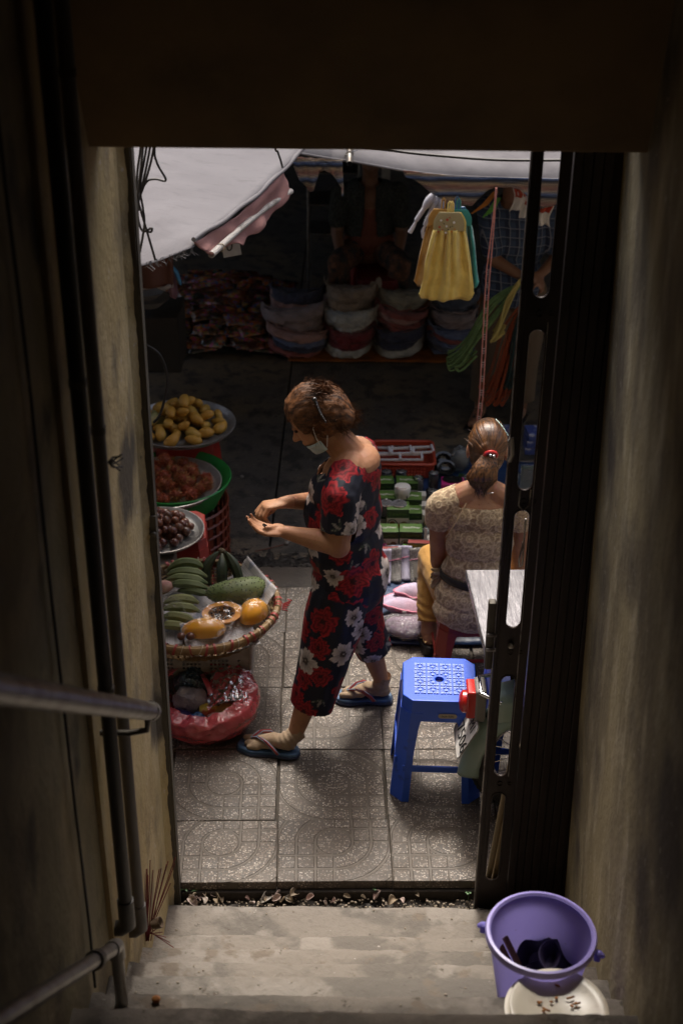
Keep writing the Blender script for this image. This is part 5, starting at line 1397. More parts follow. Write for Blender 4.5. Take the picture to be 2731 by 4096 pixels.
for k, (px, py, lab) in enumerate(((725, 2545, 'brown round fruit at the near left of the basket, left of two'), (762, 2545, 'brown round fruit at the near left of the basket, right of two'))):
    o = pm_[0].copy(); C.objects.link(o); o.name = 'star_apple'; o.location = spot(px, py, z=.41); o.scale = (.8, .8, .8); tag(o, lab, 'fruit', 'two brown fruits in the basket')
bpy.data.objects.remove(pm_[0])
M_pinkroot = mat('pink_root_skin', (.42, .20, .17), .7, var=[((.5, .34, .25), 20., .45, .65)], bmp=(50, .4))
o = MB().ell((0, 0, 0), (.035, .025, .025)).obj('root', M_pinkroot); o.location = spot(660, 2345, z=.42); tag(o, 'small pink root wedged between the two banana bunches', 'root')

# ---- red rubbish bag
M_bagfilm = film('red_bag_film', (.82, .11, .13), .50, .2, 26., .6)
bc = Vector((-.535, 4.52, 0))
t = thing('plastic_bag', 'open red plastic bag full of rubbish on the pavement', 'bag', bc)
def bagfn(u, v):
    a = 2 * math.pi * u
    R = (.215 * math.sin(math.pi * min(1, (v * .62 + .10))) ** .62) * (1 + .05 * math.sin(a * 2 + 1)) + .010 * noise.noise((math.cos(a) * 4, math.sin(a) * 4, v * 5)) + .008 * noise.noise((math.cos(a) * 11, math.sin(a) * 11, v * 9))
    z = .004 + .215 * v ** 1.15 + (.016 * noise.noise((math.cos(a) * 3, math.sin(a) * 3, 8)) if v > .8 else 0) - (.05 if math.sin(a) < 0 else -.02) * v * abs(math.sin(a))
    if v > .86: R -= .030 * (v - .86) / .14; z -= .012 * (v - .86) / .14
    return (R * math.cos(a) * .98, R * math.sin(a) * .92, z)
MB().grid(bagfn, 90, 34, closeu=True).obj('film', M_bagfilm, t)
MB().grid(lambda u, v: (bagfn(u, 0)[0] * v, bagfn(u, 0)[1] * v, .004), 60, 4, closeu=True).obj('bottom', M_bagfilm, t)
# a folded flap hanging into the opening at the right
MB().grid(lambda u, v: (.02 + .16 * u + .012 * noise.noise((u * 6, v * 6, 3)), .10 - .20 * v + .03 * u, .205 + .03 * math.sin(u * 2.6) - .04 * v + .014 * noise.noise((u * 9, v * 9, 1)) - .05 * max(0, u - .8)), 26, 26).obj('flap', M_bagfilm, t)
MB().tube([(.0, .11, .19), (-.01, .06, .21), (.015, .0, .215), (.03, -.03, .19)], [.012, .010, .012, .01], 8, flat=.35).obj('handle', M_bagfilm, t)
M_darkfilm = film('dark_blue_film', (.02, .05, .07), .85, .15, 30., .9); M_paleflm = film('lilac_film', (.46, .42, .52), .72, .18, 26., .9); M_bluef = film('blue_film', (.03, .13, .38), .85, .2, 30., .9)
M_ply = mat('yellow_packet', (.50, .36, .05), .4, var=[((.4, .08, .03), 9., .5, .56)]); M_ochre = mat('ochre_peel', (.30, .19, .04), .6, var=[((.18, .11, .03), 14., .45, .65)])
def wad(label, name, loc, r, m, seed):
    mb = MB().ell((0, 0, 0), r, nu=28, nv=18); mb.v = [tuple(Vector(v) * (1 + .22 * noise.noise((v[0] * 26 + seed, v[1] * 26, v[2] * 26)) + .12 * noise.noise((v[0] * 70, v[1] * 70 + seed, v[2] * 70)))) for v in mb.v]
    o = mb.obj(name, m); o.location = loc; return tag(o, label, 'rubbish', 'rubbish in the red bag')
wad('dark blue film wad at the back of the red bag', 'film_wad', bc + Vector((-.05, .09, .145)), (.085, .065, .07), M_darkfilm, 1)
wad('crumpled lilac film in the middle of the red bag', 'film_wad', bc + Vector((-.055, .0, .135)), (.075, .045, .06), M_paleflm, 2)
wad('small bright blue film wad at the front of the red bag', 'film_wad', bc + Vector((-.02, -.075, .10)), (.035, .03, .03), M_bluef, 3)
wad('yellow and red packet in the red bag', 'packet', bc + Vector((.02, -.045, .12)), (.040, .03, .03), M_ply, 4)
wad('ochre fruit peel at the right of the red bag', 'peel', bc + Vector((.085, -.05, .115)), (.05, .035, .03), M_ochre, 5)
wad('pale pink paper scrap at the front of the red bag', 'paper_wad', bc + Vector((.05, -.085, .115)), (.032, .022, .018), mat('pale_pink_paper', (.55, .36, .35), .7), 6)
wad('blue violet rubbish showing through the lower left of the bag', 'film_wad', bc + Vector((-.10, -.07, .07)), (.07, .06, .055), mat('violet_rubbish', (.05, .04, .16), .5), 7)
wad('dark rubbish filling the bottom of the red bag', 'rubbish_fill', bc + Vector((.03, .0, .06)), (.15, .13, .05), mat('mixed_rubbish', (.16, .07, .05), .6, var=[((.03, .03, .03), 12., .45, .55)]), 8)
M_mauvef = film('grey_mauve_film', (.16, .13, .15), .75, .2, 20., .9)
mb = MB().ell((0, 0, 0), (.05, .05, .09), nu=24, nv=16); mb.v = [tuple(Vector(v) * (1 + .25 * noise.noise((v[0] * 20, v[1] * 20, v[2] * 20)))) for v in mb.v]
o = mb.obj('plastic_bag', M_mauvef); o.location = (-.73, 4.70, .09); tag(o, 'small grey mauve plastic bag behind the red bag by the jamb', 'bag')
# stray stones and litter on the lane
M_stone = mat('grey_pebble', (.22, .20, .18), .8, bmp=(40, .4))
for k, (px, py, s_, lab) in enumerate(((968, 1906, .012, 'round grey pebble on the asphalt beside the rambutans'), (1146, 2173, .014, 'pale stone in the wet gutter behind the woman'), (1155, 2165, .009, 'smaller pale stone touching another in the gutter'), (1230, 2186, .007, 'little white stone at the kerb'))):
    o = MB().ell((0, 0, 0), (s_, s_ * .85, s_ * .75), nu=10, nv=7).obj('pebble', M_stone); o.location = spot(px, py, z=-.09); tag(o, lab, 'stone', 'pebbles on the lane')
o = MB().tube([spot(1020, 2205, z=-.088) - spot(1020, 2205, z=-.088), spot(1080, 2193, z=-.086) - spot(1020, 2205, z=-.088), spot(1135, 2178, z=-.085) - spot(1020, 2205, z=-.088)], .0028, 5).obj('twig', mat('red_brown_twig', (.11, .03, .015), .7)); o.location = spot(1020, 2205, z=-.088); tag(o, 'thin red brown twig lying in the wet gutter', 'twig')
gb = MB(); gr_ = random.Random(41)
for k in range(900):
    x = gr_.uniform(-1.0, .25); y = 5.775 + .24 * gr_.random() ** 1.6; s_ = gr_.uniform(.002, .0075)
    gb.ell((x, y, -.088 + s_ * .2), (s_, s_ * gr_.uniform(.6, 1), s_ * .6), nu=6, nv=4)
o = gb.obj('gutter_grit', M_wet); tag(o, 'wet black grit gathered along the kerb', 'grit', kind='stuff')
# ================================================================== KITCHEN GOODS IN FRONT OF THE SEATED WOMAN
ZM = .035
M_mat = mat('blue_tarp', (.010, .03, .085), .4, var=[((.01, .025, .06), 12., .45, .65)], bmp=(30, .5))
M_board = mat('grey_board', (.13, .11, .09), .8, var=[((.08, .07, .06), 8., .45, .65, (.2, 1, 1))])
t = thing('low_platform', 'low wooden platform on the lane carrying the kitchen goods', 'platform', (.84, 6.28, -.1))
MB().box((0, 0, .112), (1.38, 1.02, .025)).obj('board', M_board, t, smooth=False)
for x in (-.6, .6):
    for y in (-.42, .42): MB().box((x, y, .05), (.08, .08, .10)).obj('leg', M_board, t, smooth=False)
t = thing('ground_sheet', 'dark blue tarpaulin sheet spread under the kitchen goods', 'tarp', (.12, 5.09, .005))
def bm_(u, v):
    x = .02 + 1.25 * u; y = 1.68 * v
    e = min(v * 14, 1); return (x + .012 * noise.noise((v * 8, 0, 1)), y + .01 * noise.noise((u * 9, 0, 3)) * (1 - v), .008 + .018 * e + .008 * noise.noise((x * 14, y * 14, 0)) * e)
MB().grid(bm_, 60, 60).obj('sheet', M_mat, t, solid=.003)

# boxes -------------------------------------------------
M_bxg = mat('green_print_card', (.065, .135, .022), .45); M_bxdk = mat('dark_green_print_card', (.02, .045, .018), .45); M_bxw = mat('white_print_card', (.46, .44, .40), .5); M_brown = mat('brown_print', (.13, .055, .025), .5); M_bxor = mat('amber_print', (.40, .19, .03), .5)
def filter_box(label, loc, w, d, h, rz, txt_top='EasyFilter', txt_front='EasyFilter', mirror=False):
    t = thing('filter_box', label, 'box', loc, 'green boxed tea filters', rz=rz)
    MB().box((0, 0, h / 2), (w, d, h)).obj('carton', M_bxg, t, smooth=False, bevel=.0015)
    MB().box((0, -d / 2 - .0006, h * .80), (w * .985, .0012, h * .36)).obj('header_print', M_bxdk, t, smooth=False)
    MB().box((0, -d / 2 - .0007, h * .31), (w * .985, .0012, h * .58)).obj('picture_print', M_bxw, t, smooth=False)
    for k, (x, z, r_, m_) in enumerate(((-.24, .36, .20, M_bxdk), (-.24, .36, .155, M_bxw), (-.24, .36, .115, M_brown), (.05, .26, .10, M_bxor), (.28, .30, .16, M_brown))):
        MB().lathe([(.0002, 0), (r_ * h, 0)], 16, Matrix.Rotation(rad(90), 3, 'X'), (x * w, -d / 2 - .0016 - .0003 * k, z * h)).obj('picture', m_, t, smooth=False)
    for k in range(3): MB().box((-.36 * w + .14 * w * k, -d / 2 - .0018, .07 * h), (.10 * w, .0006, .07 * h)).obj('picture', M_bxdk, t, smooth=False)
    lettering(txt_top, w * .20, M_white, t, Matrix.Translation((.03 * w, 0, h + .0006)))
    lettering('SUPER STRAINER' if False else '. . . . .', w * .08, M_bxdk, t, Matrix.Translation((0, d * .34, h + .0006)))
    lettering(txt_front, w * .17, M_bxg, t, Matrix.Translation((.08 * w, -d / 2 - .0016, h * .78)) @ Matrix.Rotation(rad(90), 4, 'X'))
    MB().lathe([(.040 * w, 0), (.055 * w, 0)], 12, Matrix.Rotation(rad(90), 3, 'X'), (-.36 * w, -d / 2 - .0018, h * .84)).obj('emblem', M_bxg, t, smooth=False)
    MB().lathe([(.040 * w, 0), (.055 * w, 0)], 12, Matrix.Rotation(rad(90), 3, 'X'), (-.36 * w, -d / 2 - .0018, h * .76)).obj('emblem', M_bxg, t, smooth=False)
    return t
bw, bd_, bh = .108, .080, .098
for px, py, zz, rz, lab in (
    (1545, 2180, ZM, .02, 'green filter box at the near left of the block, bottom row'),
    (1640, 2180, ZM, -.03, 'green filter box at the near right of the block, bottom row'),
    (1525, 2100, ZM, .0, 'green filter box at the left of the middle row'),
    (1640, 2105, ZM, .02, 'green filter box at the right of the middle row'),
    (1540, 2045, ZM, .0, 'green filter box at the left under the wire strainers'),
    (1640, 2050, ZM, -.02, 'green filter box at the right behind the strainers'),
    (1530, 1985, ZM, .03, 'green filter box at the far left of the block'),
    (1625, 1985, ZM, .0, 'green filter box at the back under the white chopper'),
    (1588, 2108, ZM + .04, .0, 'green filter box standing proud in the middle of the block')):
    p = spot(px, py, z=zz); filter_box(lab, p, bw, bd_, bh * (1.0 if zz == ZM else 1.25), rz)
for k, (px, py, lab) in enumerate(((1684, 2022, 'small plain white carton at the back of its column'), (1690, 2062, 'small plain white carton in the middle of its column'), (1690, 2098, 'small plain white carton at the front of its column'))):
    o = MB().box((0, 0, .035), (.042, .05, .07)).obj('carton', M_bxw, smooth=False, bevel=.0015); o.location = spot(px, py, z=ZM); tag(o, lab, 'box', 'small white cartons')
# red tray basket with white racks
M_redlat = mat('red_orange_plastic', (.34, .045, .02), .4)
c = spot(1612, 1868, z=ZM)
t = thing('plastic_basket', 'red lattice tray basket filled with white plastic racks', 'basket', c)
wB, dB, hB = .29, .24, .085
for sx, sy, w_ in ((0, -1, wB), (0, 1, wB), (-1, 0, dB), (1, 0, dB)):
    me = plate([(-w_ / 2, 0), (w_ / 2, 0), (w_ / 2 + .012, hB), (-w_ / 2 - .012, hB)], [[(x - .0055, z - .006), (x + .0055, z - .006), (x + .0055, z + .006), (x - .0055, z + .006)] for x in [(-w_ / 2 + .02 + .0165 * i) for i in range(int((w_ - .03) / .0165))] for z in (.022, .041, .060)], .003)
    me.transform(Matrix.Rotation(math.pi / 2, 4, 'X'))
    o = link('lattice_side', me, M_redlat, t, smooth=False)
    a = math.atan2(sx, -sy); o.rotation_euler = (rad(6), 0, a); o.location = (sx * wB / 2, sy * dB / 2, 0)
MB().box((0, 0, .004), (wB, dB, .006)).obj('base', M_redlat, t, smooth=False)
q = [(-wB / 2 - .014, -dB / 2 - .014), (wB / 2 + .014, -dB / 2 - .014), (wB / 2 + .014, dB / 2 + .014), (-wB / 2 - .014, dB / 2 + .014)]
MB().tube([(x, y, hB) for a, b in zip(q, q[1:] + q[:1]) for x, y in [(a[0] + (b[0] - a[0]) * s_, a[1] + (b[1] - a[1]) * s_) for s_ in (.06, .3, .6, .94)]], .009, 10, closed=True).obj('rim', M_redlat, t)
M_rack = mat('white_plastic', (.60, .60, .62), .4)
for k, (x, y, z, rz) in enumerate(((-.02, -.03, .075, .03), (.04, .03, .085, .12), (-.06, .05, .07, -.05))):
    t = thing('plastic_rack', ('white plastic rack at the front of the red basket', 'white plastic rack lying on top at the right of the red basket', 'white plastic rack at the back of the red basket')[k], 'rack', c + Vector((x, y, z)), 'white racks in the red basket', rz=rz)
    for y_ in (-.03, .03): MB().box((0, y_, .0), (.24, .010, .012)).obj('rail', M_rack, t, smooth=False, bevel=.002)
    for x_ in (-.115, 0, .115): MB().box((x_, 0, .004), (.012, .07, .02)).obj('crosspiece', M_rack, t, smooth=False, bevel=.002)
# strainer cups, chopper, wire strainers
M_wire = mat('steel_mesh', (.30, .30, .31), .35, .8, var=[((.10, .10, .11), 700., .48, .54, (1, 1, 1), 1)], bmp=(600, .8))
M_chrome = mat('polished_steel', (.62, .62, .63), .12, 1.0)
M_label = mat('printed_sleeve', (.12, .10, .085), .5, var=[((.42, .38, .34), 30., .54, .58), ((.32, .08, .03), 22., .64, .68)])
M_glass = film('clear_plastic', (.6, .63, .66), .10, .06, 8., .1)
def cup(label, px, py, r, h, sleeve):
    t = thing('strainer_cup', label, 'strainer', spot(px, py, z=ZM), 'steel strainer cups in clear tubs')
    MB().lathe([(.001, .002), (r * .86, .002), (r * .9, .01), (r * .92, h)], 28).obj('mesh_body', M_wire, t)
    MB().lathe([(r * .92, h - .004), (r * 1.04, h), (r * 1.04, h + .004), (r * .9, h + .005), (r * .88, h)], 28, close=True).obj('rim', M_chrome, t)
    MB().lathe([(r * .9, h + .004), (r * .7, h + .010), (.001, h + .012)], 28).obj('lid', M_glass, t)
    MB().lathe([(r * 1.02, 0), (r * 1.03, h * .98)], 28).obj('tub', M_glass, t)
    if sleeve: MB().grid(lambda u, v: (r * .96 * math.cos(-2.6 + 2.0 * u), r * .96 * math.sin(-2.6 + 2.0 * u), h * (.15 + .6 * v)), 14, 4).obj('sleeve', M_label, t)
    return t
for px, py, r, h, sl, lab in ((1545, 1938, .028, .075, True, 'steel strainer cup in a clear tub, first from the left'), (1602, 1938, .029, .075, True, 'steel strainer cup in a clear tub, second from the left'), (1669, 1985, .027, .105, False, 'tall plain strainer cup without a sleeve'), (1731, 1962, .027, .10, True, 'tall strainer cup with a printed sleeve at the right'), (1727, 2005, .030, .06, False, 'low dark strainer tub in front of the right tall cup'), (1525, 1965, .024, .045, False, 'low clear tub at the left edge behind the woman'), (1562, 1970, .028, .045, False, 'low clear tub next to the white chopper')):
    cup(lab, px, py, r, h, sl)
M_wpl = mat('white_gloss_plastic', (.58, .57, .54), .3); M_rline = mat('brown_line', (.22, .07, .05), .5)
t = thing('hand_chopper', 'round white hand chopper standing on the green boxes', 'chopper', spot(1608, 1985, z=ZM + bh))
MB().lathe([(.001, 0), (.034, 0), (.037, .005), (.037, .026), (.0405, .029), (.0415, .050), (.038, .058), (.028, .062), (.001, .063)], 40).obj('body', M_wpl, t)
MB().lathe([(.0375, .0265), (.0378, .028), (.0375, .0295)], 40).obj('seam', M_cable, t)
lo = [(.012 * sx * 1.6 - .008, -.026 + .006 * sy, .0605) for sx, sy in ((-1, -1), (1, -1), (1.35, 0), (1, 1), (-1, 1), (-1.35, 0))]
MB().tube(lo, .0016, 6, closed=True).obj('grip_line', M_rline, t)
MB().box((-.008, -.027, .0605), (.034, .011, .004)).obj('grip', M_wpl, t, bevel=.002)
MB().box((.022, -.0315, .012), (.006, .002, .014), Matrix.Rotation(.6, 3, 'Z')).obj('slot', M_cable, t)
for k, (px, py, r, lab) in enumerate(((1543, 2060, .033, 'wire mesh tea strainer at the left, half behind another'), (1594, 2062, .036, 'wire mesh tea strainer with a round knob in front of the chopper'))):
    t = thing('wire_strainer', lab, 'strainer', spot(px, py, z=ZM + bh + .002), 'wire strainers on the boxes')
    MB().lathe([(.001, 0), (r * .72, 0), (r * .8, .004), (r * .98, .066)], 30).obj('mesh_body', M_wire, t)
    MB().lathe([(r, .064), (r * 1.05, .067), (r, .070), (r * .95, .067)], 30, close=True).obj('rim', M_chrome, t)
    MB().lathe([(r * .98, .069), (r * .6, .078), (.001, .081)], 30).obj('lid', M_wire, t)
    MB().ell((0, 0, .086), (.006, .006, .006)).obj('knob', M_chrome, t)
# black bowls and pink box
M_blackst = mat('dark_steel', (.05, .05, .05), .2, .8)
for k, (px, py, r, rx, lab) in enumerate(((1772, 1848, .052, .5, 'dark steel bowl at the back of the pair'), (1783, 1882, .050, .45, 'dark steel bowl in front of the pair'))):
    t = thing('steel_bowl', lab, 'bowl', spot(px, py, z=ZM + .03), 'dark steel bowls', rot=(-rx * -1, 0, 0))
    MB().lathe([(.001, 0), (.024, 0), (.036, .012), (.040, .02), (r, .024), (r, .027), (.040, .024), (.034, .014), (.022, .004), (.001, .004)], 36).obj('dish', M_blackst, t)
M_mag = mat('magenta_print_card', (.36, .02, .15), .4); M_print_b = mat('blue_print', (.10, .14, .30), .5)
pbx = spot(1806, 1985, z=ZM)
t = thing('gift_box', 'magenta box with a dark steel bowl pictured on its window', 'box', pbx, rz=-.05)
MB().box((0, 0, .045), (.115, .085, .09)).obj('carton', M_mag, t, smooth=False, bevel=.002)
MB().lathe([(.018, .091), (.034, .093), (.050, .092), (.052, .097), (.036, .100), (.020, .096), (.001, .095)], 32, sy=.68, c=(0, .008, 0)).obj('bowl', M_blackst, t)
MB().box((.014, -.0432, .067), (.084, .001, .030)).obj('white_panel', M_bxw, t, smooth=False)
for k in range(9): MB().box((-.018 + .0085 * k, -.0440, .060), (.0062, .0008, .0085)).obj('print', M_cable, t, smooth=False)
lettering('KITCHEN', .012, M_print_b, t, Matrix.Translation((.016, -.0440, .074)) @ Matrix.Rotation(rad(90), 4, 'X'))
MB().lathe([(.0003, 0), (.0085, 0)], 14, Matrix.Rotation(rad(90), 3, 'X'), (-.035, -.0436, .02)).obj('seal', M_bxor, t, smooth=False)
# clear bags of small goods
M_gd = mat('green_goods', (.04, .10, .035), .5); M_grey_goods = mat('grey_goods', (.13, .15, .16), .5); M_bagclear = film('clear_bag', (.7, .74, .76), .10, .08, 60., .9)
def clear_bag(label, px, py, w, d, h, rz, inner):
    t = thing('clear_bag', label, 'plastic bag', spot(px, py, z=ZM), 'goods in clear bags', rz=rz)
    MB().ell((0, 0, h * .45), (w * .42, d * .40, h * .40), nu=16, nv=10).obj('contents', inner, t)
    mb = MB().ell((0, 0, h * .5), (w * .5, d * .5, h * .52), nu=26, nv=18); mb.v = [tuple(Vector(v) * (1 + .10 * noise.noise((v[0] * 50, v[1] * 50, v[2] * 50)))) for v in mb.v]
    mb.obj('film', M_bagclear, t); return t
clear_bag('clear bag of grey green goods beside the seated woman\'s left ear', 1838, 1880, .11, .09, .14, .2, M_grey_goods)
o = MB().box((0, 0, 0), (.055, .002, .035), Matrix.Rotation(.25, 3, 'Y')).obj('label_card', M_gd, smooth=False); o.location = spot(1850, 1890, z=ZM + .05) + Vector((0, -.05, 0)); tag(o, 'small green label card in the clear bag', 'label')
clear_bag('clear bag of dark goods between the magenta box and the seated woman', 1865, 1960, .09, .07, .09, .0, M_dark_goods)
clear_bag('clear bag of green goods right of the small white cartons', 1722, 2085, .06, .09, .07, .5, M_gd)
clear_bag('silvery clear bag right of the bottom green boxes', 1712, 2150, .07, .07, .06, .2, M_grey_goods)
clear_bag('yellowish clear packet above the silvery bag', 1712, 2115, .06, .035, .05, .2, M_ply)
clear_bag('clear bag standing right of the seated woman\'s ear', 2048, 1960, .08, .07, .12, .1, M_grey_goods)
t = thing('spatula', 'white plastic spatula standing by the silvery bag', 'spatula', spot(1700, 2178, z=ZM))
MB().box((0, .01, .05), (.016, .003, .07), taper=.8).obj('handle', M_wpl, t, bevel=.001); MB().box((.0, .006, .012), (.032, .004, .03), taper=.6).obj('blade', M_wpl, t, bevel=.001)
# small clear and printed packets filling the gaps between the boxes
gk = random.Random(51); gms = [M_bagclear, M_grey_goods, M_gd, M_bxw, mat('pale_pink_packet', (.42, .24, .30), .4, bmp=(40, .4)), mat('silver_packet', (.35, .35, .37), .3, .5, bmp=(50, .6))]
for k in range(26):
    px, py = (gk.uniform(1690, 1765), gk.uniform(2000, 2215)) if k < 15 else ((gk.uniform(1510, 1740), gk.uniform(2192, 2218)) if k < 21 else (gk.uniform(1740, 1840), gk.uniform(1985, 2060)))
    mb = MB().ell((0, 0, .016), (gk.uniform(.018, .032), gk.uniform(.012, .024), gk.uniform(.014, .024)), nu=12, nv=8); mb.v = [tuple(Vector(v) * (1 + .22 * noise.noise((v[0] * 70 + k, v[1] * 70, v[2] * 70)))) for v in mb.v]
    o = mb.obj('packet', gms[k % 6]); o.location = spot(px, py, z=ZM) + Vector((0, 0, .004)); o.rotation_euler = (gk.uniform(-.3, .3), gk.uniform(-.3, .3), gk.uniform(0, 6)); tag(o, 'small crumpled packet filling a gap among the kitchen goods', 'packet', 'small packets among the kitchen goods')
# wash-bag cartons and small packets
M_bgold = mat('gold_green_print', (.20, .17, .04), .45, var=[((.34, .14, .03), 7., .5, .7)]); M_bred = mat('dark_red_print', (.24, .03, .025), .45); M_ylet = mat('yellow_print', (.62, .40, .05), .5); M_purp = mat('purple_print', (.12, .05, .22), .5)
for k, (px, py, w, rz, lab) in enumerate(((1692, 2212, .150, -.05, 'printed laundry ball carton at the right, below the green boxes'), (1582, 2238, .150, .03, 'printed laundry ball carton at the left, in front of the other'))):
    t = thing('laundry_carton', lab, 'box', spot(px, py, z=ZM), 'printed laundry cartons', rz=rz)
    MB().box((0, 0, .032), (w, .03, .064)).obj('carton', M_bred, t, smooth=False, bevel=.001)
    MB().box((0, -.0156, .032), (w * .965, .001, .056)).obj('print_panel', M_bgold, t, smooth=False)
    lettering('BANH GIẶT', .021, M_ylet, t, Matrix.Translation((-w * .20, -.0165, .047)) @ Matrix.Rotation(rad(90), 4, 'X'), squeeze=.85)
    for q in range(3): MB().box((-w * .22, -.0163, .030 - .007 * q), (w * .42 - .01 * q, .0006, .003)).obj('print', M_bxdk, t, smooth=False)
    MB().box((w * .15, -.0163, .028), (.024, .0008, .030)).obj('picture', M_bxw, t, smooth=False); MB().lathe([(.0002, 0), (.008, 0)], 14, Matrix.Rotation(rad(90), 3, 'X'), (w * .15, -.0170, .024)).obj('picture', M_cable, t, smooth=False)
    MB().lathe([(.0002, 0), (.010, 0)], 14, Matrix.Rotation(rad(90), 3, 'X'), (w * .36, -.0166, .036)).obj('picture', M_purp, t, smooth=False)
M_pkpack = mat('pink_packet', (.45, .05, .22), .35, var=[((.55, .35, .5), 40., .55, .6), ((.16, .06, .3), 30., .6, .65)]); M_silver = mat('silver_blue_foil', (.42, .45, .55), .2, .7, bmp=(40, .6)); M_lime = mat('lime_plastic', (.14, .45, .06), .35)
for nm, m_, px, py, d_, rx, lab in (('packet', M_pkpack, 1528, 2195, (.05, .008, .06), -.5, 'pink printed packet behind the walking woman\'s back'), ('packet', M_silver, 1577, 2205, (.075, .012, .03), -.7, 'silver blue foil packet between the printed cartons'), ('packet', M_lime, 1618, 2200, (.022, .014, .03), -.3, 'small lime green packet beside the foil packet')):
    o = MB().box((0, 0, d_[2] / 2), d_).obj(nm, m_, bevel=.004); o.location = spot(px, py, z=ZM + .01); o.rotation_euler = (rx, 0, .05); tag(o, lab, 'packet')
# zipped mesh laundry bags
M_netw = mat('white_fine_net', (.50, .47, .58), .8, bmp=(500, .4)); M_netg = mat('coarse_cream_net', (.38, .36, .33), .85, var=[((.14, .13, .12), 260., .5, .56, (1, 1, 1), 1)], bmp=(260, .8)); M_zip = mat('pink_zip', (.62, .20, .30), .5)
for k, (x0, x1, yt, yb, m_, lab) in enumerate(((1512, 1560, 2235, 2335, M_netw, 'white fine mesh laundry bag at the left of the row'), (1552, 1602, 2228, 2330, M_netg, 'coarse cream net laundry bag, second in the row'), (1598, 1648, 2222, 2322, M_netw, 'white fine mesh laundry bag, third in the row'), (1645, 1740, 2208, 2330, M_netg, 'wide coarse net laundry bag at the right of the row'))):
    a, b = spot(x0, yb, z=ZM), spot(x1, yb, z=ZM); w = (b - a).length
    hgt = .125; t = thing('laundry_bag', lab, 'laundry bag', (a + b) / 2, 'zipped mesh laundry bags', rot=(rad(-38), 0, .04 * (k - 1)))
    MB().grid(lambda u, v: (w * 1.04 * (u - .5), .012 * math.sin(u * 5 + k) + .014 * math.sin(math.pi * v) + .004 * noise.noise((u * 6, v * 6, k)), hgt * 1.3 * v), 14, 14).obj('net', m_, t, solid=.006)
    MB().tube([(w * 1.02 * (q / 10 - .5), .012 * math.sin(q / 10 * 5 + k) - .003 + .012, hgt * 1.3 * (.66 - .02 * math.sin(q / 3 + k))) for q in range(11)], .0032, 6, flat=.7).obj('zip', M_zip, t)
    MB().ell((-w * .35, .002, hgt * .87), (.004, .003, .004), nu=8, nv=6).obj('zip_pull', M_galv, t)
# cardboard sign written by hand
M_sign = mat('brown_grey_cardboard', (.155, .14, .115), .85, bmp=(30, .1))
ps = spot(1690, 2310, z=ZM + .03)
t = thing('cardboard_sign', 'hand written grey cardboard sign leaning on the laundry bags', 'sign', ps, rot=(rad(-40), 0, .05))
MB().box((0, 0, .035), (.085, .003, .070)).obj('card', M_sign, t, smooth=False)
for k, (tx, z, x, fl) in enumerate((('tất', .056, .012, True), ('cho', .037, .008, True), ('- ÁO', .016, .010, True))):
    lettering(tx, .022, M_ink, t, Matrix.Translation((x, -.0022, z)) @ Matrix.Rotation(rad(90), 4, 'X') @ (Matrix.Rotation(math.pi, 4, 'Z') if fl else Matrix.Identity(4)))
# round pink laundry bags on a plastic-wrapped bundle
M_netp = mat('lilac_fine_net', (.50, .42, .55), .75, var=[((.56, .35, .44), 5., .45, .65)], bmp=(300, .3)); M_pipe = mat('pink_piping', (.62, .20, .28), .55)
def puff(label, px, py, z, rx, ry, rz_, h, ang, seed):
    t = thing('round_laundry_bag', label, 'laundry bag', spot(px, py, z=z), 'round pink laundry bags', rot=(rad(-6), 0, ang))
    def top(u, v):
        a = 2 * math.pi * u; q = math.sin(v * math.pi / 2)
        x, y = rx * q * math.cos(a), ry * q * math.sin(a) * (1 + .12 * math.cos(a))
        zz = h * (1 - q ** 3) * (.75 + .25 * math.cos(a + 1)) + .008 * noise.noise((x * 30, y * 30, seed)) + .006 * math.sin(a * 3 + seed) * q
        return (x, y, zz + .012)
    MB().grid(top, 44, 14, closeu=True).obj('net', M_netp, t)
    MB().grid(lambda u, v: (top(u, 1)[0] * (.80 + .2 * v), top(u, 1)[1] * (.80 + .2 * v), top(u, 1)[2] * v - .01 * (1 - v) - .01), 44, 4, closeu=True).obj('side', M_netp, t)
    MB().tube([top(k / 44, 1) for k in range(44)], .0045, 8, closed=True).obj('piping', M_pipe, t)
    MB().tube([Vector(top(k / 44, 1)) * .985 + Vector((0, 0, -.010)) for k in range(24, 42)], .003, 6).obj('zip', M_zip, t)
    MB().box(Vector(top(33 / 44, 1)) + Vector((0, -.004, -.006)), (.018, .004, .012)).obj('label_tab', M_white, t)
    return t
puff('larger pale pink round mesh bag lying underneath', 1625, 2420, .085, .115, .085, 0, .045, -.15, 1.0)
puff('smaller pink piped round mesh bag lying on top', 1655, 2375, .125, .090, .062, 0, .045, -.08, 2.4)
mb = MB().ell((0, 0, 0), (.13, .10, .05), nu=34, nv=20); mb.v = [tuple(Vector(v) * (1 + .16 * noise.noise((v[0] * 26, v[1] * 26, v[2] * 26)) + .07 * noise.noise((v[0] * 70, v[1] * 70, v[2] * 70)))) for v in mb.v]
t = thing('film_bundle', 'bundle wrapped in shiny clear film under the pink laundry bags', 'bundle', spot(1640, 2500, z=.055))
mb.obj('film', film('shiny_clear_film', (.75, .68, .72), .16, .08, 40., 1.0), t); MB().ell((0, .0, -.005), (.115, .085, .042)).obj('contents', mat('folded_net', (.22, .16, .22), .8, bmp=(40, .5)), t)
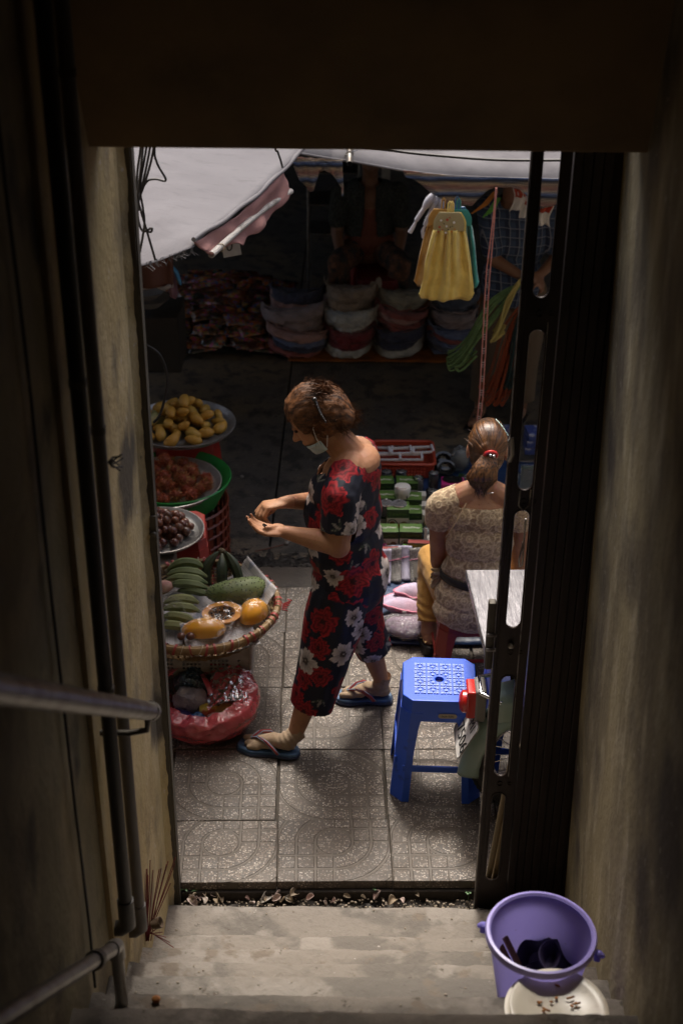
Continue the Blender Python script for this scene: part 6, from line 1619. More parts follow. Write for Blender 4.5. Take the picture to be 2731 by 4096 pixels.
# goods to the right of the seated woman
M_bluebox = mat('blue_print_box', (.04, .06, .20), .35, var=[((.30, .32, .42), 18., .5, .6), ((.02, .02, .06), 11., .55, .65)])
t = thing('gift_box', 'blue printed box lying behind the seated woman\'s head', 'box', spot(2005, 1740, z=ZM), rz=-.12)
MB().box((0, 0, .02), (.14, .12, .04)).obj('carton', M_bluebox, t, smooth=False, bevel=.002)
for k in range(3):
    t = thing('gift_box', ('stack of dark patterned boxes behind the gate, bottom one', 'stack of dark patterned boxes behind the gate, middle one', 'stack of dark patterned boxes behind the gate, top one')[k], 'box', spot(2140, 1800, z=ZM) + Vector((.004 * k, 0, .042 * k)), 'dark patterned boxes', rz=.05 * k)
    MB().box((0, 0, .02), (.13, .12, .04)).obj('carton', M_bluebox, t, smooth=False, bevel=.002)
M_gnet = mat('dark_green_net', (.045, .075, .06), .6, bmp=(300, .6))
t = thing('net_bag', 'dark green net bag in clear film seen through the gate slot', 'net bag', spot(2120, 1990, z=ZM), rot=(rad(-12), 0, 0))
MB().grid(lambda u, v: (.11 * (u - .5), .01 * math.sin(v * 4), .17 * v), 8, 8).obj('net', M_gnet, t, solid=.008)
MB().grid(lambda u, v: (.12 * (u - .5), -.010 + .006 * noise.noise((u * 9, v * 9, 0)), .18 * v), 12, 12).obj('film', M_bagclear, t)
# ================================================================== BLUE STOOL, TABLE, MOTORBIKE
M_blue = mat('blue_plastic', (.028, .11, .66), .34, var=[((.024, .095, .58), 5., .4, .7), ((.12, .17, .42), 60., .68, .73), ((.02, .06, .3), 13., .62, .72)], spec=.5)
M_bluelt = mat('embossed_blue_plastic', (.20, .29, .68), .5)
sw = .262
sloc = Vector((.368, 4.252, 0))
t = plastic_stool('plastic_stool', 'tall blue plastic stool with patterned seat in front of the motorbike', sloc, sw, .45, M_blue, rz=rad(-2), taper=.80)
# raised square maze pattern on the seat
cell = .0475
for i in range(4):
    for j in range(4):
        cx, cy = (i - 1.5) * cell, (j - 1.5) * cell
        mb = MB(); s_ = cell
        for sx in (-1, 1):
            for sy in (-1, 1):
                # four corner pads of each motif, notched round a little central square
                mb.box((cx + sx * s_ * .33, cy + sy * s_ * .33, .4525), (s_ * .22, s_ * .22, .002)); mb.box((cx + sx * s_ * .115, cy + sy * s_ * .345, .4525), (s_ * .135, s_ * .17, .002)); mb.box((cx + sx * s_ * .345, cy + sy * s_ * .115, .4525), (s_ * .17, s_ * .135, .002))
        mb.box((cx, cy, .4525), (s_ * .22, s_ * .22, .002))
        if abs(i - 1.5) < 1 and abs(j - 1.5) < 1:
            keep = [q for q in range(0, len(mb.v), 8) if (Vector(mb.v[q]).to_2d() + (Vector(mb.v[q + 6]) - Vector(mb.v[q])).to_2d() / 2).length > .026]
            vs = [v for q in keep for v in mb.v[q:q + 8]]; nf = mb.f[:6]; mb = MB(); base6 = [list(f) for f in nf]
            for q in range(len(keep)): mb.add(vs[q * 8:q * 8 + 8], base6)
        mb.obj('pad', M_bluelt, t, smooth=False)
M_stick = mat('beige_sticker', (.36, .31, .22), .5)
k_ = 1 + .25 * .06 / .45
mb = MB(); mb.cap((-.024, 0, 0), (.024, 0, 0), .0105, .0105); mb.v = [(x, y * .10, z) for x, y, z in mb.v]
o = mb.obj('sticker', M_stick, t); o.location = (.03, -sw / 2 * 1.085, .388)
lettering('DUY TAN', .0105, M_ink, t, Matrix.Translation((.03, -sw / 2 * 1.085 - .0016, .388)) @ Matrix.Rotation(rad(90), 4, 'X'))
t = thing('plastic_stool', 'second blue stool mostly hidden behind the table and gate', 'stool', (.60, 4.66, 0)); bpy.data.objects.remove(t)
plastic_stool('plastic_stool', 'second blue stool mostly hidden behind the metal table', (.70, 4.36, 0), .26, .44, M_blue, taper=.82)

# steel topped table
M_brush = mat('brushed_steel', (.36, .355, .37), .24, .85, var=[((.24, .235, .25), 60., .45, .65, (1, .12, 1)), ((.47, .46, .48), 130., .56, .68, (1, .10, 1))], bmp=(140, .15, (1, .1, 1)))
tl = Vector((.470, 4.537, .75)); nl_ = Vector((.505, 3.965, .75))
t = thing('steel_table', 'steel topped table corner showing between the seated woman and gate', 'table', (.90, 4.25, 0))
pts = [tl, nl_, Vector((1.28, 3.93, .75)), Vector((1.25, 4.56, .75))]
vs = [(p.x - .90, p.y - 4.25, z) for z in (.715, .75) for p in pts]
MB().add(vs, [[0, 1, 2, 3][::-1], [4, 5, 6, 7], [0, 1, 5, 4], [1, 2, 6, 5], [2, 3, 7, 6], [3, 0, 4, 7]]).obj('top', M_brush, t, smooth=False, bevel=.004)
for x, y in ((-.16, -.24), (-.16, .24), (.33, -.26), (.30, .26)):
    MB().tube([(x, y, .0), (x, y, .715)], .0125, 12).obj('leg', M_galv, t)
for y in (-.24, .24): MB().tube([(-.16, y, .2), (.32, y, .2)], .009, 10).obj('rail', M_galv, t)

# motorbike standing with its tail towards the doorway
M_mint = mat('mint_enamel', (.27, .37, .32), .28, .0, var=[((.23, .32, .275), 5., .45, .65)], coat=.4)
M_tyre = mat('tyre_rubber', (.022, .021, .020), .75, var=[((.05, .045, .04), 9., .55, .7)], bmp=(60, .3))
M_tail = mat('red_lens', (.50, .018, .012), .18, spec=.7, coat=.5); M_amber = mat('amber_lens', (.46, .19, .015), .2, coat=.4); M_lensback = mat('grey_lamp_body', (.20, .19, .18), .45)
M_pl = mat('white_plate', (.72, .69, .65), .5, var=[((.42, .38, .34), 12., .5, .7)]); M_black = mat('black_enamel', (.012, .012, .012), .4); M_seat = mat('black_vinyl', (.02, .019, .018), .45, bmp=(80, .2))
bk = Vector((.735, 4.05, 0))
t = thing('motorbike', 'mint green motorbike parked behind the gate, tail light and plate towards the doorway', 'motorbike', bk)
WR = .262; WZ = .262
w = bpy.data.objects.new('wheel', None)
mbw = MB(); mbw.lathe([(WR - .045 + .045 * math.cos(a), .044 * math.sin(a)) for a in [-1.9 + 3.8 * k / 16 for k in range(17)]], 72, Matrix.Rotation(math.pi / 2, 3, 'X'), (0, 0, WZ))
ty = mbw.obj('tyre', M_tyre, t)
tr = MB()
for k in range(72):
    a = 2 * math.pi * k / 72
    for s_ in (-1, 1):
        R_ = Matrix.Rotation(a, 3, 'Y')
        mbx = MB().box((WR - .003, s_ * .019, 0), (.010, .026, .012), Matrix.Rotation(s_ * .5, 3, 'X')); tr.add([R_ @ Vector(v) + Vector((0, 0, WZ)) for v in mbx.v], mbx.f)
o = tr.obj('tread', M_tyre, ty, smooth=False)
rim = MB().lathe([(WR - .075, -.03), (WR - .066, -.032), (WR - .072, -.012), (WR - .078, 0), (WR - .072, .012), (WR - .066, .032), (WR - .075, .03), (WR - .085, 0)], 56, Matrix.Rotation(math.pi / 2, 3, 'X'), (0, 0, WZ), close=True).obj('rim', M_chrome, t)
for k in range(28):
    a = 2 * math.pi * k / 28; s_ = .02 if k % 2 else -.02; b_ = a + (.35 if k % 4 < 2 else -.35)
    MB().tube([(.035 * math.cos(b_), s_, WZ + .035 * math.sin(b_)), ((WR - .08) * math.cos(a), 0, WZ + (WR - .08) * math.sin(a))], .0016, 5).obj('spoke', M_chrome, rim)
MB().lathe([(.001, -.06), (.03, -.06), (.04, -.03), (.04, .03), (.03, .06), (.001, .06)], 24, Matrix.Rotation(math.pi / 2, 3, 'X'), (0, 0, WZ)).obj('hub', M_lensback, t)
# rear mudguard hugging the wheel and flaring at its lip
def fend(u, v):
    a = rad(196 - 120 * u)                                  # from low behind to above
    R = WR + .020 + (.030 * max(0, (.16 - u) / .16) ** 1.5)
    wd = .070 + .010 * math.sin(math.pi * min(1, u * 1.2)); b = (v - .5) * 2
    drop = .055 * abs(b) ** 2.4
    if u < .12: drop += .02 * (1 - u / .12) * (b * b); wd *= (.80 + .20 * u / .12)
    return ((R - drop) * math.cos(a), wd * b, WZ + (R - drop) * math.sin(a))
MB().grid(fend, 36, 19).obj('mudguard', M_mint, t, solid=.003)
# tail section: lofted side panel
def tail(u, v):
    a = 2 * math.pi * v; x = -.175 + .62 * u
    hw = .060 + .055 * math.sin(math.pi * min(u * .8, .5)); zc = .485 + .015 * u; hh = .075 + .050 * min(1, u * 2.5)
    c, s_ = math.cos(a), math.sin(a); e = .6
    return (x, hw * abs(c) ** e * (1 if c > 0 else -1), zc + hh * abs(s_) ** e * (1 if s_ > 0 else -1))
mb = MB().grid(lambda u, v: tail(v, u), 28, 18, closeu=True); mb.f.append(list(range(28))[::-1]); mb.obj('side_panel', M_mint, t)
mb = MB().grid(lambda u, v: tuple(Vector(tail(.08 + .9 * v, u)) * 1.0 + Vector((0, 0, .075))), 28, 12, closeu=True); mb.v = [(x, y * .95, .575 + max(-.03, (z - .56) * .42)) for x, y, z in mb.v]; mb.obj('seat', M_seat, t)
MB().tube([(-.17, -.085, .56), (-.24, -.05, .575), (-.24, .05, .575), (-.17, .085, .56)], .008, 10).obj('grab_rail', M_chrome, t)
# tail lamp
lamp = MB().box((-.238, 0, .512), (.040, .095, .135)).obj('lamp_body', M_lensback, t, bevel=.008)
MB().box((-.262, 0, .515), (.050, .088, .115)).obj('tail_light', M_tail, t, bevel=.006)
MB().lathe([(.042, -.002), (.041, .012), (.030, .022), (.001, .026)], 32, Matrix.Rotation(-math.pi / 2, 3, 'Y'), (-.286, 0.004, .500)).obj('brake_lens', M_tail, lamp)
for y_ in (-.12, .12):
    ind = MB().cap((-.10, y_, .60), (-.10, y_ * 1.25, .60), .024, .024).obj('indicator', M_amber, t)
    MB().tube([(-.10, y_ * .5, .565), (-.10, y_ * .95, .60)], .007, 8).obj('stalk', M_chrome, ind)
# number plate, tilted under the lamp
nb, fb, nt_ = Vector((.452, 3.965, .300)), Vector((.452, 4.148, .300)), Vector((.520, 3.965, .440))
ex = (nb - fb).normalized(); ey = (nt_ - nb).normalized(); ez = ex.cross(ey)
PW, PH = (nb - fb).length, (nt_ - nb).length
cpl = (fb + nt_) / 2 - bk + ez * .032 + Vector((0, -.012, 0))
Mp = Matrix((ex, ey, ez)).transposed().to_4x4(); Mp.translation = cpl
r_ = .012; oc = [(-PW / 2 + r_, -PH / 2), (PW / 2 - r_, -PH / 2), (PW / 2, -PH / 2 + r_), (PW / 2, PH / 2 - r_), (PW / 2 - r_, PH / 2), (-PW / 2 + r_, PH / 2), (-PW / 2, PH / 2 - r_), (-PW / 2, -PH / 2 + r_)]
me = plate(oc, [], .002); me.transform(Mp); pln = link('number_plate', me, M_pl, t, smooth=False)
MB().tube([Mp @ Vector((x, y, .002)) for x, y in oc], .0022, 6, closed=True).obj('plate_frame', M_galv, pln)
lettering('7506', PH * .47, M_ink, pln, Mp @ Matrix.Translation((0.012, -PH * .22, .0022)), squeeze=1.05, extrude=.0006)
lettering('59-M1', PH * .36, M_ink, pln, Mp @ Matrix.Translation((0, PH * .26, .0022)), squeeze=.9, extrude=.0006)
MB().tube([Vector((-.20, 0, .36)), Vector((-.21, 0, .45))], .02, 8).obj('plate_bracket', M_black, t)
# frame, shock, chain case, exhaust and stand
for y_ in (-.11, .11):
    MB().tube([(0, y_, WZ), (.10, y_, .44)], [.016, .020], 14).obj('shock_absorber', M_chrome, t)
MB().tube([(0, -.095, WZ), (.45, -.085, .27)], .022, 10).obj('swing_arm', M_black, t)
MB().tube([(0, .095, WZ), (.45, .085, .27)], .022, 10).obj('chain_case', M_mint, t)
MB().tube([(-.08, -.135, .22), (.25, -.135, .20), (.42, -.11, .18), (.62, -.06, .2)], [.036, .036, .018, .016], 16).obj('exhaust', M_chrome, t)
MB().tube([(.30, -.14, .24), (.30, -.14, .02), (.34, -.2, .004)], .009, 8).obj('stand', M_black, t)
MB().box((.55, 0, .30), (.28, .16, .22)).obj('engine', M_lensback, t, bevel=.03)
# ================================================================== PEOPLE
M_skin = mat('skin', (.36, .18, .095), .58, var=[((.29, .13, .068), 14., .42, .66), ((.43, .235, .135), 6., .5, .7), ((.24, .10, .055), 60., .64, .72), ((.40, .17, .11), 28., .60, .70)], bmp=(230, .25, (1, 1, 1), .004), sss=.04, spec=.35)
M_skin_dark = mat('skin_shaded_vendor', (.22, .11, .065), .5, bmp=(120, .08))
M_eye = mat('eye', (.04, .025, .02), .15); M_lip = mat('lip', (.30, .09, .075), .45)

def hand(mb, W, d, n, thumb, curls, spread=.16, s=1.0, thumb_d=None, finger_dirs=None):
    """Palm and five fingers. W wrist, d pointing direction, n direction the palm faces, thumb side +-1."""
    W, d, n = Vector(W), Vector(d).normalized(), Vector(n); n = (n - d * n.dot(d)).normalized(); w = d.cross(n) * thumb
    F = Matrix((d, w, n)).transposed()
    mb.ell(W + d * .043 * s, (.050 * s, .037 * s, .0145 * s), F, 16, 10)
    mb.ell(W + d * .068 * s, (.026 * s, .040 * s, .0125 * s), F, 16, 10)
    mb.ell(W + d * .030 * s + w * .020 * s + n * .006 * s, (.032 * s, .017 * s, .015 * s), F, 14, 8)
    mb.cap(W - d * .012 * s, W + d * .02 * s, .0215 * s, .022 * s)
    L = [(.040, .024, .019), (.044, .028, .021), (.040, .026, .020), (.032, .019, .017)]
    tips = []
    for i in range(4):
        off = (1.5 - i) * .0192 * s
        p = W + d * (.083 - .004 * abs(i - 1)) * s + w * off
        dirv = (d + w * (1.5 - i) * spread * .35).normalized()
        mb.cap(p - d * .022 * s, p, .0095 * s, .0098 * s)
        ax = dirv.cross(n)
        for j in range(3):
            dirv = (Matrix.Rotation(curls[i][j], 3, ax) @ dirv).normalized()
            q = p + dirv * L[i][j] * s
            mb.cap(p, q, (.0095 - .0011 * j) * s, (.0087 - .0012 * j) * s); p = q
        tips.append(p)
    td = Vector(thumb_d).normalized() if thumb_d else (w * .75 + d * .65 + n * .35).normalized()
    p = W + d * .024 * s + w * .026 * s + n * .004 * s
    q = p + td * .040 * s; mb.cap(p, q, .0125 * s, .0105 * s)
    td2 = (td + d * .55 - w * .15).normalized(); r = q + td2 * .030 * s; mb.cap(q, r, .0102 * s, .0082 * s)
    return tips

def head(mb, c, F, U, s=1.0, nose=True):
    """Skull, jaw, nose, brow, lips and ears in one lump; F gaze direction, U up."""
    c, F, U = Vector(c), Vector(F).normalized(), Vector(U); U = (U - F * U.dot(F)).normalized(); L = U.cross(F)
    R = Matrix((F, L, U)).transposed()
    P = lambda x, y, z: c + R @ Vector((x, y, z)) * s
    mb.ell(P(-.008, 0, .022), (.092 * s, .074 * s, .088 * s), R, 20, 14)
    mb.ell(P(.030, 0, -.030), (.060 * s, .058 * s, .075 * s), R, 18, 12)
    mb.ell(P(.052, 0, -.078), (.030 * s, .032 * s, .024 * s), R, 14, 10)      # chin
    for y in (-1, 1):
        mb.ell(P(.052, y * .036, -.024), (.026 * s, .020 * s, .026 * s), R, 12, 8)     # cheek
        mb.ell(P(.074, y * .026, .018), (.014 * s, .022 * s, .008 * s), R, 12, 8)      # brow
        mb.ell(P(-.006, y * .074, -.012), (.020 * s, .007 * s, .030 * s), Matrix.Rotation(0, 3, 'X') @ R, 12, 8)
        mb.ell(P(.004, y * .073, -.036), (.009 * s, .006 * s, .010 * s), R, 10, 6)
    mb.cap(P(.082, 0, .004), P(.106, 0, -.026), .0075 * s, .0115 * s)
    for y in (-1, 1): mb.ell(P(.094, y * .011, -.029), (.010 * s, .008 * s, .008 * s), R, 10, 6)
    mb.ell(P(.086, 0, -.052), (.010 * s, .022 * s, .007 * s), R, 12, 6); mb.ell(P(.084, 0, -.062), (.010 * s, .019 * s, .007 * s), R, 12, 6)
    return P, R

# ---------------------------------------------------------------- floral cloth
def floral(me, seed, n_seed=150, scale=1.0, rmin=.040, rmax=.062):
    rr = random.Random(seed)
    n = len(me.vertices); co = np.empty(n * 3); me.vertices.foreach_get('co', co); co = co.reshape(-1, 3)
    no = np.empty(n * 3); me.vertices.foreach_get('normal', no); no = no.reshape(-1, 3)
    col = np.tile(np.array([.0085, .0095, .018]), (n, 1))
    order = list(range(n)); rr.shuffle(order); seeds = []
    for i in order[:6000]:
        p = co[i]
        if all(np.linalg.norm(p - q[0]) > q[4] for q in seeds):
            k = rr.random(); R = rr.uniform(rmin, rmax) * (1 if k < .5 else .78)
            kind = 0 if k < .46 else (1 if k < .70 else 2)
            seeds.append((p, no[i], R, kind, R * (1.75 if kind == 0 else (1.9 if kind == 1 else 1.3)), rr.uniform(0, 6.28)))
        if len(seeds) >= n_seed: break
    best = np.full(n, 9.0)
    # leaves first, blooms over them
    for kindpass in (2, 0, 1):
        for p, nn, R, kind, _, ph in seeds:
            if kind != kindpass: continue
            d = co - p; dist = np.linalg.norm(d, axis=1); sel = np.where(dist < R * 1.7)[0]
            if not len(sel): continue
            t1 = np.cross(nn, [0.31, .2, .93]); t1 /= np.linalg.norm(t1) + 1e-9; t2 = np.cross(nn, t1)
            x = d[sel] @ t1; y = d[sel] @ t2; a = np.arctan2(y, x) + ph; r = dist[sel] / R
            ok = (no[sel] @ nn) > -.2
            if kind == 2:
                xx = np.cos(ph) * x + np.sin(ph) * y; yy = -np.sin(ph) * x + np.cos(ph) * y
                for s_ in (-1, 0, 1):
                    u = (xx * np.cos(s_ * .8) + yy * np.sin(s_ * .8)) / R; v = (-xx * np.sin(s_ * .8) + yy * np.cos(s_ * .8)) / R
                    m = ok & (u > 0) & (u < 1.25) & (np.abs(v) < .17 * np.sin(np.pi * np.clip(u / 1.25, 0, 1)) ** .8)
                    c = np.where(np.abs(v)[:, None] < .03, np.array([[.20, .19, .16]]), np.array([[.035, .045, .035]]) if s_ else np.array([[.22, .20, .18]]))
                    col[sel[m]] = c[m]
                continue
            petal = .84 + .20 * np.abs(np.sin(a * 2.5 + np.sin(ph * 3))) + .10 * np.sin(a * 7 + ph * 5) + .07 * np.sin(a * 13 + ph * 9)
            q = r / petal; m = ok & (q < 1)
            if kind == 0:
                fold = .5 + .5 * np.sin(q * 17 + 2.2 * np.sin(a * 5 + ph) + 1.3 * np.sin(a * 9))
                base = np.stack([.085 + .27 * fold * (.45 + .55 * q), .004 + .010 * fold, .007 + .012 * fold], 1)
                core = q < .2; base[core] = [.03, .004, .006]
                ring = (q > .92); base[ring] = base[ring] * 1.25
            else:
                ray = .5 + .5 * np.sin(a * 22 + 3 * np.sin(q * 9)); edge = np.abs(np.sin(a * 3.5))
                v = .13 + .36 * q + .12 * ray * q; v = v * (.62 + .38 * np.clip(edge * 3.0, 0, 1))
                base = np.stack([v, v * .86, v * .78], 1)
                core = q < .30; base[core] = [.055, .04, .03]
                dot = q < .07; base[dot] = [.42, .38, .30]
            upd = m & (q < best[sel]) | (m & (kind == 0) & (best[sel] > 5)) | (m & (kind == 1))
            idx = sel[upd]; col[idx] = base[upd]; best[idx] = q[upd]
    set_color(me, 'print_colour', np.clip(col * scale, 0, 1))
    return me
M_floral = attr_mat('floral_print_cloth', 'print_colour', .6, .0, (240, .12), .25)

def cloth_fold(me, amp, freq, seed, taper=None):
    def f(co, no):
        k = vnoise(co, freq, seed)
        a = amp if taper is None else amp * np.array([taper(p) for p in co])
        return co + no * (k * a)[:, None]
    return move_verts(me, f)

# ---------------------------------------------------------------- WALKING WOMAN
WB = Vector((.0, 4.56, 0))
woman = thing('person', 'woman in dark floral outfit walking past, looking down at coins in her open hand', 'person', WB)
body = MB()
fw = Vector((-.96, .22, 0)).normalized()              # she walks to the left, turned slightly away
lf = Vector((0, 0, 1)).cross(fw)                       # her left hand side (towards the doorway)
def T(f, l, z): return Vector((.015, 4.575, 0)) + fw * f + lf * l + Vector((0, 0, z))
# torso, neck
R3 = Matrix((fw, lf, Vector((0, 0, 1)))).transposed()
body.ell(T(-.02, 0, .72), (.115, .155, .13), R3); body.ell(T(.01, 0, .88), (.115, .14, .14), R3); body.ell(T(.015, 0, 1.02), (.118, .15, .14), R3)
body.ell(T(-.005, 0, 1.12), (.095, .155, .10), R3)
for sdir in (1, -1): body.cap(T(-.03, sdir * .06, 1.195), T(-.02, sdir * .150, 1.140), .062, .056)
body.cap(T(-.045, 0, 1.17), T(.035, .0, 1.275), .072, .056); body.ell(T(-.055, 0, 1.19), (.07, .10, .06), R3)
# head bowed towards the hands
HC = Vector((-.098, 4.600, 1.350)); gaze = Vector((-.80, -.02, -.60)); upv = Vector((-.60, .10, .80))
HP, HR = head(body, HC, gaze, upv, 1.02)
body.cap(T(.02, 0, 1.25), HC + Vector((.02, 0, -.02)), .056, .058)
# near (left) arm: down and forward, open palm
shL = T(-.02, .162, 1.125); elL = Vector((-.014, 4.372, .955)); wrL = Vector((-.200, 4.378, 1.000))
body.cap(shL, elL, .060, .046); body.cap(elL, elL + (wrL - elL) * .45, .044, .040); body.cap(elL + (wrL - elL) * .4, wrL, .040, .0245)
body.ell(elL + Vector((.004, 0, -.006)), .045)
hand(body, wrL, (-1, .06, .10), (.12, -.12, 1), 1, [(.30, .40, .35), (.28, .38, .35), (.28, .36, .32), (.30, .36, .3)], spread=.02, s=.90, thumb_d=(-.75, -.62, .28))
# far (right) arm: forearm across, thumb and fingers pinching over the palm
shR = T(-.01, -.162, 1.13); elR = Vector((-.055, 4.70, .95)); wrR = Vector((-.196, 4.50, 1.056))
body.cap(shR, elR, .056, .045); body.cap(elR, wrR, .043, .025)
hand(body, wrR, (-.92, -.26, -.06), (.05, -.15, -1), -1, [(.75, .75, .4), (.85, .8, .45), (.95, .85, .5), (1.0, .85, .5)], s=1.04, thumb_d=(-.62, -.45, -.66))
# legs
hipL, knL, anL = T(.0, .085, .68), Vector((-.070, 4.425, .40)), Vector((-.172, 4.372, .085))
hipR, knR, anR = T(-.01, -.085, .68), Vector((.085, 4.68, .40)), Vector((.172, 4.708, .10))
for h_, k_, a_ in ((hipL, knL, anL), (hipR, knR, anR)):
    body.cap(h_, k_, .085, .056); body.cap(k_, k_ + (a_ - k_) * .35, .054, .052); body.cap(k_ + (a_ - k_) * .3, a_, .052, .031); body.ell(a_, .033)
bm_body = fuse(body, .0046, 4)
shift(bm_body, WB)
bo = link('body', bm_body, M_skin, woman)
# feet in beige toe socks, each on a flip-flop
M_sock = mat('beige_sock', (.33, .235, .15), .9, var=[((.26, .18, .11), 18., .45, .65)], bmp=(300, .35), sheen=.2)
M_flip = mat('blue_rubber', (.045, .10, .19), .6, var=[((.09, .17, .28), 14., .5, .65), ((.02, .04, .08), 8., .55, .7)]); M_flipdark = mat('dark_blue_rubber', (.016, .022, .045), .6)
M_strapr = mat('coral_strap', (.40, .075, .07), .5, var=[((.30, .05, .06), 20., .45, .6)]); M_piping = mat('grey_blue_piping', (.16, .25, .34), .5)
def foot(label_side, heel, toe, ankle, inner, lift=0.0):
    """heel/toe on the ground; inner = direction of the big toe side."""
    heel, toe, inner = Vector(heel), Vector(toe), Vector(inner).normalized(); d = (toe - heel).normalized(); L = (toe - heel).length; up = Vector((0, 0, 1))
    sole_h = .024
    mb = MB(); P = lambda a, b, z: heel + d * (a * L) + inner * b + up * (z + sole_h)
    mb.ell(P(.14, 0, .030), (.036, .029, .030), frame_z(up, None)); mb.cap(P(.16, 0, .032), P(.42, .002, .034), .030, .030); mb.cap(P(.40, .003, .036), P(.66, .004, .020), .030, .022)
    mb.cap(P(.42, -.010, .026), P(.72, -.016, .016), .022, .018); mb.cap(P(.55, .016, .020), P(.74, .018, .015), .020, .016)
    mb.cap(P(.72, .026, .014), P(.93, .024, .012), .0145, .0125)                       # big toe
    mb.cap(P(.70, -.006, .014), P(.885, -.006, .010), .019, .012); mb.cap(P(.68, -.026, .012), P(.83, -.028, .009), .014, .010)   # other toes in one pocket
    mb.cap(P(.20, 0, .040), Vector(ankle) - Vector((0, 0, .0)), .034, .0345); mb.cap(Vector(ankle), Vector(ankle) + up * .012 + (Vector(ankle) - P(.2, 0, .04)).normalized() * .03, .035, .0365)
    me = fuse(mb, .0042, 3)
    ax = (Vector(ankle) - P(.2, 0, .04)).normalized()
    def wr(co, no):
        h = (co - np.array(ankle)) @ np.array(ax); k = np.exp(-((h + .03) / .035) ** 2)
        return co + no * (np.sin(h * 330) * .0016 * k)[:, None]
    move_verts(me, wr); mesh_cut(me, [(Vector(ankle) + ax * .030, ax)]); shift(me, WB); link('sock', me, M_sock, woman)
    # outline of the flip-flop
    out = []
    prof = [(-.06, 0), (-.03, .026), (.08, .036), (.25, .036), (.42, .034), (.60, .041), (.78, .046), (.92, .042), (1.02, .030), (1.06, .012)]
    right = [(a, w_ + (.004 if a > .6 else 0)) for a, w_ in prof]; left = [(a, -w_ * (1 if a < .8 else .85)) for a, w_ in prof][::-1]
    loop = right + left
    rows = []
    for z, k in ((.0, .96), (.010, 1.0), (.020, 1.0), (.024, .97)):
        rows.append([heel + d * (.5 + (a - .5) * (k if k < 1 else 1)) * L + inner * b * k + up * z for a, b in loop])
    n_ = len(loop); vs = [p for r in rows for p in r]; fs = [[r * n_ + i, r * n_ + (i + 1) % n_, (r + 1) * n_ + (i + 1) % n_, (r + 1) * n_ + i] for r in range(3) for i in range(n_)]
    fs += [list(range(n_))[::-1], [3 * n_ + i for i in range(n_)]]
    sh = MB().add(vs, fs).obj('flip_flop', M_flip, woman, off=WB, bevel=.003)
    edge = MB().tube([heel + d * a * L + inner * b * 1.01 + up * .007 for a, b in loop], .0062, 6, closed=True).obj('sole_edge', M_flipdark, sh, off=WB)
    # Y strap
    knot = P(.80, .010, .026)
    for sgn in (-1, 1):
        pts = [knot, P(.66, .010 + sgn * .020, .047), P(.52, .006 + sgn * .034, .044), P(.38, sgn * .039, .020), P(.30, sgn * .039, -.003)]
        MB().tube(pts, [.005, .008, .010, .0105, .009], 8, flat=.32, hint=tuple(inner)).obj('strap', M_strapr, sh, off=WB)
        for e_ in (-.9, .9): MB().tube([p + d * (.0095 * e_) + up * .0025 for p in pts], .0017, 5).obj('piping', M_piping, sh, off=WB)
    MB().tube([knot, knot - up * .03], .0045, 8).obj('toe_post', M_piping, sh, off=WB)
foot('left', (-.168, 4.352, 0), (-.385, 4.392, 0), anL, (.16, 1, 0))
foot('right', (.205, 4.706, 0), (-.005, 4.716, 0), anR, (-.03, -1, 0))
# trousers: two wide cropped legs
tr = MB()
tr.ell(T(-.02, 0, .70), (.128, .165, .12), R3)
def legcone(h_, k_, e_, r0, r1, r2):
    tr.cap(h_, k_, r0, r1); tr.cap(k_, e_, r1, r2)
hemL = Vector((-.108, 4.418, .205)); hemR = Vector((.135, 4.690, .265))
legcone(hipL + Vector((0, 0, -.02)), Vector((-.058, 4.435, .42)), hemL + (hemL - Vector((-.058, 4.435, .42))).normalized() * .09, .115, .098, .082)
legcone(hipR + Vector((0, 0, -.02)), Vector((.075, 4.67, .45)), hemR + (hemR - Vector((.075, 4.67, .45))).normalized() * .09, .115, .088, .072)
me = fuse(tr, .0050, 6)
cloth_fold(me, .012, (8, 8, 3.2), 3.0); cloth_fold(me, .005, (26, 26, 7), 5.0)
def below(p):
    kL = Vector((-.058, 4.435, .42)); kR = Vector((.075, 4.67, .45)); p = Vector(p)
    if p.z > .36: return False
    dl = (hemL - kL).normalized(); dr = (hemR - kR).normalized()
    nearL = (p - hemL).length < (p - hemR).length
    return (p - hemL).dot(dl) > .0 if nearL else (p - hemR).dot(dr) > .0
mesh_cut(me, [], below)
floral(me, 5, 190); shift(me, WB)
o = link('trousers', me, M_floral, woman, solid=.003)
# blouse: boxy, short sleeves, hem at the hip, wide round neck
bl = MB()
bl.ell(T(-.02, 0, .70), (.146, .185, .16), R3); bl.ell(T(.0, 0, .84), (.140, .172, .16), R3); bl.ell(T(.008, 0, .98), (.142, .172, .15), R3); bl.ell(T(.0, 0, 1.08), (.128, .170, .125), R3)
bl.ell(T(.085, .045, 1.01), (.052, .066, .066), R3); bl.ell(T(.085, -.045, 1.01), (.052, .066, .066), R3)
for sdir in (1, -1): bl.cap(T(-.025, sdir * .06, 1.180), T(-.02, sdir * .150, 1.138), .072, .070)
bl.ell(T(-.06, 0, 1.15), (.070, .11, .085), R3)
dL = (elL - shL).normalized(); dR = (elR - shR).normalized()
bl.cap(shL, shL + dL * .125, .072, .066); bl.cap(shR, shR + dR * .12, .070, .066)
me = fuse(bl, .0048, 5)
cloth_fold(me, .010, (7, 7, 3.0), 8.0, lambda p: min(1, max(.2, (1.22 - p[2]) * 3))); cloth_fold(me, .0045, (24, 24, 7), 2.0)
nk = T(-.035, 0, 1.205)
neck_c = T(-.005, 0, 1.2)
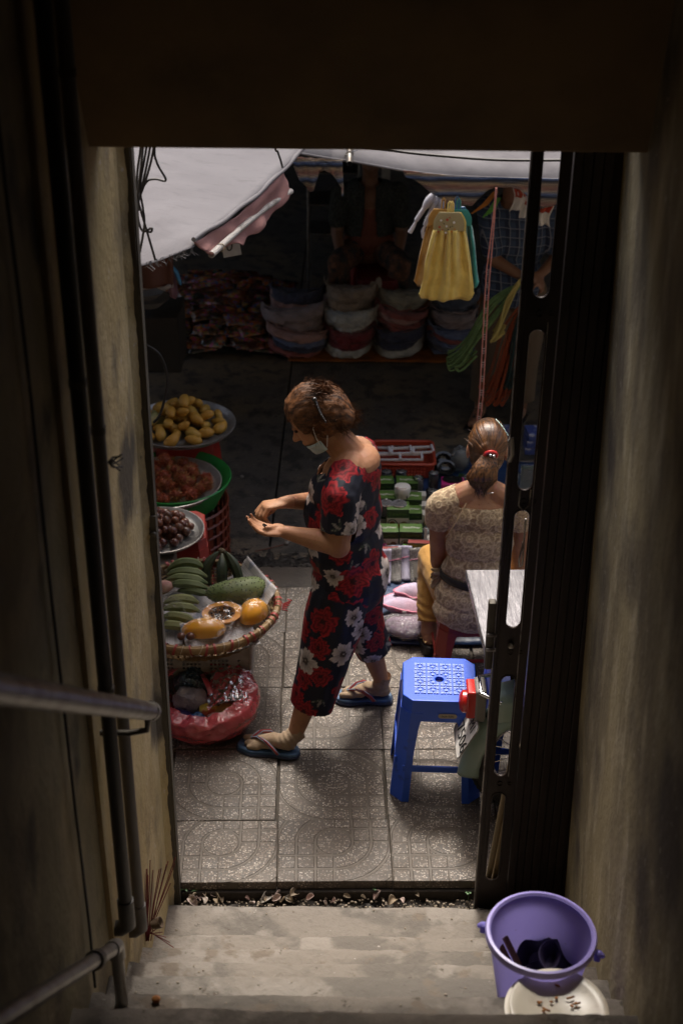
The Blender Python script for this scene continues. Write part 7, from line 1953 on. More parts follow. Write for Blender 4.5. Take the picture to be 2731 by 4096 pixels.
def blouse_off(p):
    p = Vector(p)
    if p.z < .575: return True
    sl = (p - shL).dot(dL); r_ = ((p - shL) - dL * sl).length
    if .122 < sl < .18 and r_ < .082 and p.y < 4.47 and p.z > .93: return True
    sl = (p - shR).dot(dR); r_ = ((p - shR) - dR * sl).length
    if .115 < sl < .18 and r_ < .082 and p.y > 4.66 and p.z > .93: return True
    # neck opening: tilted oval, deeper at the back and a V at the front
    q = p - neck_c; f = q.dot(fw); l = q.dot(lf)
    if p.z > 1.03 and ((f + .012) / (.098 if f < 0 else .150)) ** 2 + (l / .092) ** 2 < 1.0 and p.z > 1.085 + (.03 if f < -.05 else 0): return True
    return False
mesh_cut(me, [], blouse_off)
bmx = bmesh.new(); bmx.from_mesh(me)
for _ in range(4): bmesh.ops.smooth_vert(bmx, verts=[v for v in bmx.verts if v.is_boundary], factor=.5, use_axis_x=True, use_axis_y=True, use_axis_z=True)
bmx.to_mesh(me); bmx.free()
floral(me, 12, 190); shift(me, WB)
o = link('blouse', me, M_floral, woman, solid=.003)
# hair: short permed, brown with lighter crown
def hair_mat(name, dark, light, stretch, grey=None, kind='Object'):
    m, nt, b, out = nodes_of(name)
    v = coords(nt, stretch, kind)
    f = ntex(nt, v, 60, 4, .6); f2 = ntex(nt, coords(nt, (1, 1, 1), kind), 9, 3)
    c = mixc(nt, ramp(nt, f, [(.36, (0, 0, 0)), (.66, (1, 1, 1))]), dark, light)
    c = mixc(nt, ramp(nt, f2, [(.40, (0, 0, 0)), (.70, (.45, .45, .45))]), c, dark)
    nt.links.new(c, b.inputs['Base Color']); b.inputs['Roughness'].default_value = .62; b.inputs['Specular IOR Level'].default_value = .25
    bump(nt, b, f, .8, .006); return m
M_hair1 = hair_mat('brown_permed_hair', (.022, .012, .008), (.19, .078, .027), (.14, 1.3, .7))
hm = MB(); U_ = Vector(upv).normalized(); G_ = Vector(gaze).normalized(); U_ = (U_ - G_ * U_.dot(G_)).normalized(); S_ = U_.cross(G_)
HH = lambda x, y, z: HC + G_ * x + S_ * y + U_ * z
hm.ell(HH(-.012, 0, .034), (.106, .092, .098), HR); hm.ell(HH(-.058, 0, -.002), (.082, .092, .092), HR); hm.ell(HH(-.075, 0, -.050), (.058, .078, .052), HR)
for y in (-1, 1): hm.ell(HH(-.030, y * .055, -.015), (.055, .038, .062), HR); hm.ell(HH(.025, y * .058, .035), (.048, .026, .038), HR)
me = fuse(hm, .0052, 4)
def curl_(co, no):
    k = vnoise(co, (16, 16, 16), 1.0) * .007 + vnoise(co, (44, 44, 44), 4.0) * .0035 + vnoise(co, (120, 120, 120), 9.0) * .0014
    return co + no * k[:, None]
move_verts(me, curl_)
def hair_off(p):
    q = Vector(p) - HC; x, y, z = q.dot(G_), q.dot(S_), q.dot(U_)
    return x > .055 and z < .040 + .02 * abs(y) / .07 or (x > .020 and z < -.018) or z < -.11
mesh_cut(me, [], hair_off)
shift(me, WB)
link('hair', me, M_hair1, woman)
st = MB(); hr = random.Random(9)
for k in range(420):
    a = hr.uniform(-1.9, 1.9); e = hr.uniform(-.9, 1.35)
    dirv = (HR @ Vector((-math.cos(e) * math.cos(a), math.cos(e) * math.sin(a), math.sin(e)))).normalized()
    base = HH(-.03, 0, .012) + HR @ Vector((-.108 * math.cos(e) * math.cos(a), .094 * math.cos(e) * math.sin(a), .108 * math.sin(e)))
    tn = (dirv.cross(Vector((hr.uniform(-1, 1), hr.uniform(-1, 1), hr.uniform(-1, 1))))).normalized()
    st.tube([base - dirv * .006, base + tn * .012 + dirv * .003, base + tn * .024 + dirv * hr.uniform(-.003, .008)], [.0009, .0008, .0003], 3, cap=False)
for k in range(3800):      # combed back from the brow, fluffed at the nape
    a = hr.uniform(-2.6, 2.6); e = hr.uniform(-.75, 1.2)
    p = HR @ Vector((-.100 * math.cos(e) * math.cos(a), .088 * math.cos(e) * math.sin(a), .100 * math.sin(e)))
    q = HH(-.016, 0, .022) + p; o_ = q - HC; x_, y_, z_ = o_.dot(G_), o_.dot(S_), o_.dot(U_)
    if x_ > .05 and z_ < .05 or x_ > .015 and z_ < -.015 or z_ < -.085: continue
    nn = p.normalized(); back = (-G_ - U_ * (.9 if x_ < -.02 else .25)); tn = (back - nn * back.dot(nn)).normalized()
    sw = nn.cross(tn) * hr.uniform(-.35, .35); pts = [q - nn * .002]; lift = hr.uniform(.001, .007) if x_ > -.02 else hr.uniform(.002, .015)
    for j in range(1, 5):
        s_ = j / 4; q2 = pts[-1] + (tn + sw * math.sin(s_ * 3 + a)) * .011 - nn * .0022 * j; pts.append(q2)
        if j == 1: pts[-1] += nn * lift
    st.tube(pts, [.0006, .0008, .0007, .0005, .0002], 3, cap=False)
for k in range(900):       # loose ends along the lower edge, by the ear and at the nape
    a = hr.uniform(-2.3, 2.3); q = HH(-.028 - .085 * math.cos(a), .088 * math.sin(a), hr.uniform(-.085, -.015) if abs(a) < 1.2 else hr.uniform(-.03, .03))
    out = (q - HH(-.02, 0, -.02)).normalized(); dn = -U_ * .8 - G_ * .35
    w_ = Vector((hr.uniform(-1, 1), hr.uniform(-1, 1), hr.uniform(-1, 1))) * .5
    st.tube([q - out * .008, q + out * hr.uniform(.0, .006) + dn * .010, q + out * hr.uniform(-.004, .010) + (dn + w_) * .022, q + out * hr.uniform(-.006, .012) + (dn + w_ * 1.6) * hr.uniform(.026, .042)], [.0009, .0009, .0006, .0002], 3, cap=False)
for k in range(260):       # flyaways over the crown
    a = hr.uniform(-3.1, 3.1); e = hr.uniform(.1, 1.4); dv = HR @ Vector((math.cos(e) * math.cos(a), math.cos(e) * math.sin(a), math.sin(e))); q = HH(-.018, 0, .026) + dv * .100
    tn = (-G_ + Vector((hr.uniform(-.7, .7), hr.uniform(-.7, .7), hr.uniform(-.7, .7)))).normalized()
    st.tube([q, q + tn * .014 + dv * hr.uniform(.002, .008), q + tn * .030 + dv * hr.uniform(-.002, .012)], [.0005, .0005, .0002], 3, cap=False)
st.obj('stray_hair', M_hair1, woman, off=WB)['kind'] = 'stuff'
# claw clip, earring side, mask under the chin, eyes
M_clip = mat('black_glossy_clip', (.012, .010, .010), .15, coat=.5)
mb = MB(); c0, c1 = spot(1258, 1598, y=4.485), spot(1305, 1690, y=4.485); pts = [c0.lerp(c1, k / 10) + Vector((0, -.012 * math.sin(math.pi * k / 10), 0)) for k in range(11)]
mb.tube(pts, [.007, .008, .008, .0075, .007, .0065, .006, .0055, .005, .0045, .004], 8, flat=.6); mb.ell(pts[0], .009)
for k in range(2, 10): mb.ell(pts[k] + Vector((0, -.004, .0)), .0045, nu=8, nv=6)
mb.obj('hair_clip', M_clip, woman, off=WB)
M_mask = mat('pale_blue_mask', (.40, .50, .54), .8, var=[((.32, .44, .50), 16., .45, .65, (1, 1, 5))], bmp=(40, .3, (1, 1, 6)))
M_maskb = mat('blue_mask_edge', (.16, .36, .44), .8)
def maskfn(u, v):
    a = (u - .5) * 2.6; x = .104 * math.cos(a) - .010; y = .078 * math.sin(a); z = -.080 - .045 * v + .010 * math.cos(a * 2) - .004 * math.sin(v * 12)
    return HH(x * (1 - .10 * v) * .96, y * 1.0, z + .028 * abs(u - .5) * 2) 
MB().grid(maskfn, 30, 9).obj('face_mask', M_mask, woman, off=WB, solid=.002)
for y in (-1, 1):
    MB().tube([HH(.028, y * .075, -.072), HH(.022, y * .080, -.045), HH(.010, y * .083, -.010), HH(-.010, y * .084, .008), HH(-.022, y * .080, -.020), HH(-.016, y * .076, -.060), HH(.012, y * .075, -.095)], .0017, 6).obj('mask_loop', mat('white_elastic', (.6, .6, .6), .6), woman, off=WB)
    MB().ell(HH(.079, y * .028, .004), (.007, .011, .007), HR, 12, 8).obj('eye', M_eye, woman, off=WB)
o = MB().lathe([(.001, -.001), (.011, -.001), (.011, .001), (.001, .001)], 18, Matrix.Rotation(.5, 3, 'Y')).obj('coin', M_blackst); o.location = Vector((-.272, 4.375, 1.028)); tag(o, 'small dark coin lying in the woman\'s open palm', 'coin')

# ---------------------------------------------------------------- SEATED WOMAN, seen from behind
SB = Vector((.56, 5.03, 0))
seated = thing('person', 'woman in beige lace blouse and yellow trousers, seated with her back turned', 'person', SB)
plastic_stool('plastic_stool', 'low red plastic stool the woman in lace sits on', (.545, 5.02, 0), .26, .25, M_redpl, rz=.04, taper=.84)
sb = MB()
def S(x, y, z): return Vector((.565 + x, 5.0 + y, z))
sb.ell(S(0, 0, .36), (.145, .11, .12)); sb.ell(S(-.005, .005, .50), (.128, .092, .13)); sb.ell(S(0, .015, .63), (.140, .095, .13)); sb.ell(S(.005, .02, .72), (.150, .085, .09))
for s_ in (-1, 1): sb.cap(S(s_ * .05, .03, .805), S(s_ * .155, .02, .755 if s_ < 0 else .745), .054, .052)
sb.cap(S(0, .03, .78), S(.01, .05, .895), .062, .052); sb.ell(S(0, .02, .77), (.11, .06, .05))
SH = Vector((.582, 5.075, .985)); sgz = Vector((.10, .97, -.22)); sup = Vector((.02, .2, .97))
SP_, SR_ = head(sb, SH, sgz, sup, 1.04)
# arms
eL, wL = S(-.150, .085, .44), S(-.10, .30, .42)
sb.cap(S(-.168, .02, .745), eL, .046, .040); sb.cap(eL, wL, .038, .026); hand(sb, wL, (.35, .9, -.2), (.2, -.2, -1), -1, [(.4, .5, .3)] * 4)
eR, wR = S(.185, .09, .43), S(.11, .30, .42)
sb.cap(S(.165, .02, .735), eR, .046, .040); sb.cap(eR, wR, .038, .026); hand(sb, wR, (-.35, .9, -.2), (-.2, -.2, -1), 1, [(.4, .5, .3)] * 4)
# legs bent in front, left foot pulled back beside the stool
kL, aL = Vector((.400, 5.245, .350)), Vector((.383, 5.085, .085)); kR, aR = Vector((.72, 5.27, .36)), Vector((.74, 5.17, .08))
sb.cap(S(-.08, .0, .31), kL, .085, .058); sb.cap(kL, aL, .055, .034); sb.cap(S(.08, 0, .31), kR, .085, .058); sb.cap(kR, aR, .055, .034)
for a_, toe in ((aL, Vector((.372, 5.235, .050))), (aR, Vector((.73, 5.32, .05)))):
    sb.ell(a_ + Vector((.002, -.022, -.024)), (.030, .034, .030)); sb.cap(a_ + Vector((0, .0, -.025)), toe, .031, .024); sb.ell(toe + Vector((0, .02, -.006)), (.038, .035, .016)); sb.ell(a_, .036)
me = fuse(sb, .0048, 4); shift(me, SB); link('body', me, M_skin, seated)
# platform shoes with a chain strap
M_shoe = mat('black_shoe', (.012, .011, .011), .35); M_chain = mat('gold_chain', (.42, .30, .14), .3, .9)
for a_, toe in ((aL, Vector((.372, 5.235, .050))), (aR, Vector((.73, 5.32, .05)))):
    mb = MB(); d = (toe - a_); d.z = 0; d.normalize(); w = Vector((d.y, -d.x, 0)); b0 = Vector((a_.x, a_.y, 0))
    prof = [(-.075, .001), (-.065, .024), (-.03, .036), (.05, .036), (.12, .044), (.18, .042), (.215, .02), (.222, .001)]
    loop = [(a, b) for a, b in prof] + [(a, -b) for a, b in prof[::-1]]
    rows = []
    for k, (z, sc_) in enumerate(((0, .96), (.012, 1.0), (.030, .98))): rows.append([b0 + d * (a * sc_) + w * b * sc_ + Vector((0, 0, z + (.012 * max(0, .1 - a) / .1 if k == 2 else 0))) for a, b in loop])
    n_ = len(loop); vs = [p for r in rows for p in r]
    mb.add(vs, [[r * n_ + i, r * n_ + (i + 1) % n_, (r + 1) * n_ + (i + 1) % n_, (r + 1) * n_ + i] for r in range(2) for i in range(n_)] + [list(range(n_))[::-1], [2 * n_ + i for i in range(n_)]])
    sh = mb.obj('shoe', M_shoe, seated, off=SB, bevel=.004)
    MB().grid(lambda u, v: b0 + d * (.06 + .13 * u) + w * (.045 * math.cos(math.pi * v)) + Vector((0, 0, .026 + .058 * math.sin(math.pi * v) * (1 - .45 * u))), 10, 12).obj('upper', M_shoe, sh, off=SB, solid=.003)
    MB().grid(lambda u, v: b0 + d * (-.072 + .09 * (1 - math.cos(math.pi * (v - .5)))) * 1.0 + w * (.040 * math.sin(math.pi * (v - .5))) + Vector((0, 0, .03 + .020 * u)), 4, 16).obj('heel_cup', M_shoe, sh, off=SB, solid=.003)
    for k in range(13):
        q = math.pi * (k / 12 - .5); p = b0 + d * (-.074 + .10 * (1 - math.cos(q))) + w * .041 * math.sin(q) + Vector((0, 0, .064 + .010 * math.cos(q)))
        MB().lathe([(.0035 + .0016 * math.cos(b), .0016 * math.sin(b)) for b in [2 * math.pi * j / 6 for j in range(6)]], 8, Matrix.Rotation(k * 1.57, 3, d) @ Matrix.Rotation(.4, 3, 'X'), p, close=True).obj('chain_link', M_chain, sh, off=SB)
# mustard trousers
M_must = mat('mustard_trousers', (.44, .23, .045), .85, var=[((.36, .18, .035), 9., .45, .65)], bmp=(180, .25), sheen=.15)
tb = MB(); tb.ell(S(0, .01, .33), (.150, .12, .10))
hemS = aL + (kL - aL).normalized() * .055
for k_, a_, hx in ((kL, aL, -.08), (kR, aR, .08)):
    tb.cap(S(hx, .0, .32), k_ + Vector((0, 0, .004)), .096, .070); tb.cap(k_, a_ + (k_ - a_) * .02, .068, .049)
me = fuse(tb, .0052, 5)
def must_folds(co, no):
    k = vnoise(co, (7, 7, 24), 2.) * .006 + np.where(co[:, 2] < .26, np.sin(co[:, 2] * 190 + co[:, 0] * 30) * .0035, 0) * np.clip((.26 - co[:, 2]) * 8, 0, 1) + vnoise(co, (30, 30, 30), 6) * .0025
    return co + no * k[:, None]
move_verts(me, must_folds)
mesh_cut(me, [], lambda p: p[2] < .36 and min((Vector(p) - aL).dot((kL - aL).normalized()) if abs(p[0] - aL.x) < .12 else 9, (Vector(p) - aR).dot((kR - aR).normalized()) if abs(p[0] - aR.x) < .12 else 9) < .045)
shift(me, SB); link('trousers', me, M_must, seated, solid=.003)
# lace tunic
def lace_paint(me, seed):
    rr = random.Random(seed); n = len(me.vertices); co = np.empty(n * 3); me.vertices.foreach_get('co', co); co = co.reshape(-1, 3); no = np.empty(n * 3); me.vertices.foreach_get('normal', no); no = no.reshape(-1, 3)
    h = np.zeros(n); fillv = np.zeros(n); idxs = list(range(n)); rr.shuffle(idxs); seeds = []
    for i in idxs[:9000]:
        if all(np.linalg.norm(co[i] - q[0]) > q[2] * 1.62 for q in seeds): seeds.append((co[i], no[i], rr.uniform(.032, .040), rr.uniform(0, 6.28), 0))
    for p, nn, R, ph, _ in seeds:
        d = co - p; dist = np.linalg.norm(d, axis=1); sel = np.where(dist < R * 1.9)[0]
        t1 = np.cross(nn, [.3, .2, .93]); t1 /= np.linalg.norm(t1) + 1e-9; t2 = np.cross(nn, t1)
        a = np.arctan2(d[sel] @ t2, d[sel] @ t1) + ph; r = dist[sel] / R
        pet = .80 + .24 * np.abs(np.cos(a * 4)) ** .6
        line = np.exp(-((r - pet) / .085) ** 2) + .9 * np.exp(-((r - .34) / .085) ** 2) + .7 * (r < pet) * (r > .4) * np.exp(-(np.abs(np.sin(a * 4)) / .16) ** 2) + .8 * (r < .12)
        # leafy sprays between the blooms
        spray = np.abs(np.sin(a * 1.5)); leaf = np.exp(-((np.abs(np.sin(a * 3 + .4)) - .35 - .4 * (r - 1.1) ** 2) / .12) ** 2) * (r > 1.08) * (r < 1.62)
        line = np.maximum(line, .8 * leaf)
        h[sel] = np.maximum(h[sel], np.clip(line, 0, 1)); fillv[sel] = np.maximum(fillv[sel], np.where(r < pet, .55, 0))
    base = np.array([.27, .180, .105]); fill = np.array([.40, .29, .17]); top = np.array([.68, .54, .34])
    col = base * (1 - fillv[:, None]) + fill * fillv[:, None]; col = col * (1 - h[:, None]) + top * h[:, None]
    set_color(me, 'lace_colour', col)
    move_verts(me, lambda c, nrm: c + nrm * (h * .0022)[:, None])
M_lace = attr_mat('beige_lace', 'lace_colour', .8, .2, (420, .5))
lb = MB()
lb.ell(S(0, -.005, .34), (.175, .145, .13)); lb.ell(S(-.005, 0, .47), (.143, .108, .12)); lb.ell(S(0, .012, .60), (.150, .106, .13)); lb.ell(S(.005, .018, .71), (.158, .096, .09))
lb.ell(S(.01, -.03, .29), (.190, .135, .10))
for s_ in (-1, 1):
    lb.cap(S(s_ * .07, .028, .785), S(s_ * .155, .02, .752 if s_ < 0 else .742), .062, .062); q0 = S(s_ * .165, .02, .742); q1 = eL if s_ < 0 else eR
    lb.cap(q0, q0 + (q1 - q0).normalized() * .10, .060, .058)
me = fuse(lb, .0042, 5)
cloth_fold(me, .005, (8, 8, 14), 4.0)
def tunic_off(p):
    p = Vector(p)
    if p.z < .232 + .02 * noise.noise((p.x * 9, 0, 1)): return True
    if p.z < .36 and p.y > 5.09: return True
    for s_, q1 in ((-1, eL), (1, eR)):
        q0 = S(s_ * .165, .02, .742); d = (q1 - q0).normalized(); k = (p - q0).dot(d)
        if k > .085 and ((p - q0) - d * k).length < .075: return True
    q = p - S(.0, .02, .80)
    return p.z > .782 - .008 * (q.y < 0) and (q.x / .108) ** 2 + (q.y / .105) ** 2 < 1
mesh_cut(me, [], tunic_off)
bmx = bmesh.new(); bmx.from_mesh(me)
for _ in range(4): bmesh.ops.smooth_vert(bmx, verts=[v for v in bmx.verts if v.is_boundary], factor=.5, use_axis_x=True, use_axis_y=True, use_axis_z=True)
bmx.to_mesh(me); bmx.free()
lace_paint(me, 4); shift(me, SB); link('tunic', me, M_lace, seated, solid=.0025)
M_belt = mat('black_belt', (.012, .011, .011), .6)
def belt(u, v):
    a = 2 * math.pi * u; return S(0, 0, 0) + Vector((.150 * math.cos(a) - .002, .116 * math.sin(a), .425 - .035 * math.cos(a) * .6 + .034 * (v - .5) - .01 * math.sin(a)))
MB().grid(belt, 60, 3, closeu=True).obj('belt', M_belt, seated, off=SB, solid=.004)
rf = MB()
for k in range(3): rf.grid(lambda u, v, k=k: S(-.150, .02, .43) + Vector((-.035 * u + .006 * math.sin(v * 14 + k), .05 * (v - .5), .012 * math.sin(v * 11 + k * 2) - .028 * k * u)), 8, 16)
rf.obj('ruffle', mat('beige_ruffle', (.34, .25, .15), .8, bmp=(60, .4)), seated, off=SB, solid=.002)
MB().tube([S(-.065 - .010 * k, -.035 - .012 * k + .004 * k * k * .2, .795 - .017 * k) for k in range(9)], .003, 6).obj('seam', mat('beige_seam', (.27, .185, .105), .8), seated, off=SB)
# hair: pulled back and tied
TIE = Vector((.584, 4.972, 1.010))
def radial_hair(name, dark, light, freq):
    m, nt, b, out = nodes_of(name)
    tc = nt.nodes.new('ShaderNodeTexCoord'); sx = nt.nodes.new('ShaderNodeSeparateXYZ'); nt.links.new(tc.outputs['Object'], sx.inputs[0])
    an = math_n(nt, 'ARCTAN2', sx.outputs[2], sx.outputs[0])
    cb_ = nt.nodes.new('ShaderNodeCombineXYZ'); nt.links.new(math_n(nt, 'MULTIPLY', an, freq), cb_.inputs[0]); nt.links.new(math_n(nt, 'MULTIPLY', sx.outputs[1], 9.0), cb_.inputs[1])
    f = ntex(nt, cb_.outputs[0], 1.0, 5, .65)
    c = mixc(nt, ramp(nt, f, [(.38, (0, 0, 0)), (.66, (1, 1, 1))]), dark, light)
    f2 = ntex(nt, tc.outputs['Object'], 11, 3); c = mixc(nt, ramp(nt, f2, [(.42, (0, 0, 0)), (.64, (.8, .8, .8))]), c, dark)
    nt.links.new(c, b.inputs['Base Color']); b.inputs['Roughness'].default_value = .36; b.inputs['Specular IOR Level'].default_value = .55
    bump(nt, b, f, .7, .004); return m
M_hair2 = radial_hair('tied_brown_hair', (.028, .014, .008), (.27, .115, .036), 9.0)
hb = MB(); 
hb.ell(SP_(-.012, 0, .026), (.097, .080, .093), SR_, 24, 16); hb.ell(SP_(-.045, 0, -.020), (.062, .070, .072), SR_); hb.ell(SP_(.02, 0, .07), (.066, .066, .048), SR_)
hb.cap(SP_(-.08, 0, .02), TIE, .040, .020)
me = fuse(hb, .0044, 4)
def rad_fold(co, no):
    q = co - np.array(TIE); an = np.arctan2(q[:, 2], q[:, 0]); k = np.array([noise.noise((a * 13, d * 12, 0)) for a, d in zip(an, np.linalg.norm(q, axis=1))])
    return co + no * (k * .0022)[:, None]
move_verts(me, rad_fold)
SG = Vector(sgz).normalized(); SU = (Vector(sup) - SG * Vector(sup).dot(SG)).normalized(); SS = SU.cross(SG)
mesh_cut(me, [], lambda p: (Vector(p) - SH).dot(SG) > .055 and (Vector(p) - SH).dot(SU) < .05 or (Vector(p) - SH).dot(SU) < -.090)
shift(me, TIE); o = link('hair', me, M_hair2, seated); o.location = TIE - SB
def along_hair(name, dark, light):
    m, nt, b, out = nodes_of(name)
    f = ntex(nt, coords(nt, (1, 1, .045)), 150, 4, .6); c = mixc(nt, ramp(nt, f, [(.38, (0, 0, 0)), (.64, (1, 1, 1))]), dark, light)
    tc = nt.nodes.new('ShaderNodeTexCoord'); sx = nt.nodes.new('ShaderNodeSeparateXYZ'); nt.links.new(tc.outputs['Object'], sx.inputs[0])
    mr = nt.nodes.new('ShaderNodeMapRange'); mr.inputs[1].default_value = -.20; mr.inputs[2].default_value = -.02; nt.links.new(sx.outputs[2], mr.inputs[0])
    c = mixc(nt, mr.outputs[0], tuple(x * .8 for x in dark), c)
    nt.links.new(c, b.inputs['Base Color']); b.inputs['Roughness'].default_value = .36; bump(nt, b, f, .7, .004); return m
M_hair3 = along_hair('ponytail_hair', (.028, .014, .008), (.25, .108, .036))
tip = Vector((.556, 4.945, .868))
def pony(u, v):
    a = 2 * math.pi * u; k = v
    cx = (TIE.x - .005) * (1 - k) + tip.x * k - .012 * math.sin(k * 3.0); cy = TIE.y - .030 * math.sin(math.pi * min(1, k * 1.1)) + (tip.y - TIE.y) * k; cz = TIE.z + .006 - (TIE.z - tip.z) * k
    r = .016 + .044 * math.sin(math.pi * min(1, .08 + k * .62)) ** 1.1 * (1 if k < .55 else max(.12, 1 - ((k - .55) / .45) ** 1.6 * .9))
    wob = 1 + .14 * noise.noise((math.cos(a) * 3, math.sin(a) * 3, k * 1.2)) + .07 * noise.noise((math.cos(a) * 9, math.sin(a) * 9, k * 2))
    jag = .022 * noise.noise((math.cos(a) * 5, math.sin(a) * 5, 2)) * max(0, k - .75) / .25
    return Vector((cx + r * wob * math.cos(a), cy + r * .42 * wob * math.sin(a), cz + jag)) - TIE
mb = MB().grid(pony, 60, 26, closeu=True); mb.f.append([25 * 60 + i for i in range(60)])
o = mb.obj('ponytail', M_hair3, seated); o.location = TIE - SB
ts = MB(); hr = random.Random(77)
for k in range(150):
    a = hr.uniform(0, 6.28); p0 = Vector(pony(a / 6.283, .05)); pts = [p0 * 1.0]
    for v in (.3, .6, .85, 1.0): pts.append(Vector(pony(a / 6.283, v)) * 1.0 + Vector((hr.uniform(-.004, .004), -.0015, -.006 * v)))
    pts.append(pts[-1] + Vector((hr.uniform(-.012, .010), hr.uniform(-.004, .004), -hr.uniform(.006, .035)))); ts.tube(pts, [.0010, .0011, .0011, .0010, .0007, .0003], 3, cap=False)
for k in range(60):      # flyaways over the crown
    a = hr.uniform(.3, 2.85); p = Vector((.085 * math.cos(a), -.02 + hr.uniform(0, .1), .075 * math.sin(a) + .0)); ts.tube([p * .96, p * 1.05 + Vector((0, .01, .004)), p * 1.10 + Vector((hr.uniform(-.02, .02), .03, .006))], [.0006, .0005, .0002], 3, cap=False)
o = ts.obj('loose_strands', M_hair3, seated); o.location = TIE - SB; o['kind'] = 'stuff'
M_tie_ = mat('red_hair_tie', (.50, .025, .025), .35, coat=.3)
MB().lathe([(.024 + .007 * math.cos(b), .007 * math.sin(b)) for b in [2 * math.pi * j / 8 for j in range(8)]], 28, Matrix.Rotation(rad(-65), 3, 'X'), TIE + Vector((0, -.008, .002)), close=True).obj('hair_tie', M_tie_, seated, off=SB)
for k, dx in enumerate((-.004, .010)): MB().ell(TIE + Vector((dx, -.030, .014 - .003 * k)), .0065, nu=12, nv=8).obj('bead', M_chrome, seated, off=SB)
q0, q1 = SP_(-.02, -.025, .122), SP_(-.072, -.075, .072)
MB().tube([q0.lerp(q1, k / 12) + Vector((0, -.012 * math.sin(math.pi * k / 12), .010 * math.sin(math.pi * k / 12) + .0016 * (-1) ** k)) for k in range(13)], .0018, 6).obj('hairpin', mat('mint_hairpin', (.45, .62, .58), .3, .4), seated, off=SB)
MB().tube([S(.012 + .062 * math.cos(a), .040 + .062 * math.sin(a), .838 + .004 * math.sin(a) - .005 * math.cos(a)) for a in [2 * math.pi * k / 40 for k in range(40)]], .0014, 5, closed=True).obj('necklace', M_chrome, seated, off=SB)

# ---------------------------------------------------------------- MAN IN A CHECKED SHIRT
MBs = Vector((.93, 7.55, -.1))
man = thing('person', 'standing man in blue checked shirt and brown trousers carrying bundled cords', 'person', MBs)
mb = MB()
def Q(x, y, z): return Vector((.96 + x, 7.55 + y, z))
mb.ell(Q(0, 0, .80), (.145, .10, .16)); mb.ell(Q(.0, 0, 1.02), (.155, .10, .20)); mb.ell(Q(0, 0, 1.16), (.165, .09, .10)); mb.cap(Q(-.05, 0, 1.22), Q(-.06, -.02, 1.34), .055, .052)
MP_, MR_ = head(mb, Q(-.07, -.03, 1.43), (-.4, -.9, -.1), (0, 0, 1), 1.0)
for x in (-.08, .08): mb.cap(Q(x, 0, .72), Q(x * 1.3 - .02, -.02, .36), .080, .058); mb.cap(Q(x * 1.3 - .02, -.02, .36), Q(x * 1.5 - .03, .02, -.02), .055, .036)
aM, bM = Q(-.14, -.10, .92), Q(.02, -.22, .86)
mb.cap(Q(-.175, 0, 1.17), aM, .048, .040); mb.cap(aM, bM, .038, .026); hand(mb, bM, (.8, -.5, .1), (0, .3, -1), -1, [(.9, .9, .5)] * 4)
aN, bN = Q(.21, -.06, .92), Q(.10, -.22, .88)
mb.cap(Q(.175, 0, 1.17), aN, .048, .040); mb.cap(aN, bN, .038, .026); hand(mb, bN, (-.8, -.5, .1), (0, .3, -1), 1, [(.9, .9, .5)] * 4)
for x in (-.15, .09): mb.cap(Q(x - .0, .02, -.055), Q(x - .06, -.13, -.07), .036, .026)
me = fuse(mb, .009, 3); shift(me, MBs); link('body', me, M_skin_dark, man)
def check_mat():
    m, nt, b, out = nodes_of('blue_check_cloth')
    v = coords(nt); sx = nt.nodes.new('ShaderNodeSeparateXYZ'); nt.links.new(v, sx.inputs[0])
    xx = math_n(nt, 'ADD', sx.outputs[0], math_n(nt, 'MULTIPLY', sx.outputs[1], .6))
    def band(s, k, w): return ramp(nt, math_n(nt, 'FRACT', math_n(nt, 'MULTIPLY', s, k)), [(0, (0, 0, 0)), (w, (0, 0, 0)), (w + .02, (1, 1, 1))])
    c = mixc(nt, band(xx, 22, .55), (.045, .075, .14), (.022, .035, .075)); c = mixc(nt, math_n(nt, 'MULTIPLY', band(sx.outputs[2], 20, .6), .5), c, (.02, .03, .06))
    c = mixc(nt, math_n(nt, 'MULTIPLY', band(xx, 22, .9), .8), c, (.25, .27, .33)); c = mixc(nt, math_n(nt, 'MULTIPLY', band(sx.outputs[2], 20, .9), .7), c, (.25, .27, .33))
    nt.links.new(c, b.inputs['Base Color']); b.inputs['Roughness'].default_value = .85; bump(nt, b, ntex(nt, v, 20, 4), .3); return m
M_check = check_mat(); M_khaki = mat('brown_trouser_cloth', (.12, .085, .055), .9, bmp=(20, .4))
sh = MB(); sh.ell(Q(-.02, -.01, .78), (.18, .135, .20)); sh.ell(Q(0, 0, 1.02), (.172, .118, .22)); sh.ell(Q(0, 0, 1.165), (.182, .105, .11))
sh.cap(Q(-.175, 0, 1.17), Q(-.150, -.075, .98), .068, .060); sh.cap(Q(.175, 0, 1.17), Q(.20, -.05, .98), .068, .060)
me = fuse(sh, .009, 4); cloth_fold(me, .018, (6, 6, 4), 3.0); cloth_fold(me, .008, (16, 16, 9), 7.0); mesh_cut(me, [], lambda p: p[2] < .645 or (p[2] > 1.20 and (p[0] - .91) ** 2 + (p[1] - 7.53) ** 2 < .0055)); shift(me, MBs); link('shirt', me, M_check, man, solid=.004)
tr = MB(); tr.ell(Q(0, 0, .72), (.155, .115, .14))
for x in (-.08, .08): tr.cap(Q(x, 0, .70), Q(x * 1.3 - .02, -.02, .36), .100, .085); tr.cap(Q(x * 1.3 - .02, -.02, .36), Q(x * 1.5 - .03, .02, -.02), .085, .072)
me = fuse(tr, .009, 4); cloth_fold(me, .012, (9, 9, 5), 1.0); mesh_cut(me, [((0, 0, .03), (0, 0, -1))]); shift(me, MBs); link('trousers', me, M_khaki, man, solid=.004)
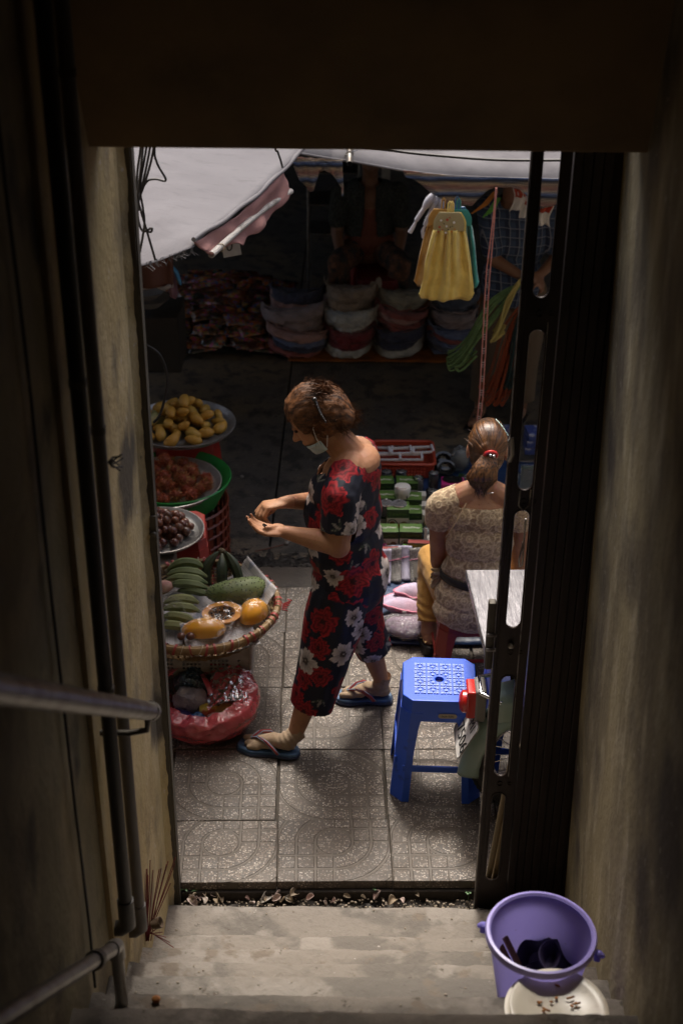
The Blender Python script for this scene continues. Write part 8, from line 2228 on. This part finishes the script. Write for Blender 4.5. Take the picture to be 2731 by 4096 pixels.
for x in (-.15, .09):
    f = MB().box(Q(x - .03, -.055, -.092), (.085, .25, .016), Matrix.Rotation(-.35, 3, 'Z')).obj('sandal', M_shoe, man, off=MBs, bevel=.01)
    MB().tube([Q(x - .075, -.08, -.085), Q(x - .045, -.09, -.035), Q(x - .005, -.085, -.085)], [.018, .022, .018], 8, flat=.3).obj('strap', M_shoe, f, off=MBs)
hm = MB().ell(MP_(-.012, 0, .036), (.098, .082, .092), MR_); me = fuse(hm, .008, 2); mesh_cut(me, [], lambda p: (Vector(p) - MP_(0, 0, 0)).dot(MR_.col[0]) > .05 and (Vector(p) - MP_(0, 0, 0)).dot(MR_.col[2]) < .05); shift(me, MBs); link('hair', me, M_clip, man)
# cords over his arm
def cords(label, m, n_, x0, spread, drop, ln, seed, loopback, thick=.0045):
    r_ = random.Random(seed); top = Vector(x0); t = thing('cord_bundle', label, 'cords', top, 'bundled cords over the arm')
    mbs = MB()
    for k in range(n_):
        a = r_.uniform(-1, 1); b = r_.uniform(-1, 1)
        e = Vector((ln[0] + spread * a, ln[1] + .04 * b, ln[2] + drop * b * .3))
        mid = e * .5 + Vector((.02 * a, -.03, .07 + .02 * b))
        pts = [Vector((.02 * a, .02 * b, .02 * a)), mid * .5 + Vector((0, -.02, .03)), mid, e * .8 + Vector((0, -.02, .02 + .015 * a)), e, e + Vector((-.03 * loopback, .005, -.015)), e + Vector((.0, .012, -.035 * loopback - .01)), e * .8 + Vector((.03, 0, -.03))]
        P = []
        for i in range(len(pts) - 1):
            aa = pts[max(i - 1, 0)]; bb = pts[i]; cc = pts[i + 1]; dd = pts[min(i + 2, len(pts) - 1)]
            for q in range(5):
                s_ = q / 5; P.append(.5 * ((2 * bb) + (cc - aa) * s_ + (2 * aa - 5 * bb + 4 * cc - dd) * s_ * s_ + (3 * bb - aa - 3 * cc + dd) * s_ ** 3))
        MB().tube(P, thick, 6).obj('cord', m, t) if n_ <= 16 else mbs.tube(P, thick, 5)
    if mbs.v: mbs.obj('cords', m, t)['kind'] = 'stuff'
    return t
M_cgreen = mat('green_cord', (.13, .22, .075), .8, var=[((.09, .15, .05), 30., .45, .6)], bmp=(300, .5)); M_cyel = mat('yellow_cord', (.40, .32, .09), .8, bmp=(300, .5)); M_cred = mat('red_orange_cord', (.28, .055, .015), .8, bmp=(300, .5)); M_cdark = mat('dark_green_cord', (.012, .03, .028), .8, bmp=(300, .5))
tp = spot(2088, 1135, y=7.22)
cords('green cords looped low over the man\'s arm', M_cgreen, 14, tp, .03, .10, spot(1830, 1425, y=7.16) - tp, 1, 1.0, .0056)
cords('yellow cords hanging beside the green ones', M_cyel, 8, tp + Vector((.0, -.02, .03)), .015, .06, spot(1975, 1350, y=7.14) - tp, 2, .3, .0056)
cords('red orange cords hanging lowest in a tangled fringe', M_cred, 44, tp + Vector((.03, .02, -.1)), .07, .16, spot(1960, 1505, y=7.2) - tp, 3, .6, .0028)
cords('dark green cords between the yellow and red bundles', M_cdark, 34, tp + Vector((.03, .01, -.1)), .05, .12, spot(2030, 1450, y=7.19) - tp, 4, .4, .0032)
# red and white cloths and bright cords hanging beside him
for k, (px, py, lab) in enumerate(((2070, 800, 'white cloth with a red stripe hanging left of the gate'), (2110, 830, 'white cloth with a red patch hanging at the gate'), (2180, 860, 'white cloth with a red corner seen through the gate slot'))):
    p = spot(px, py, y=7.1); t = thing('striped_cloth', lab, 'cloth', p, 'red and white cloths by the gate')
    MB().grid(lambda u, v: (.06 * (u - .5) + .012 * math.sin(v * 4 + k), .012 * math.sin(u * 9 + k), .07 - .12 * v - .02 * abs(u - .5)), 12, 12).obj('cloth', M_white, t, solid=.003)
    MB().grid(lambda u, v: (.05 * (u - .5) + .012 * math.sin(v * 2 + k), .012 * math.sin(u * 9 + k) - .004, .06 - .045 * v), 10, 6).obj('red_patch', M_red, t, solid=.002)
for k, (a, b, m_, lab) in enumerate((((1975, 765), (1885, 855), M_orangep, 'orange cord hanging diagonally behind the striped mesh'), ((1985, 790), (1930, 870), M_lime, 'green strap hanging diagonally behind the striped mesh'))):
    p, q = spot(*a, y=7.3), spot(*b, y=7.3); t = thing('cord', lab, 'cord', p)
    for j in range(3): MB().tube([Vector((.01 * j, 0, 0)), (q - p) * .5 + Vector((.012 * j, 0, -.01)), q - p + Vector((.016 * j, 0, .01 * j))], .004, 6).obj('strand', m_, t)

# ---------------------------------------------------------------- VENDOR IN THE SHADE
VB = Vector((.16, 9.1, -.1))
ven = thing('person', 'woman vendor in dark knitted cardigan seated in the shade behind the garments', 'person', VB)
def V(x, y, z): return Vector((.165 + x, 9.15 + y, z))
mb = MB()
mb.ell(V(0, .05, .40), (.17, .13, .15)); mb.ell(V(0, .04, .58), (.155, .12, .17)); mb.ell(V(0, .03, .72), (.18, .10, .11)); mb.cap(V(0, .03, .80), V(0, .01, .92), .055, .05)
VP_, VR_ = head(mb, V(.0, -.01, .985), (0, -.95, -.15), (0, -.1, 1), 1.0)
for s_ in (-1, 1):
    mb.cap(V(s_ * .185, .03, .74), V(s_ * .215, -.02, .50), .052, .044); mb.cap(V(s_ * .215, -.02, .50), V(s_ * .19, -.20, .38), .042, .028); hand(mb, V(s_ * .19, -.20, .38), (-s_ * .3, -.8, -.5), (0, -.3, -1), s_, [(.5, .5, .4)] * 4)
    mb.cap(V(s_ * .09, .02, .36), V(s_ * .20, -.26, .36), .085, .062); mb.cap(V(s_ * .20, -.26, .36), V(s_ * .18, -.22, -.03), .058, .038); mb.cap(V(s_ * .18, -.20, -.06), V(s_ * .19, -.34, -.075), .034, .026)
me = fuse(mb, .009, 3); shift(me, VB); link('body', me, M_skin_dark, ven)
M_knit = mat('dark_knit', (.05, .055, .05), .95, var=[((.02, .024, .022), 70., .45, .58), ((.12, .11, .09), 90., .62, .7)], bmp=(120, .8)); M_rose = mat('rose_print_blouse', (.16, .05, .03), .85, var=[((.26, .08, .05), 16., .55, .62)]); M_print = mat('patterned_trousers', (.10, .05, .03), .9, var=[((.20, .09, .05), 22., .5, .6), ((.03, .03, .03), 14., .5, .6)])
c_ = MB(); c_.ell(V(0, .05, .56), (.18, .14, .20)); c_.ell(V(0, .035, .73), (.20, .12, .12))
for s_ in (-1, 1): c_.cap(V(s_ * .185, .03, .75), V(s_ * .21, -.01, .58), .070, .062)
me = fuse(c_, .009, 3); cloth_fold(me, .008, (10, 10, 8), 2.); mesh_cut(me, [], lambda p: p[2] < .40 or (p[1] < 9.16 and abs(p[0] - .165) < .035 + .10 * max(0, .66 - p[2])) or (p[2] > .80 and (p[0] - .165) ** 2 + (p[1] - 9.17) ** 2 < .006)); shift(me, VB); link('cardigan', me, M_knit, ven, solid=.006)
b_ = MB(); b_.ell(V(0, .04, .56), (.163, .128, .18)); b_.ell(V(0, .04, .42), (.175, .135, .12)); me = fuse(b_, .009, 3); mesh_cut(me, [((0, 0, .68), (0, 0, 1))]); shift(me, VB); link('blouse', me, M_rose, ven)
tr = MB()
for s_ in (-1, 1): tr.cap(V(s_ * .09, .02, .36), V(s_ * .20, -.26, .365), .098, .078); tr.cap(V(s_ * .20, -.26, .36), V(s_ * .185, -.23, .10), .076, .066)
me = fuse(tr, .009, 3); cloth_fold(me, .008, (10, 10, 8), 5.); shift(me, VB); link('trousers', me, M_print, ven)
hm = MB(); hm.ell(VP_(-.015, 0, .036), (.098, .084, .092), VR_); hm.ell(VP_(-.05, 0, -.01), (.06, .07, .06), VR_); me = fuse(hm, .008, 2); mesh_cut(me, [], lambda p: (Vector(p) - VP_(0, 0, 0)).dot(VR_.col[0]) > .045 and (Vector(p) - VP_(0, 0, 0)).dot(VR_.col[2]) < .055); shift(me, VB); link('hair', me, M_clip, ven)
for s_ in (-1, 1): MB().ell(VP_(.079, s_ * .028, .004), (.007, .011, .007), VR_, 10, 6).obj('eye', M_eye, ven, off=VB)
plastic_stool('plastic_stool', 'dark red plastic stool standing in front of the seated vendor', (.22, 8.93, -.1), .26, .38, mat('dark_red_plastic', (.16, .015, .012), .45), taper=.86)
plastic_stool('plastic_stool', 'low stool the vendor in the shade sits on', (.165, 9.22, -.1), .26, .36, M_redpl, taper=.86)
